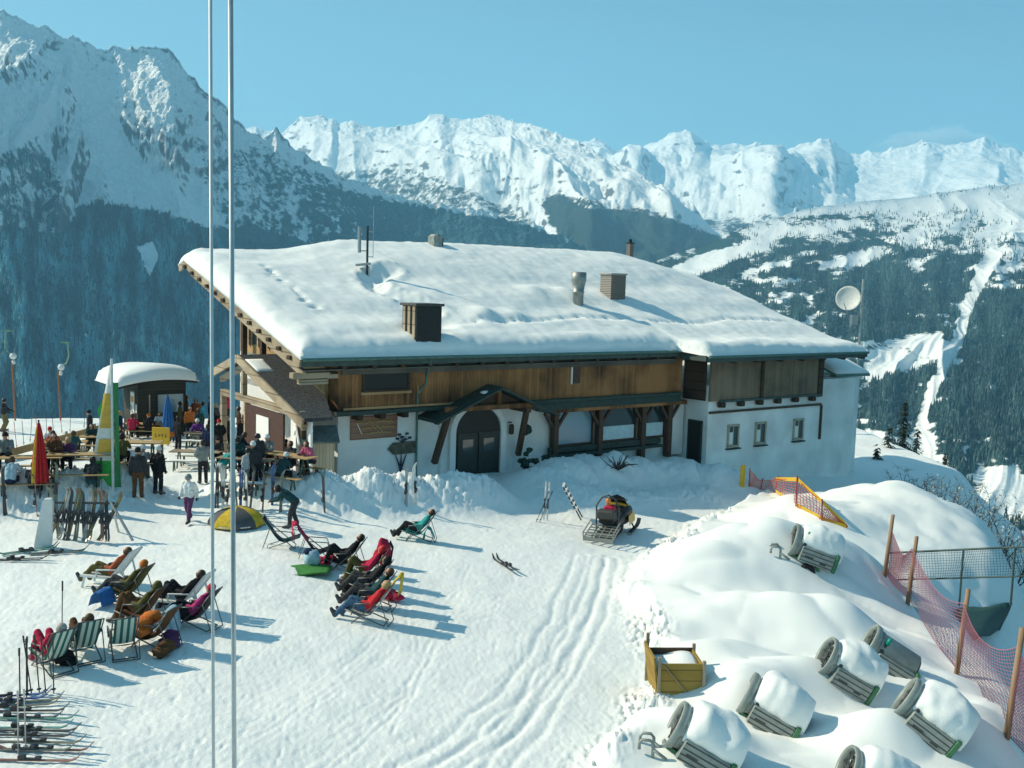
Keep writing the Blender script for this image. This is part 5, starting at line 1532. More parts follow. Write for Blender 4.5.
person('bend', G(224, 488), R(60), 'person in turquoise jacket bending over the upright skis', 'teal', 'lightgrey', ('hair', 'brown'), 1.0, ST)
person('stand', G(247, 492), R(-20), 'person in light grey jacket standing beside the ski rack', 'lightgrey', 'grey', ('helmet', 'black'), .95, ST)

for (px, py, dg, kd, lab, jk, tr, ht) in (
    (196, 430, -80, 'stand', 'person in rust jacket beside the blue closed parasol, behind the purple jacket', 'rust', 'black', ('hair', 'brown')),
    (216, 436, 170, 'stand_hands', 'person in charcoal jacket with blond hair behind the left thin pole', 'charcoal', 'charcoal', ('hair', 'blond')),
    (223, 446, -20, 'stand', 'person in black coat standing between the two thin poles', 'black', 'navy', ('beanie', 'black')),
    (208, 462, 80, 'stand', 'person in dark blue jacket seen from behind left of the thin pole', 'navy', 'black', ('hair', 'black')),
    (239, 440, 200, 'stand', 'person in brown jacket just right of the thick pole', 'brown', 'black', ('hair', 'black')),
    (234, 470, 40, 'bend', 'person in black jacket bending behind the thick pole', 'black', 'charcoal', ('hair', 'brown')),
    (253, 488, 110, 'stand', 'person in dark grey jacket seen from behind above the bending person', 'charcoal', 'black', ('beanie', 'white')),
    (180, 434, 20, 'stand', 'person in olive jacket standing in front of the hut window', 'olive', 'brown', ('hair', 'black'))):
    person(kd, G(px, py), R(dg), lab, jk, tr, ht, 1.0, ST)

# more clothes and bags about the chairs
for k, (px, py, c, lab) in enumerate(((352, 592, 'black', 'black bag on the snow in front of the centre row'), (392, 600, 'crimson', 'red jacket dropped behind the centre row of chairs'), (324, 566, 'crimson', 'crimson jacket heaped beside the black lounger of the centre group'), (160, 655, 'brown', 'brown bag on the snow right of the striped chairs'), (70, 664, 'black', 'black bag between the left and middle striped chairs'), (176, 645, 'plum', 'plum coloured bag under the magenta jacket'))):
    p = G(px, py); w = MB()
    for q in range(4): w.ball((random.uniform(-.16, .16), random.uniform(-.14, .14), .08 + .05 * q), (.20, .17, .11), jit=.5, seed=80 + 5 * k + q)
    o = w.build('jacket' if 'jacket' in lab else 'bag', cloth(c), None, True); o.location = p; tag(o, lab, 'jacket' if 'jacket' in lab else 'bag')

for (px, py, dg, kd, lab, jk, tr, ht) in (
    (178, 452, 60, 'stand', 'person in black jacket beside the yellow sign board', 'black', 'black', ('hair', 'black')),
    (199, 442, 150, 'stand', 'person in dark teal jacket among the tables left of the poles', 'darkteal', 'black', ('hair', 'brown')),
    (210, 428, 20, 'stand', 'person in navy jacket far back beside the cyan jacket', 'navy', 'charcoal', ('beanie', 'black')),
    (219, 456, -60, 'stand_hands', 'person in black jacket with a red hat between the thin poles', 'black', 'black', ('beanie', 'red')),
    (227, 452, 120, 'stand', 'person in charcoal coat right behind the thick pole', 'charcoal', 'black', ('hair', 'grey')),
    (243, 454, -100, 'stand', 'person in black jacket standing in front of the porch post', 'black', 'black', ('hair', 'brown')),
    (249, 462, 60, 'stand', 'person in brown coat with a white hat near the porch tables', 'brown', 'black', ('beanie', 'white')),
    (258, 480, 140, 'stand', 'person in dark jacket with a black helmet above the snow bank', 'charcoal', 'navy', ('helmet', 'black')),
    (152, 428, -40, 'stand', 'person in black jacket standing at the handrail of the hut', 'black', 'black', ('hair', 'black')),
    (120, 446, 10, 'stand', 'person in navy jacket standing directly right of the banner', 'navy', 'black', ('hair', 'blond')),
    (90, 446, 190, 'stand', 'person in charcoal jacket standing left of the banner at the plank edge', 'charcoal', 'black', ('beanie', 'black'))):
    person(kd, G(px, py), R(dg), lab, jk, tr, ht, 1.0, ST)
# ------------------------------------------------------------------ terrace furniture
M_tabl = board_mat('bench_wood', (.30, .20, .09), (.55, .40, .20), .12, 'y')
M_tablg = board_mat('bench_wood_grey', (.20, .16, .11), (.42, .35, .26), .12, 'y')
M_leg = mat('green_steel', (.05, .09, .07), .5, metal=.3)
def table(loc, rz, label, L_=2.2, W_=.72, m_=None, group='tables on the terrace', items=True):
    t = thing('terrace_table', label, 'table', loc, rz, group)
    w = MB(); w.box((0, 0, .745), (L_, W_, .035), bev=.008); w.box((0, 0, .70), (L_ * .8, .06, .06)); w.build('tabletop', m_ or M_tabl, t)
    for s in (-1, 1):
        w = MB(); x = s * L_ * .34
        w.beam((x, -W_ * .40, 0), (x, -W_ * .12, .72), .05, .05); w.beam((x, W_ * .40, 0), (x, W_ * .12, .72), .05, .05); w.box((x, 0, .32), (.04, W_ * .56, .05)); w.build('leg', M_leg, t)
    return t
def bench(loc, rz, label, L_=2.2, m_=None, group='benches on the terrace', snow=False):
    t = thing('terrace_bench', label, 'bench', loc, rz, group)
    w = MB(); w.box((0, 0, .44), (L_, .27, .035), bev=.008); w.build('seat', m_ or M_tabl, t)
    for s in (-1, 1):
        w = MB(); x = s * L_ * .34
        w.beam((x, -.12, 0), (x, -.04, .42), .045, .045); w.beam((x, .12, 0), (x, .04, .42), .045, .045); w.build('leg', M_leg, t)
    if snow:
        w = MB(); w.slab([[(x, y, .475 + .05 * (1 - abs(y) / .12) + .01 * math.sin(x * 9)) for x in np.linspace(-L_ / 2 + .05, L_ / 2 - .05, 16)] for y in (-.12, -.06, 0, .06, .12)], .02); w.build('snow_cover', M_roofsnow, t, True)
    return t
def off(loc, rz, dx, dy):
    x = loc[0] + dx * math.cos(rz) - dy * math.sin(rz); y = loc[1] + dx * math.sin(rz) + dy * math.cos(rz)
    return Vector((x, y, gz(x, y)))
def flat(px, py, z=0):
    x, y = flat_hit(px, py, z)
    return Vector((x, y, gz(x, y)))

SETS = [  # px, py, angle, table label, wood, snow on the benches, where
    (30, 478, 14, 'wooden table at the left edge of the terrace, nearest the snow bank', 'l', False, 'left end of the terrace'),
    (62, 458, 14, 'wooden table along the plank edge of the terrace, farthest left', 'l', False, 'plank edge of the terrace'),
    (80, 474, 12, 'wooden table behind the closed red parasol', 'l', False, 'red parasol'),
    (104, 452, 12, 'wooden table left of the tall striped banner', 'l', False, 'tall banner'),
    (132, 462, 6, 'long wooden table just right of the tall banner', 'l', False, 'right side of the banner'),
    (146, 438, 4, 'wooden table in front of the small hut', 'l', False, 'small hut'),
    (196, 468, 0, 'grey wooden table in the middle of the trodden path', 'g', True, 'middle of the path'),
    (206, 448, 0, 'grey wooden table behind the crowd, partly hidden by the thin poles', 'g', True, 'crowd by the thin poles'),
    (264, 462, -28, 'yellow wooden table in front of the brown screen', 'l', False, 'brown screen'),
    (290, 474, -30, 'yellow wooden table closest to the little shed', 'l', False, 'little shed'),
    (246, 478, -10, 'dark wooden table behind the upright skis by the thin poles', 'g', True, 'upright skis')]
sit_people = []
for (px, py, dg, lab, wd, sn, wh) in SETS:
    c = G(px, py); a = R(dg); c.z = gz(c.x, c.y)
    m_ = M_tabl if wd == 'l' else M_tablg
    table(c, a, lab, m_=m_)
    bench(off(c, a, 0, -.66), a, 'wooden bench on the near side of the table at the ' + wh, m_=m_, snow=sn)
    bench(off(c, a, 0, .66), a, 'wooden bench on the far side of the table at the ' + wh, m_=m_, snow=sn)

SG = 'people sitting at the terrace tables'
def sitter(k, dx, side, kind, label, jk, tr, ht, sc=1.0):
    px, py, dg = SETS[k][:3]; c = G(px, py); a = R(dg)
    p = off(c, a, dx, side * .66)
    person(kind, p - Vector((0, 0, .02)), a + (math.pi / 2 if side < 0 else -math.pi / 2), label, jk, tr, ht, sc, SG)
sitter(0, -.5, -1, 'sit_lean', 'person in pale blue jacket seated with back turned at the left edge table', 'lightblue', 'navy', ('hair', 'brown'))
sitter(0, .25, -1, 'sit', 'person in dark jacket seated beside the pale blue jacket at the left edge table', 'charcoal', 'black', ('hair', 'black'))
sitter(0, -.9, 1, 'sit', 'person in grey jacket seated at the far side of the left edge table', 'grey', 'black', ('beanie', 'black'))
sitter(1, .6, -1, 'sit', 'person in dark green jacket seated alone behind the red parasol', 'darkteal', 'charcoal', ('hair', 'brown'))
sitter(2, .5, -1, 'sit_lean', 'person in charcoal jacket leaning on the table right of the red parasol', 'charcoal', 'darkteal', ('hair', 'black'))
sitter(3, -.6, 1, 'sit_lean', 'person in dark teal jacket leaning far over the table by the plank edge', 'darkteal', 'black', ('hair', 'black'))
sitter(3, .3, 1, 'sit', 'person in pale grey jacket seated left of the tall banner', 'lightgrey', 'black', ('hair', 'brown'))
sitter(3, .75, -1, 'sit', 'person in brown jacket seated close to the tall banner', 'brown', 'navy', ('hair', 'blond'))
sitter(5, -.5, -1, 'sit', 'person in dark red jacket seated right of the banner in front of the hut', 'crimson', 'black', ('hair', 'brown'))
sitter(4, .5, -1, 'sit_lean', 'person in grey jacket seated below the yellow sign board', 'grey', 'charcoal', ('beanie', 'white'))
sitter(7, -.6, 1, 'sit', 'person in purple jacket with a white hat seated beside the path', 'purple', 'lightgrey', ('beanie', 'white'))
sitter(7, .2, 1, 'sit', 'person in dark blue jacket seated between the thin poles', 'navy', 'black', ('hair', 'black'))
sitter(7, .7, -1, 'sit_lean', 'person in black jacket bent over the table between the thin poles', 'black', 'black', ('hair', 'grey'))
sitter(8, -.5, 1, 'sit', 'person in blue jacket seated in front of the brown screen', 'blue', 'charcoal', ('hair', 'blond'))
sitter(8, .6, 1, 'sit', 'person in black jacket seated before the white panels of the porch', 'black', 'black', ('hair', 'black'))
sitter(8, -.4, -1, 'sit_lean', 'person in navy jacket with the back to the camera at the porch table', 'navy', 'black', ('hair', 'brown'))
sitter(9, .5, 1, 'sit_lean', 'person in pink jacket leaning on the table next to the little shed', 'pink', 'black', ('hair', 'brown'))
sitter(10, .6, 1, 'sit', 'person in grey jacket and white hat seated above the snow bank', 'grey', 'black', ('beanie', 'white'))
sitter(10, -.5, 1, 'sit_lean', 'person in dark teal jacket seated at the table behind the skis', 'darkteal', 'black', ('helmet', 'black'))

sitter(0, .7, 1, 'sit', 'person in brown coat seated behind the red parasol at the left edge table', 'brown', 'black', ('hair', 'brown'))
sitter(1, -.6, 1, 'sit', 'person in white jacket seated at the plank edge, farthest left', 'white', 'navy', ('beanie', 'red'))
sitter(1, -.3, -1, 'sit_lean', 'person in rust jacket leaning over the plank edge table', 'rust', 'black', ('hair', 'black'))
sitter(2, -.5, 1, 'sit', 'person in plum jacket seated facing the camera right of the red parasol', 'plum', 'black', ('hair', 'blond'))
sitter(4, -.6, 1, 'sit', 'person in navy jacket seated facing the camera beside the banner', 'navy', 'black', ('beanie', 'crimson'))
sitter(4, -.2, -1, 'sit', 'person in olive jacket with back turned beside the banner', 'olive', 'black', ('hair', 'black'))
sitter(5, .6, 1, 'sit_lean', 'person in white jacket leaning on the table under the hut door', 'white', 'black', ('hair', 'brown'))
sitter(5, .3, -1, 'sit', 'person in black jacket with back turned under the hut door', 'black', 'black', ('beanie', 'orange'))
sitter(6, .8, 1, 'sit', 'person in charcoal jacket alone at the table in the path', 'charcoal', 'black', ('beanie', 'black'))
sitter(9, -.5, 1, 'sit', 'person in charcoal jacket seated between the porch and the shed', 'charcoal', 'black', ('hair', 'black'))
sitter(9, .1, -1, 'sit_lean', 'person in teal jacket with back turned next to the shed', 'darkteal', 'black', ('beanie', 'white'))
sitter(8, .1, 1, 'sit', 'person in crimson jacket seated in front of the white notice', 'crimson', 'black', ('hair', 'brown'))

# plank edge along the back of the terrace
t = thing('plank_fence', 'low yellow plank edge running along the back of the left terrace', 'fence', G(60, 448))
a0, a1 = G(-40, 474), G(120, 428)
w = MB(Matrix.Translation(-t.location))
w.beam((a0.x, a0.y, a0.z + .3), (a1.x, a1.y, a1.z + .3), .06, .34, up=(0, 0, 1)); w.build('plank', M_tabl, t)
for k in range(6):
    q = k / 5; p = a0.lerp(a1, q); w = MB(Matrix.Translation(-t.location)); w.box((p.x, p.y + .06, p.z + .25), (.09, .09, .7)); w.build('post', M_tablg, t)
# poles stuck in the snow behind it
for k, (px, py) in enumerate(((17, 452), (24, 449), (30, 446), (39, 444), (47, 441), (54, 440), (62, 437), (70, 436), (3, 462), (10, 458), (84, 432), (92, 431))):
    p = G(px, py - 4); w = MB(); h = 1.15 + .25 * random.random(); w.tube([(0, 0, -.1), (random.uniform(-.14, .14), random.uniform(-.1, .1), h)], .014, 5)
    w.tube([(0, 0, .10), (0, 0, .12)], .05, 7)
    o = w.build('ski_pole', M_metal_d if k % 3 else mat('ski_pole_red', (.4, .05, .04), .4), None); o.location = p
    tag(o, 'thin ski pole stuck upright in the snow behind the plank edge of the terrace', 'ski pole', 'ski poles behind the plank edge')

# ------------------------------------------------------------------ little hut
hc = G(138, 436)
hut = thing('ticket_hut', 'small dark hut with a bulging snow covered roof at the end of the terrace', 'hut', hc, R(38)); hut.scale = (.80, .80, .90)
M_hut = board_mat('hut_boards', (.022, .026, .022), (.055, .06, .05), .2, 'z')
w = MB(); w.box((1.6, 1.5, 1.4), (3.2, 3.0, 3.6)); w.build('wall', M_hut, hut)
w = MB(); w.box((-.04, .85, 1.45), (.05, .95, 2.3)); hd = w.build('door', mat('hut_door', (.10, .12, .11), .5), hut)
w = MB(); w.box((-.08, .85, 1.75), (.02, .72, 1.5)); w.build('white_poster', M_plaster, hd)
w = MB(); w.box((-.10, .85, 2.1), (.015, .45, .35)); w.build('orange_print', mat('print_orange', (.60, .24, .03), .6), hd)
w = MB(); w.beam((-.11, .5, .98), (-.11, 1.15, 1.5), .03, .02); w.beam((-.11, .5, 1.2), (-.11, 1.15, 1.72), .03, .02); w.build('painted_stripe', mat('print_teal', (.02, .16, .15), .6), hd)
w = MB(); w.box((-.05, .15, 1.6), (.04, .2, .5)); w.build('white_notice', M_plaster, hut)
w = MB(); w.box((2.15, -.04, 1.85), (1.7, .06, 1.1)); wn_ = w.build('window', M_glass_b, hut)
w = MB(); w.box((1.25, -.06, 1.85), (.08, .08, 1.2)); w.box((3.04, -.06, 1.85), (.08, .08, 1.2)); w.box((2.15, -.06, 2.43), (1.86, .08, .08)); w.box((2.15, -.06, 1.27), (1.86, .08, .08)); w.build('frame', M_hut, wn_)
w = MB(); w.box((.75, -.05, 1.85), (.08, .05, 1.1)); w.build('wall_tube', M_metal, hut)
def rz_(x, y): return 3.35 - .035 * ((x - 1.6) ** 2) + .0 * y
w = MB(); w.slab([[(x, y, rz_(x, y)) for x in np.linspace(-1.5, 3.7, 9)] for y in np.linspace(-.8, 3.9, 5)], .14); hr = w.build('roof', M_dark, hut)
xs, ys = np.linspace(-1.6, 3.8, 26), np.linspace(-.9, 4.0, 22)
rows = []
for y in ys:
    r_ = []
    for x in xs:
        e = min(min(x + 1.6, 3.8 - x), min(y + .9, 4.0 - y)); q = max(0, min(1, e / 1.3)); th = .78 * math.sqrt(max(0, 1 - (1 - q) ** 2))
        r_.append((x, y, rz_(x, y) + .04 + .12 * min(1, q * 8) + th * (.8 + .12 * math.sin(x * 1.1 + y * .7))))
    rows.append(r_)
w = MB(); w.slab(rows, .05); w.build('roof_snow', M_roofsnow, hut, True)
w = MB()
for y in (-1.4, .2, 1.8): w.beam((-1.3, y, -.2), (-1.3, y, 1.0), .07, .07)
for z in (.5, .95): w.beam((-1.3, -1.4, z), (-1.3, 1.8, z), .06, .05)
w.build('handrail', M_metal_d, hut)
# A-shaped wooden easel in front of the hut
p = G(141, 432)
w = MB(); w.beam((-.45, 0, 0), (0, 0, 2.0), .09, .07); w.beam((.45, 0, 0), (0, 0, 2.0), .09, .07); w.beam((0, .6, 0), (0, .05, 1.9), .08, .06); w.beam((-.3, 0, .6), (.3, 0, .6), .08, .05)
o = w.build('wooden_easel', mat('orange_wood', (.46, .22, .06), .7, var=.3), None); o.location = p; tag(o, 'orange wooden easel of three poles in front of the hut', 'easel')
for k, (px, dx) in enumerate(((147, 0), (152, 0))):
    pass
# yellow sign board
p = G(162, 462)
ys_ = thing('sign_board', 'square yellow sign board on a dark post beside the path', 'sign', p, R(-4))
w = MB(); w.box((0, 0, .9), (.10, .10, 1.8)); w.build('post', M_metal_d, ys_)
w = MB(); w.box((0, -.09, 1.22), (.82, .06, .78), bev=.02); bd = w.build('board', mat('sign_yellow', (.62, .36, .02), .5), ys_)
w = MB()
for k, x in enumerate((-.24, -.08, .07, .22)):
    w.box((x, -.125, 1.24), (.025, .012, .16)); w.box((x + .035, -.125, 1.24 + .06 * (k % 3 - 1)), (.06, .012, .025))
w.build('lettering', mat('sign_ink', (.12, .05, .02), .6), bd)

# banner on a white pole
p = G(113, 489)
bn = thing('banner_flag', 'tall tapering banner, white and yellow above bright green, on a white pole', 'flag', p, 0)
w = MB(); w.tube([(0, 0, -1), (0, 0, 4.75)], .05, 10); w.build('pole', mat('pole_white', (.62, .66, .66), .4), bn)
def sail(z0, z1, xl0, xl1, m_, nm, y=0.0, par=bn, side=-1):
    rows = []
    for i in range(9):
        q = i / 8; z = z0 + (z1 - z0) * q; xl = xl0 + (xl1 - xl0) * q
        rows.append([(side * (.05 + (xl - .05) * s), y + .06 * math.sin(3 * s + z), z) for s in np.linspace(0, 1, 7)])
    mb = MB()
    mb.sheet(rows); n_ = len(mb.v)
    return mb.build(nm, m_, par, True)
M_bw = mat('banner_white', (.62, .66, .62), .7); M_by = mat('banner_yellow', (.55, .36, .06), .7); M_bg = mat('banner_green', (.045, .40, .07), .7); M_bdg = mat('banner_dark_green', (.03, .20, .07), .7)
sail(1.05, 4.5, .70, .10, M_bw, 'white_field')
sail(.05, 1.05, .86, .70, M_bg, 'green_field')
sail(2.25, 3.5, .42, .30, M_by, 'yellow_patch', -.02); sail(1.35, 1.85, .52, .45, M_by, 'yellow_patch', -.02)
w = MB(); w.prism([(-.52, 2.9), (-.26, 3.4), (-.30, 2.95), (-.45, 2.5)], .02, Matrix.Rotation(R(90), 4, 'X')); w.build('green_leaf', M_bg, bn)
sail(.1, 3.9, .30, .22, M_bdg, 'dark_green_field', 0, bn, 1)

# closed parasols
def closed_parasol(px, py, h, label, c1, c2, r_=.36):
    t = thing('closed_parasol', label, 'parasol', G(px, py), R(20))
    w = MB(); w.tube([(0, 0, -.2), (0, 0, h + .12)], .03, 8); w.build('pole', M_metal_d, t)
    for k in range(10):
        a = k * 2 * math.pi / 10; mb = MB(); rows = []
        for i in range(9):
            q = i / 8; z = h - q * (h - .55); rr = .05 + r_ * (q ** .75) * (1 if i < 8 else .9) * (1 + .08 * math.sin(k * 2.1))
            row = []
            for s in np.linspace(-1, 1, 5):
                aa = a + s * math.pi / 10; rad = rr * (.62 + .38 * (1 - abs(s)))
                row.append((rad * math.cos(aa), rad * math.sin(aa), z + .05 * (1 - abs(s)) * -q))
            rows.append(row)
        mb.sheet(rows); mb.build('panel', cloth(c2) if k == 6 else cloth(c1), t, True)
    return t
closed_parasol(40, 497, 2.6, 'closed red parasol with a yellow strip standing on the left terrace', 'red', 'yellow', .28)
pb_ = closed_parasol(168, 446, 2.5, 'closed bright blue parasol with an orange hem among the terrace tables', 'blue', 'blue', .34)
w = MB(); w.lathe([(.34, .75), (.37, .62), (.36, .5), (.3, .5)], 14); w.build('orange_hem', cloth('orange'), pb_)

# low yellow and grey parasol
p = G(237, 524)
um = thing('open_parasol', 'open parasol with yellow and grey panels set low on the snow', 'parasol', p, R(10))
w = MB(); w.tube([(0, 0, -.3), (0, 0, .62)], .02, 8); w.build('pole', M_metal_d, um)
NP = 8
for k in range(NP):
    a0_, a1_ = k * 2 * math.pi / NP, (k + 1) * 2 * math.pi / NP; rows = []
    for i in range(8):
        q = i / 7; r_ = .98 * math.sin(q * 1.25) / math.sin(1.25); z = .62 - .50 * (1 - math.cos(q * 1.25)) / (1 - math.cos(1.25))
        rows.append([(r_ * math.cos(a0_ + (a1_ - a0_) * s) * (1 - .06 * q * math.sin(math.pi * s)), r_ * math.sin(a0_ + (a1_ - a0_) * s) * (1 - .06 * q * math.sin(math.pi * s)), z) for s in np.linspace(0, 1, 6)])
    # valance
    rows.append([(p_[0] * 1.0, p_[1] * 1.0, p_[2] - .09) for p_ in rows[-1]])
    mb = MB(); mb.sheet(rows); pn = mb.build('panel', cloth('yellow') if k % 2 else mat('parasol_grey', (.075, .08, .085), .8), um, True)
    if k in (5, 6):
        w = MB()
        for j in range(7):
            s = .3 + .4 * j / 6; aa = a0_ + (a1_ - a0_) * s; r_ = .955
            w.box((0, 0, 0), (.03, .012, .04), Matrix.Translation((r_ * math.cos(aa), r_ * math.sin(aa), .085)) @ Matrix.Rotation(aa + math.pi / 2, 4, 'Z'))
        w.build('pale_lettering', M_plaster, pn)

# small shed by the porch
p = G(318, 482); p = Vector((-8.05, 41.3, gz(-8.05, 41.3)))
sh = thing('wooden_shed', 'small wooden shed with a grey pitched roof leaning on the corner of the white wall', 'shed', p, R(20))
w = MB(); w.box((0, 0, .75), (1.25, 1.0, 2.3)); w.build('wall', board_mat('shed_boards', (.34, .29, .20), (.52, .46, .34), .14, 'x'), sh)
w = MB(); w.box((-.65, 0, .9), (.05, .9, 1.9)); w.build('brown_door', M_frame_d, sh)
w = MB(); w.slab([[(-.85, .1, 2.42), (.8, .1, 2.42)], [(-.85, -.75, 1.86), (.8, -.75, 1.86)]], .07); w.slab([[(-.85, .7, 2.0), (.8, .7, 2.0)], [(-.85, .1, 2.42), (.8, .1, 2.42)]], .07); sr = w.build('roof', mat('shed_roof', (.12, .15, .14), .8, var=.3), sh)
w = MB(); w.beam((-.88, .1, 2.38), (-.88, -.78, 1.80), .06, .14); w.beam((-.88, .1, 2.38), (-.88, .72, 1.95), .06, .14); w.build('white_bargeboard', M_plaster, sr)

# lift posts on the left slope
for k, (px, py, top, lab) in enumerate(((15, 406, 368, 'orange post with white box and bent green pipe, nearest the left picture edge'), (61, 417, 374, 'orange post with a bent green pipe nearer the small hut'))):
    p = P(px, py, 56.5)
    t = thing('snow_lance', lab, 'snow lance', p, R(180 if k == 0 else 0), 'orange posts on the left slope')
    w = MB(); w.tube([(0, 0, -1), (-.12 * (1 - 2 * k) * -1, 0, 2.6)], .05, 8); w.build('post', mat('orange_paint', (.30, .13, .055), .5, var=.2), t)
    w = MB(); w.ball((.05, 0, 2.85), (.19, .16, .19), nu=12, nv=8); w.tube([(.05, 0, 2.6), (.0, 0, 2.4)], .09); w.build('white_box', M_cwhite, t, True)
    w = MB(); w.tube([(.05, 0, 2.9), (.35, 0, 3.1), (.50, 0, 3.5), (.45, 0, 4.2), (.30, 0, 4.25)], .035, 6); w.box((.3, 0, 4.27), (.5, .06, .06)); w.build('pipe', mat('pale_green', (.22, .36, .24), .5), t)

# ------------------------------------------------------------------ skis
SKC = [(.06, .06, .062), (.40, .08, .07), (.07, .12, .28), (.60, .61, .59), (.16, .17, .14), (.48, .37, .10), (.12, .27, .23), (.26, .13, .10), (.32, .33, .32), (.17, .14, .07)]
def ski_mb(L_=1.68, wd=.070):
    rows = []
    for i in range(15):
        q = i / 14; x = -L_ / 2 + L_ * q
        hw_ = wd / 2 * (1.12 - .34 * math.sin(math.pi * min(1, q / .93)) ** 1) if q < .93 else wd / 2 * (1.1 * math.sqrt(max(0, 1 - ((q - .93) / .075) ** 2)) + .04)
        z = .03 + (.16 * ((q - .86) / .14) ** 2 if q > .86 else 0) + (.05 * ((.06 - q) / .06) if q < .06 else 0)
        rows.append([(x, -hw_, z), (x, 0, z + .008), (x, hw_, z)])
    w = MB(); w.slab(rows, .018); return w
def binding_mb():
    w = MB(); w.box((.06, 0, .07), (.12, .075, .06), bev=.015); w.box((-.22, 0, .08), (.14, .075, .09), bev=.015); w.box((-.08, 0, .05), (.3, .05, .02)); return w
_ski_me = None
def ski_pair(label, group, M, ci, spread=.12, cat='skis'):
    """two skis with bindings, placed by a matrix"""
    t = thing('pair_of_skis', label, cat, (0, 0, 0), 0, group); t.matrix_world = M
    c = SKC[ci % len(SKC)]; m_ = mat('ski_%d' % (ci % len(SKC)), c, .3, var=.35, scale=3)
    for s in (-1, 1):
        o = ski_mb().build('ski', m_, t); o.matrix_local = Matrix.Translation((random.uniform(-.05, .05), s * spread / 2, 0)) @ Matrix.Rotation(R(random.uniform(-2, 2)), 4, 'Z')
        b = binding_mb().build('binding', M_boot, o)
    return t
def pole_pair(label, group, p, lean=(0.1, 0), h=1.2, col_=M_metal_d):
    t = thing('ski_poles', label, 'ski poles', p, random.uniform(0, 3), group)
    for s in (-1, 1):
        w = MB(); a_ = Vector((.07 * s, 0, -.1)); b_ = Vector((.07 * s + lean[0] + random.uniform(-.05, .05), lean[1], h)); w.tube([a_, b_], .013, 5); w.tube([a_.lerp(b_, .14), a_.lerp(b_, .155)], .045, 7); w.tube([a_.lerp(b_, .90), b_], .02, 6); w.build('pole', col_, t)
    return t
def up_matrix(p, tilt, rz, lift=.72):
    """skis stuck upright: tails in the snow"""
    return Matrix.Translation(p + Vector((0, 0, lift))) @ Matrix.Rotation(rz, 4, 'Z') @ Matrix.Rotation(R(-90 + tilt), 4, 'Y')
SU = 'skis stuck upright in the snow'
UPS = [(4, 512, 'left edge of the snow bank', 0), (37, 516, 'snow bank below the red parasol', 7), (57, 508, 'snow bank left of the ski rack', 4), (324, 513, 'lumpy snow bank below the white wall', 0),
       (406, 504, 'bank below the arrow sign, left pair', 8), (414, 503, 'bank below the arrow sign, right pair', 3), (272, 505, 'snow bank left of the bending person', 2), (264, 512, 'snow bank just right of the thick pole', 0),
       (281, 512, 'snow right beside the bending person', 4)]
for k, (px, py, wh, ci) in enumerate(UPS):
    ski_pair('pair of %s skis standing upright in the %s' % (['black', 'red', 'blue', 'white', 'dark', 'yellow', 'green', 'brown', 'grey'][ci], wh), SU, up_matrix(G(px, py), random.uniform(-7, 7), R(random.uniform(20, 160))), ci, .05)
# ski rack with leaning skis left of the group of people
p = G(78, 538)
rk = thing('ski_rack', 'ski rack with a slanting grey side bar behind leaning skis and a white board', 'ski rack', p, R(5))
w = MB(); w.beam((-.9, 0, 1.15), (1.15, 0, 1.15), .06, .06); w.build('rail', M_metal_d, rk)
for x in (-.9, 1.05):
    w = MB(); w.beam((x + .0, -.05, 1.2), (x + .75, -.3, 0), .06, .06); w.beam((x, 0, 1.15), (x, .75, 0), .05, .05); w.build('side_bar', M_metal, rk)
for k in range(13):
    x = -.80 + .145 * k; q = p + Matrix.Rotation(R(5), 3, 'Z') @ Vector((x + .15, -.10, 0))
    M = Matrix.Translation(Vector((q.x, q.y, gz(q.x, q.y) + .80))) @ Matrix.Rotation(R(80), 4, 'Z') @ Matrix.Rotation(R(random.uniform(-9, 9)), 4, 'X') @ Matrix.Rotation(R(-90 + random.uniform(8, 26)), 4, 'Y') @ Matrix.Rotation(R(random.uniform(-10, 10)), 4, 'Z')
    ci = (4, 9, 8, 0, 9, 4, 0, 8, 9, 4, 7, 0, 9)[k]
    ski_pair('pair of skis leaning on the ski rack, number %s from the white board' % ['one', 'two', 'three', 'four', 'five', 'six', 'seven', 'eight', 'nine', 'ten', 'eleven', 'twelve', 'thirteen'][k], 'skis leaning on the rack', M, ci, .07)
p = G(47, 546)
w = MB(); rows = [[(-.42 + .30 * q, y, .02 + 1.55 * q) for y in (-.02, .02)] for q in (0, 1)]
w.prism([(-.34, 0), (.16, 0), (.22, 1.42), (.18, 1.52), (-.02, 1.52), (-.08, 1.42)], .22, Matrix.Rotation(R(90), 4, 'X'))
o = w.build('white_board', M_cwhite, None); o.location = p; o.rotation_euler = (0, 0, R(14)); tag(o, 'tall white board leaning at the left end of the ski rack', 'board')
# skis behind the thin poles
for k in range(7):
    px = 217 + 6 * k; q = G(px, 508 + (k % 3) * 3)
    ski_pair('skis bunched behind the thin poles, number %s from the left' % ['one', 'two', 'three', 'four', 'five', 'six', 'seven'][k], 'skis bunched behind the thin poles', up_matrix(q, random.uniform(-10, 10), R(random.uniform(40, 140)), .76), (0, 3, 8, 4, 2, 3, 0)[k], .06)
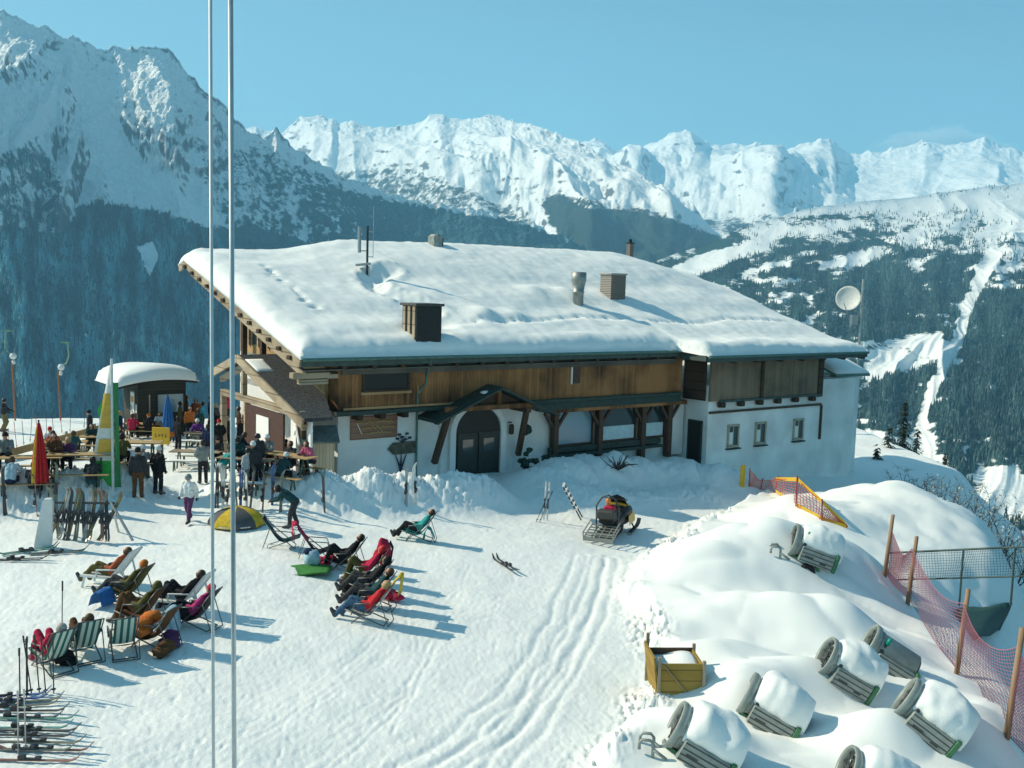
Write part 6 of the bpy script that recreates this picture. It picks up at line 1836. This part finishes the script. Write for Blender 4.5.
# skis lying in rows, bottom left
SB = 'skis lying in rows at the bottom left'
for k, (px, py, dg, ci, wd_) in enumerate(((18, 706, 12, 4, 'topmost row by the poles'), (24, 716, 10, 0, 'second of the rows'), (30, 725, 7, 6, 'third of the rows'), (36, 735, 4, 0, 'fourth of the rows'), (34, 748, 3, 4, 'fifth of the rows'), (40, 757, -1, 7, 'lowest of the rows'), (6, 700, 14, 2, 'cut by the picture edge'))):
    q = G(px, py)
    ski_pair('pair of %s skis lying flat at the bottom left, %s' % (['black', 'red', 'blue', 'white', 'dark', 'yellow', 'green', 'brown', 'grey'][ci], wd_), SB, Matrix.Translation(q + Vector((0, 0, .02))) @ Matrix.Rotation(R(dg + random.uniform(-5, 5)), 4, 'Z'), ci, .20 + .10 * (k % 3))
for k, (px, py, h) in enumerate(((27, 697, 1.2), (36, 694, 1.25), (50, 694, 1.2), (20, 700, 1.0))):
    pole_pair('upright pair of ski poles %s beside the lying skis' % ['second from the left', 'third from the left', 'on the right', 'leaning on the left'][k], 'ski poles by the lying skis', G(px, py), (random.uniform(-.12, .22), 0), h)
pole_pair('ski poles standing in the snow across the lowest lying skis', None, G(22, 752), (.02, 0), 1.15, M_metal)
for k, (px, py, dg, lab) in enumerate(((18, 561, 12, 'dark skis lying flat at the left edge below the snow bank'), (58, 554, 25, 'skis dropped crosswise in front of the white board'), (30, 552, 40, 'loose skis lying left of the white board'), (505, 566, 118, 'single pair of dark skis lying on the open snow near the snowmobile'))):
    ski_pair(lab, None, Matrix.Translation(G(px, py) + Vector((0, 0, .03))) @ Matrix.Rotation(R(dg), 4, 'Z'), (0, 4, 6, 0)[k], .16)
w = MB(); w.tube([(0, 0, -.1), (.03, 0, 1.15)], .013, 5); w.tube([(.025, 0, .9), (.03, 0, 1.15)], .02, 6); o = w.build('ski_pole', M_metal_d, None); o.location = G(62, 627); tag(o, 'lone ski pole stuck upright above the striped deck chairs', 'ski pole')
# upright skis by the entrance
ski_pair('pair of pale skis crossed like a tripod in the shade left of the snowmobile', None, up_matrix(G(546, 520), 3, R(80), .80), 3, .14)
pole_pair('slanting poles propped beside the crossed pale skis', None, G(537, 522), (.55, .1), 1.25)
q = G(571, 518)
pl = thing('folded_lounger', 'folded white slatted lounger leaning in the shade beside the snowmobile', 'sun lounger', q, R(-8))
w = MB()
for s in (-.28, .28): w.beam((.45 + .0, s, 0), (-.35, s, 1.35), .05, .05)
w.build('frame', M_metal_d, pl)
for k in range(6):
    f_ = .30 + .70 * k / 5; w = MB(); w.box((.45 - .8 * f_, 0, 1.35 * f_ + .03), (.10, .85, .03), Matrix.Rotation(R(random.uniform(-3, 3)), 4, 'Z')); w.build('slat', M_cwhite, pl)

# ------------------------------------------------------------------ snowmobile
ra, rb = G(594, 549), G(628, 522)
hd_ = math.atan2(rb.y - ra.y, rb.x - ra.x)
mid = ra.lerp(rb, .52); mid.z = gz(mid.x, mid.y)
sm_ = thing('snowmobile', 'black and yellow snowmobile with a roll bar, beacon and rear carrier grid', 'snowmobile', mid, hd_); sm_.scale = (1.18,) * 3
M_y = mat('snowmobile_yellow', (.55, .33, .02), .35, var=.1); M_bk = mat('snowmobile_black', (.018, .018, .020), .45, var=.2)
def loft(secs, n=16):
    rows = []
    for (x, hw_, z0, z1, pw) in secs:
        r_ = []
        for k in range(n + 1):
            a = 2 * math.pi * k / n; c, s = math.cos(a), math.sin(a)
            r_.append((x, hw_ * math.copysign(abs(c) ** pw, c), (z0 + z1) / 2 + (z1 - z0) / 2 * math.copysign(abs(s) ** pw, s)))
        rows.append(r_)
    w = MB(); w.sheet(rows); w.add(rows[0][:-1], [tuple(range(n - 1, -1, -1))]); w.add(rows[-1][:-1], [tuple(range(n))]); return w
loft([(-.5, .26, .30, .62, .6), (.25, .36, .28, .75, .6), (.55, .44, .26, .98, .6), (.95, .44, .26, .92, .6), (1.3, .34, .30, .70, .6), (1.5, .14, .36, .52, .6)]).build('bodywork', M_bk, sm_, True)
loft([(.50, .30, .70, 1.02, .7), (.8, .36, .66, 1.00, .7), (1.2, .30, .55, .80, .7), (1.42, .12, .48, .6, .7)]).build('hood', M_y, sm_, True)
for s in (-1, 1):
    w = MB(); w.slab([[(.3, s * .45, .62), (1.15, s * .46, .66)], [(.3, s * .49, .34), (1.1, s * .5, .36)]], .03); w.build('side_panel', M_y, sm_)
    w = MB(); w.slab([[(x, s * .48 - .07, z) for x, z in ((.45, .05), (1.5, .05), (1.75, .12), (1.88, .24))], [(x, s * .48 + .07, z) for x, z in ((.45, .05), (1.5, .05), (1.75, .12), (1.88, .24))]], .02); w.beam((1.05, s * .3, .4), (1.1, s * .48, .06), .05, .05); w.build('ski', M_bk, sm_)
    w = MB(); w.tube([(1.43, s * .14, .60), (1.47, s * .14, .60)], .07, 10); w.build('headlight', M_glass_b, sm_)
loft([(-1.05, .24, .60, .78, .6), (-.9, .26, .58, .86, .6), (-.1, .25, .58, .84, .6), (.35, .22, .62, .86, .6)]).build('seat', mat('seat_black', (.012, .012, .013), .6), sm_, True)
loft([(-1.45, .25, .12, .34, .5), (-1.3, .26, .02, .42, .5), (.3, .26, .0, .42, .5), (.5, .25, .12, .34, .5)]).build('track', mat('rubber_track', (.014, .014, .014), .9, var=.4, scale=30), sm_)
w = MB(); w.tube([(.42, 0, .8), (.36, 0, 1.15)], .03); w.tube([(.34, -.38, 1.17), (.38, -.2, 1.16), (.38, .2, 1.16), (.34, .38, 1.17)], .02); w.build('handlebar', M_bk, sm_)
w = MB(); w.slab([[(.62, y, .98 - .1 * abs(y)) for y in np.linspace(-.32, .32, 7)], [(.42, y * .85, 1.32 - .35 * abs(y)) for y in np.linspace(-.32, .32, 7)]], .012); w.build('windscreen', mat('smoked_screen', (.03, .035, .035), .1), sm_, True)
w = MB(); w.tube([(-.85, -.36, .3), (-.85, -.38, 1.15), (-.80, -.22, 1.42), (-.78, 0, 1.52), (-.80, .22, 1.42), (-.85, .38, 1.15), (-.85, .36, .3)], .028, 8); w.tube([(-.85, -.38, 1.0), (-.85, .38, 1.0)], .018); rb_ = w.build('roll_bar', M_metal_d, sm_)
w = MB(); w.lathe([(.0, 1.50), (.075, 1.49), (.08, 1.36), (.06, 1.34), (.06, 1.22), (0, 1.22)], 12, Matrix.Translation((-.80, 0, -.08))); w.build('beacon', mat('beacon_orange', (.62, .20, .04), .25), rb_, True)
w = MB()
Mx = Matrix.Translation((-1.45, 0, .42)) @ Matrix.Rotation(R(-12), 4, 'Y')
for y in np.linspace(-.48, .48, 5): w.beam((-.50, y, 0), (.50, y, 0), .03, .03, Mx)
for x in np.linspace(-.50, .50, 6): w.beam((x, -.49, .0), (x, .49, .0), .03, .035, Mx)
w.beam((-.52, -.5, -.02), (-.52, .5, -.02), .04, .14, Mx); w.beam((-.52, -.5, .18), (-.52, .5, .18), .03, .03, Mx)
for y in (-.49, .49): w.beam((-.52, y, 0), (-.52, y, .2), .03, .03, Mx); w.beam((-.52, y, .2), (.4, y, .2), .03, .03, Mx)
w.build('carrier_grid', mat('carrier_grey', (.30, .31, .28), .5, metal=.4), sm_)
w = MB(); w.box((-1.0, 0, .92), (.42, .6, .30), bev=.05); w.build('cargo_box', mat('cargo_dark', (.05, .055, .05), .6), sm_)
w = MB(); w.box((-.78, -.05, 1.06), (.3, .35, .25), bev=.06); w.build('bag', cloth('crimson'), sm_)

# ------------------------------------------------------------------ crate
p = G(676, 684)
cr = thing('wooden_crate', 'open yellow wooden crate half filled with snow at the edge of the deep snow', 'crate', p, R(4)); cr.scale = (.88,) * 3
M_cr = board_mat('crate_boards', (.20, .12, .02), (.36, .25, .06), .30, 'z')
zb = .0
w = MB(); w.box((.02, -.5, .30), (1.15, .05, .92)); w.build('front_board', M_cr, cr)
w = MB(); w.box((-.62, .1, .46), (.05, 1.3, 1.1), Matrix.Rotation(R(-7), 4, 'Y')); w.build('side_board', M_cr, cr)
w = MB(); w.box((.60, .1, .3), (.05, 1.25, .8)); w.build('side_board', M_cr, cr)
w = MB(); w.box((.0, .74, .62), (1.35, .06, .22)); w.build('back_rail', M_frame_d, cr)
for x, y, h in ((-.60, -.54, .95), (.60, -.54, .85), (-.66, .74, 1.15), (.64, .74, .85)):
    w = MB(); w.box((x, y, h / 2 - .1), (.08, .08, h + .2)); w.build('corner_post', M_tablg, cr)
w = MB(); w.beam((-.48, -.56, .74), (.12, -.56, .02), .07, .025); w.build('brace', M_tablg, cr)
rows = [[(x, y, .50 + .16 * math.exp(-((x - .25) ** 2 + (y - .2) ** 2) / .3) + .10 * y + .03 * math.sin(5 * x)) for x in np.linspace(-.54, .55, 12)] for y in np.linspace(-.46, .7, 12)]
w = MB(); w.slab(rows, .3); w.build('snow_fill', M_roofsnow, cr, True)

# ------------------------------------------------------------------ snow guns parked in the deep snow
M_gun = mat('gun_grey', (.27, .31, .29), .5, metal=.2, var=.2, scale=4)
M_gund = mat('gun_dark', (.05, .06, .058), .5, var=.3)
M_gung = mat('gun_green', (.04, .15, .07), .5, var=.25)
def snow_gun(px, py, rz, pitch, label, cap=True, hooks=True, ring=True, scale=.88, lift=.46, seed=0):
    p = G(px, py); p.z -= .16
    t = thing('snow_gun', label, 'snow gun', p, R(rz), 'snow guns parked in the deep snow'); t.scale = (scale,) * 3
    # the barrel points along +x and tips up; everything below is in the tipped frame
    T = Matrix.Translation((0, 0, lift)) @ Matrix.Rotation(R(-pitch), 4, 'Y')
    X = T @ Matrix.Rotation(R(90), 4, 'Y')
    w = MB(); w.lathe([(.36, -.85), (.44, -.83), (.45, .25), (.48, .3), (.48, .36), (.43, .38), (.42, .3), (.40, -.7), (.0, -.7)], 24, X)
    bar = w.build('barrel', M_gun, t, True)
    w = MB(); w.lathe([(.47, .38), (.53, .42), (.56, .50), (.56, .58), (.53, .60), (.48, .56), (.46, .40), (.47, .38)], 26, X); mr_ = w.build('mouth_ring', M_gun, bar, True)
    w = MB()
    for k in range(10):
        a = k * math.pi / 5; w.beam((.50, .08 * math.cos(a), .08 * math.sin(a)), (.50, .47 * math.cos(a), .47 * math.sin(a)), .02, .05, T)
    w.lathe([(0, .56), (.12, .54), (.12, .3), (0, .3)], 14, X); w.lathe([(.28, .49), (.30, .51), (.28, .53), (.26, .51), (.28, .49)], 20, X); w.build('fan_grille', M_gund, mr_)
    # flat side cabinet towards the camera
    w = MB(); w.box((-.28, .48, -.22), (1.12, .20, .52), T, bev=.03); cab = w.build('side_cabinet', M_gun, t)
    w = MB()
    for z in (-.02, -.16, -.30, -.42): w.box((-.28, .585, z), (1.05, .02, .025), T)
    w.box((-.02, .59, -.26), (.28, .012, .05), T); w.box((-.5, .59, -.34), (.2, .012, .06), T)
    w.build('groove', M_gund, cab)
    w = MB(); w.box((-.9, .46, -.20), (.12, .28, .62), T, bev=.02); w.build('rear_flap', M_gung, t)
    w = MB(); w.lathe([(0, -.9), (.34, -.9), (.38, -.87), (.38, -.84), (0, -.84)], 20, X); w.build('rear_grille', M_gund, bar)
    w = MB(); w.lathe([(0, .0), (.055, .0), (.06, .14), (.035, .2), (0, .21)], 10, T @ Matrix.Translation((.20, .38, .30))); w.build('beacon', mat('beacon_green', (.0, .28, .20), .25), t, True)
    w = MB(); w.tube([(.22, .36, .1), (.20, .40, .32)], .03, 6, T); w.box((.22, .46, .02), (.10, .12, .22), T, bev=.02); w.build('hose_joint', M_gund, t)
    # carriage
    w = MB(); w.beam((.5, -.28, -.45), (-.7, -.28, -.50), .08, .08, T); w.beam((.5, .28, -.45), (-.7, .28, -.50), .08, .08, T); w.beam((.1, 0, -.45), (-.15, 0, -1.0), .14, .14, T); w.beam((-.4, .35, -.48), (-.75, .35, -1.05), .06, .10, T); w.beam((-.4, -.35, -.48), (-.75, -.35, -1.05), .06, .10, T)
    w.build('carriage', M_gung, t)
    for s in (-1, 1):
        w = MB(); w.lathe([(.12, -.08), (.25, -.09), (.28, -.05), (.28, .05), (.25, .09), (.12, .08), (.12, -.08)], 18, T @ Matrix.Translation((-.15, s * .42, -.78)) @ Matrix.Rotation(R(90), 4, 'X')); w.build('wheel', mat('tyre', (.018, .018, .02), .85), t, True)
    if hooks:
        for k, y in enumerate((.10, .45)):
            w = MB(); w.tube([(.95, y, -.75), (.95, y, .02), (1.02, y, .10), (1.20, y, .10), (1.26, y, .02), (1.26, y, -.12)], .038, 8, Matrix.Translation((0, 0, .35 + .0 * k)))
            w.tube([(.95, y, .25), (.65, y, .05)], .04, 8); w.build('tow_hook', M_gun, t, True)
    if cap:
        fat = (1, 1.15, 1.3, .8, .95, 1, 1.1, .9)[seed]; rows = []
        n1, n2 = 26, 22
        for i in range(n1 + 1):
            q = i / n1; x = -1.06 + 1.44 * q; row = []
            e = math.sqrt(max(0, 1 - (2 * q - 1) ** 2 * .98)) ** .7
            for j in range(n2 + 1):
                a = math.pi * (-.12 + 1.24 * j / n2)
                rr = .47 + (.36 * fat * max(0, math.sin(a + .25 * mnoise.noise(Vector((x, seed, 0))))) ** .8) * e * (1 + .5 * mnoise.noise(Vector((x * 1.6, a * 1.2, seed * 2.7)))) + .05 * mnoise.noise(Vector((x * 4, a * 4, seed + 3)))
                rr = rr if 0 < i < n1 else .44
                row.append(T @ Vector((x, rr * math.cos(a) * (.9 + .1 * e), rr * math.sin(a))))
            rows.append(row)
        mb = MB(); mb.sheet(rows); mb.build('snow_cap', M_roofsnow, t, True)
    return t
snow_gun(696, 748, 170, 26, 'snow gun nearest the camera with hooks and mouth ring showing, under a thick snow cap', seed=1)
snow_gun(766, 714, 160, 23, 'snow gun with the largest snow cap, right of the wooden crate', seed=2, hooks=False)
snow_gun(808, 554, 172, 17, 'snow gun far back near the orange net, hooks poking from the snow', seed=3, scale=.98)
snow_gun(842, 675, 174, 28, 'snow gun under a round snow cap, left of the bare barrel', seed=4, hooks=False, scale=.86)
snow_gun(885, 662, 166, 29, 'snow gun with bare grey barrel and open round mouth', cap=False, seed=5, hooks=False)
snow_gun(924, 722, 156, 31, 'snow gun tilted steeply beside the net fence, with a green beacon', seed=6, hooks=False)
snow_gun(868, 792, 173, 22, 'snow gun cut off by the bottom edge of the picture', seed=7, hooks=False)

# ------------------------------------------------------------------ fences
def net_mesh(top, bot, nx, ny, r_, sag=.0):
    """a hanging net: strands between a top line and a bottom line"""
    w = MB()
    n_ = len(top); T_ = np.array([list(p) for p in top]); B_ = np.array([list(p) for p in bot]); s = np.linspace(0, n_ - 1, nx)
    def at(S, q):
        i = min(int(S), n_ - 2); f_ = S - i
        a = T_[i] * (1 - f_) + T_[i + 1] * f_; b = B_[i] * (1 - f_) + B_[i + 1] * f_
        sg = sag * math.sin(math.pi * f_)
        a = a - np.array([0, 0, sg])
        p_ = a * (1 - q) + b * q
        p_[0] += .06 * math.sin(S * 5 + q * 3)
        return tuple(p_)
    for S in s: w.tube([at(S, q) for q in np.linspace(0, 1, 7)], r_, 3, cap=False)
    for q in np.linspace(0, 1, ny): w.tube([at(S, q) for S in s], r_ * (1.6 if q in (0, 1) else 1), 3, cap=False)
    return w
M_net = mat('net_red', (.36, .12, .16), .7); M_post = board_mat('round_post', (.20, .12, .07), (.38, .25, .16), .4, 'x')
base = [G(884, 575), G(907, 604), G(956, 674), G(1006, 736), G(1052, 800)]
nf = thing('net_fence', 'tall red net fence on wooden posts along the drop at the right', 'fence', base[2])
tops = []
for k, b in enumerate(base):
    h = (1.9, 2.1, 2.25, 2.25, 2.2)[k]; tops.append(b + Vector((.10, 0, h)))
    w = MB(Matrix.Translation(-nf.location)); w.tube([b - Vector((.02, 0, .6)), b + Vector((.16, 0, h + .15))], [.075, .06], 10); w.build('post', M_post, nf, True)
tl = [t_ - Vector((0, 0, .25)) for t_ in tops]
w = net_mesh([t_ - nf.location for t_ in tl], [b - nf.location + Vector((.1, 0, .02)) for b in base], 150, 22, .0075, .55)
w.build('net', M_net, nf)
# orange net by the annex
ob_ = [(742, 487), (749, 487), (760, 489), (775, 492), (796, 506), (822, 520), (846, 528)]
of = thing('orange_safety_net', 'sagging orange safety net with yellow borders below the white annex', 'safety net', G(790, 505))
bb = [G(*q) for q in ob_]
hts = (1.0, .85, .45, .70, 1.15, .75, .15)
tt = [b + Vector((0, 0, h)) for b, h in zip(bb, hts)]
M_onet = mat('net_orange', (.62, .13, .05), .7); M_ynet = mat('net_yellow', (.62, .40, .03), .7)
w = net_mesh([q - of.location for q in tt[1:]], [q - of.location for q in bb[1:]], 48, 9, .013, .06); w.build('net', M_onet, of)
w = MB(Matrix.Translation(-of.location))
rows = [[q + Vector((0, 0, .05)) for q in tt[3:]], [q - Vector((0, 0, .12)) for q in tt[3:]]]
w.sheet([[tuple(p_) for p_ in r_] for r_ in rows]); w.build('yellow_border', M_ynet, of)
w = MB(Matrix.Translation(-of.location)); w.sheet([[tuple(q + Vector((0, -.01, .14))) for q in bb[3:]], [tuple(q + Vector((0, -.01, .0))) for q in bb[3:]]]); w.build('yellow_border', M_ynet, of)
w = MB(Matrix.Translation(-of.location)); w.box((bb[0].x, bb[0].y, bb[0].z + .55), (.25, .05, 1.15)); w.build('yellow_panel', M_ynet, of)
for k, (i, ln) in enumerate(((1, .0), (2, .25), (3, .2), (4, -.05), (5, -.1))):
    w = MB(Matrix.Translation(-of.location)); w.tube([bb[i] - Vector((0, 0, .2)), tt[i] + Vector((ln * .5, 0, .12))], .03, 6); w.build('stake', mat('stake_red', (.32, .05, .05), .5), of)
# steel railing at the right edge
ra0, ra1 = P(888, 553, 33.5), P(1040, 546, 30.5)
rl = thing('steel_railing', 'grey steel railing with wire mesh behind the net fence at the right edge', 'railing', (ra0.x, ra0.y, ra0.z - 1.2))
M_rail = mat('rail_green_grey', (.07, .11, .10), .5, metal=.3)
w = MB(Matrix.Translation(-rl.location)); w.tube([ra0, ra1], .035, 8); w.tube([ra0 - Vector((0, 0, .95)), ra1 - Vector((0, 0, .95))], .03, 8); w.build('rail', M_rail, rl)
for q in (0.0, .52, .85, 1.0):
    b = ra0.lerp(ra1, q); w = MB(Matrix.Translation(-rl.location)); w.tube([b - Vector((0, 0, 1.9)), b], .035, 8); w.build('post', M_rail, rl)
w = net_mesh([ra0.lerp(ra1, q) - rl.location for q in (0, .33, .66, 1)], [ra0.lerp(ra1, q) - rl.location - Vector((0, 0, .95)) for q in (0, .33, .66, 1)], 60, 12, .006); w.build('wire_mesh', M_rail, rl)
# dark green tarpaulin on the shaded slope
q4 = [G(956, 613), G(1012, 607), G(1000, 634), G(974, 644)]
tp = []
for j in range(7):
    a_, b_ = q4[0].lerp(q4[3], j / 6), q4[1].lerp(q4[2], j / 6)
    tp.append([tuple(a_.lerp(b_, i / 7) + Vector((0, 0, .16 + .05 * math.sin(i * 1.3 + j)))) for i in range(8)])
w = MB(); w.slab(tp, .04); o = w.build('tarpaulin', mat('tarp_green', (.012, .05, .04), .6, var=.3), None, True); tag(o, 'dark green tarpaulin lying on the shaded slope behind the net fence', 'tarpaulin')

# ------------------------------------------------------------------ the two tall thin poles
for k, (x0, x1, r_, d, lab, m_) in enumerate(((210.2, 213.4, .021, 12.0, 'thin pale pole, left of the two tall poles crossing the whole picture', mat('pole_alu', (.74, .75, .73), .45, metal=.1, var=.06)),
                                             (230.4, 234.2, .030, 12.2, 'thicker blue grey pole, right of the two tall poles crossing the whole picture', mat('pole_steel', (.55, .60, .61), .35, metal=.35, var=.08)))):
    tp_, bt = P(x0, -40, d), P(x1, 768, d)
    dr_ = (bt - tp_).normalized(); bt2 = tp_ + dr_ * ((tp_.z - gz(bt.x, bt.y) + .3) / -dr_.z)
    t = thing('flagpole', lab, 'flagpole', (bt2.x, bt2.y, bt2.z + .3))
    w = MB(Matrix.Translation(-t.location)); w.tube([bt2, tp_ - dr_ * .6], r_, 14); w.build('shaft', m_, t, True)
    w = MB(Matrix.Translation(-t.location)); q = tp_ - dr_ * .6; w.ball(q, r_ * 2.2); w.build('finial', m_, t, True)
    w = MB(Matrix.Translation(-t.location)); q = bt2; w.lathe([(r_ * 4, -.1), (r_ * 4, .34), (r_ * 1.5, .36), (r_ * 1.5, .5)], 14, Matrix.Translation(q)); w.build('socket', m_, t)

# ------------------------------------------------------------------ trees and bushes near by on the right
M_bark = mat('bark', (.06, .045, .035), .9, var=.3)
M_nd = tree_mat('needles', (.012, .026, .020), (.040, .065, .045), .35)
def spruce(loc, h, label, seed, group=None):
    r_ = np.random.default_rng(seed)
    t = thing('spruce_tree', label, 'tree', loc, r_.random() * 6, group)
    w = MB(); w.tube([(0, 0, -1), (0, 0, h * .5), (0, 0, h * .97)], [h * .022, h * .013, .02], 7); w.build('trunk', M_bark, t)
    vs, fs, tn = [], [], []
    nl = int(h * 3.0)
    for i in range(nl):
        q = (i + .3) / nl; z0_ = h * (.10 + .90 * q); R_ = h * .20 * (1 - q) ** .85 + .12
        for k in range(int(8 + 6 * (1 - q))):
            a = r_.random() * 6.283; z = z0_ + r_.normal() * .18; L_ = R_ * (.5 + .7 * r_.random()); dr = -.28 - .25 * r_.random()
            nleaf = max(3, int(L_ * 5))
            for j in range(nleaf):
                s = (j + .5 + .4 * r_.random()) / nleaf; x, y, zz = L_ * s * math.cos(a), L_ * s * math.sin(a), z + L_ * s * dr
                sz = .10 + .16 * (1 - s) + .06 * r_.random(); b = a + r_.normal() * .7
                n0 = len(vs)
                vs += [(x - sz * math.sin(b) * .5, y + sz * math.cos(b) * .5, zz + .03), (x + sz * math.sin(b) * .5, y - sz * math.cos(b) * .5, zz + .03), (x + sz * 1.5 * math.cos(b), y + sz * 1.5 * math.sin(b), zz - .10 - .1 * r_.random())]
                fs.append((n0, n0 + 1, n0 + 2)); tn += [r_.random()] * 3
    o = np_mesh('crown', np.array(vs), np.array(fs), M_nd, False, {'tone': np.array(tn)}); o.parent = t
    return t
for k, (px, ptop, d, lab) in enumerate(((905, 402, 82, 'tall dark spruce just right of the white end wall'), (890, 428, 76, 'shorter dark spruce beside the white end wall'), (918, 430, 95, 'slim dark spruce right of the tall one'), (946, 455, 100, 'spruce standing lowest beside the ski run'), (878, 446, 70, 'smallest spruce at the corner of the white end wall'))):
    tp_ = P(px, ptop, d); g = gz(tp_.x, tp_.y); h = min(max(tp_.z - g, 9), 18)
    spruce((tp_.x, tp_.y, tp_.z - h), h, lab, 40 + k, 'spruces beside the restaurant')
def bush(loc, h, label, seed):
    r_ = random.Random(seed); t = thing('bush', label, 'bush', loc, 0, 'bushes at the edge of the slope')
    w = MB(); lv = MB()
    for k in range(9):
        a = r_.uniform(0, 6.28); sp = r_.uniform(.3, .9); pts = [Vector((0, 0, -.3))]
        d = Vector((math.cos(a) * sp, math.sin(a) * sp, 1)).normalized()
        for i in range(5):
            pts.append(pts[-1] + d * h * .24); d = (d + Vector((r_.uniform(-.3, .3), r_.uniform(-.3, .3), r_.uniform(-.15, .1)))).normalized()
        w.tube(pts, [.035, .028, .02, .015, .01, .006], 4)
        for i in range(2, 6):
            for j in range(3):
                q = pts[i] + Vector((r_.uniform(-.2, .2), r_.uniform(-.2, .2), r_.uniform(-.1, .2))); w.tube([pts[i], q + Vector((r_.uniform(-.25, .25), r_.uniform(-.25, .25), .15))], [.010, .004], 3)
            for j in range(5):
                q = pts[i] + Vector((r_.gauss(0, .22), r_.gauss(0, .22), r_.gauss(0, .16))) * h * .5; s = r_.uniform(.05, .13)
                e1 = Vector((r_.uniform(-1, 1), r_.uniform(-1, 1), r_.uniform(-1, 1))) * s; e2 = Vector((r_.uniform(-1, 1), r_.uniform(-1, 1), r_.uniform(-1, 1))) * s
                lv.add([q, q + e1, q + e2], [(0, 1, 2)])
    w.build('branches', M_bark, t); lv.build('leaves', mat('frosted_leaf', (.34, .40, .38), .8, var=.6, scale=3), t)
    return t
for k, (px, py, h) in enumerate(((905, 497, 1.6), (925, 505, 1.5), (948, 515, 1.9), (968, 522, 1.7), (985, 528, 2.0), (1004, 533, 1.9), (1020, 538, 1.7), (1036, 545, 1.8))):
    d = np.interp(px, [900, 1040], [56, 42]); q = P(px, py - 2, d)
    bush((q.x, q.y, min(gz(q.x, q.y), q.z - .2) if gz(q.x, q.y) < q.z + .5 else q.z), h + max(0, min(4, q.z - gz(q.x, q.y))) * .6, 'frosty bush on the slope edge, %s from the spruces' % ['first', 'second', 'third', 'fourth', 'fifth', 'sixth', 'seventh', 'last'][k], 60 + k)
# wilted shrub by the railing in front of the restaurant
q = G(618, 470)
w = MB(); rr = random.Random(5)
for k in range(26):
    a = rr.uniform(0, 6.28); s = rr.uniform(.3, 1.1); w.tube([(0, 0, 0), (s * math.cos(a) * .5, s * .4 * math.sin(a), rr.uniform(.2, .45)), (s * math.cos(a), s * .5 * math.sin(a), rr.uniform(.1, .8))], [.03, .022, .01], 4)
o = w.build('bare_shrub', M_bark, None); o.location = q; tag(o, 'dark bare shrub in the shade below the big windows', 'shrub')
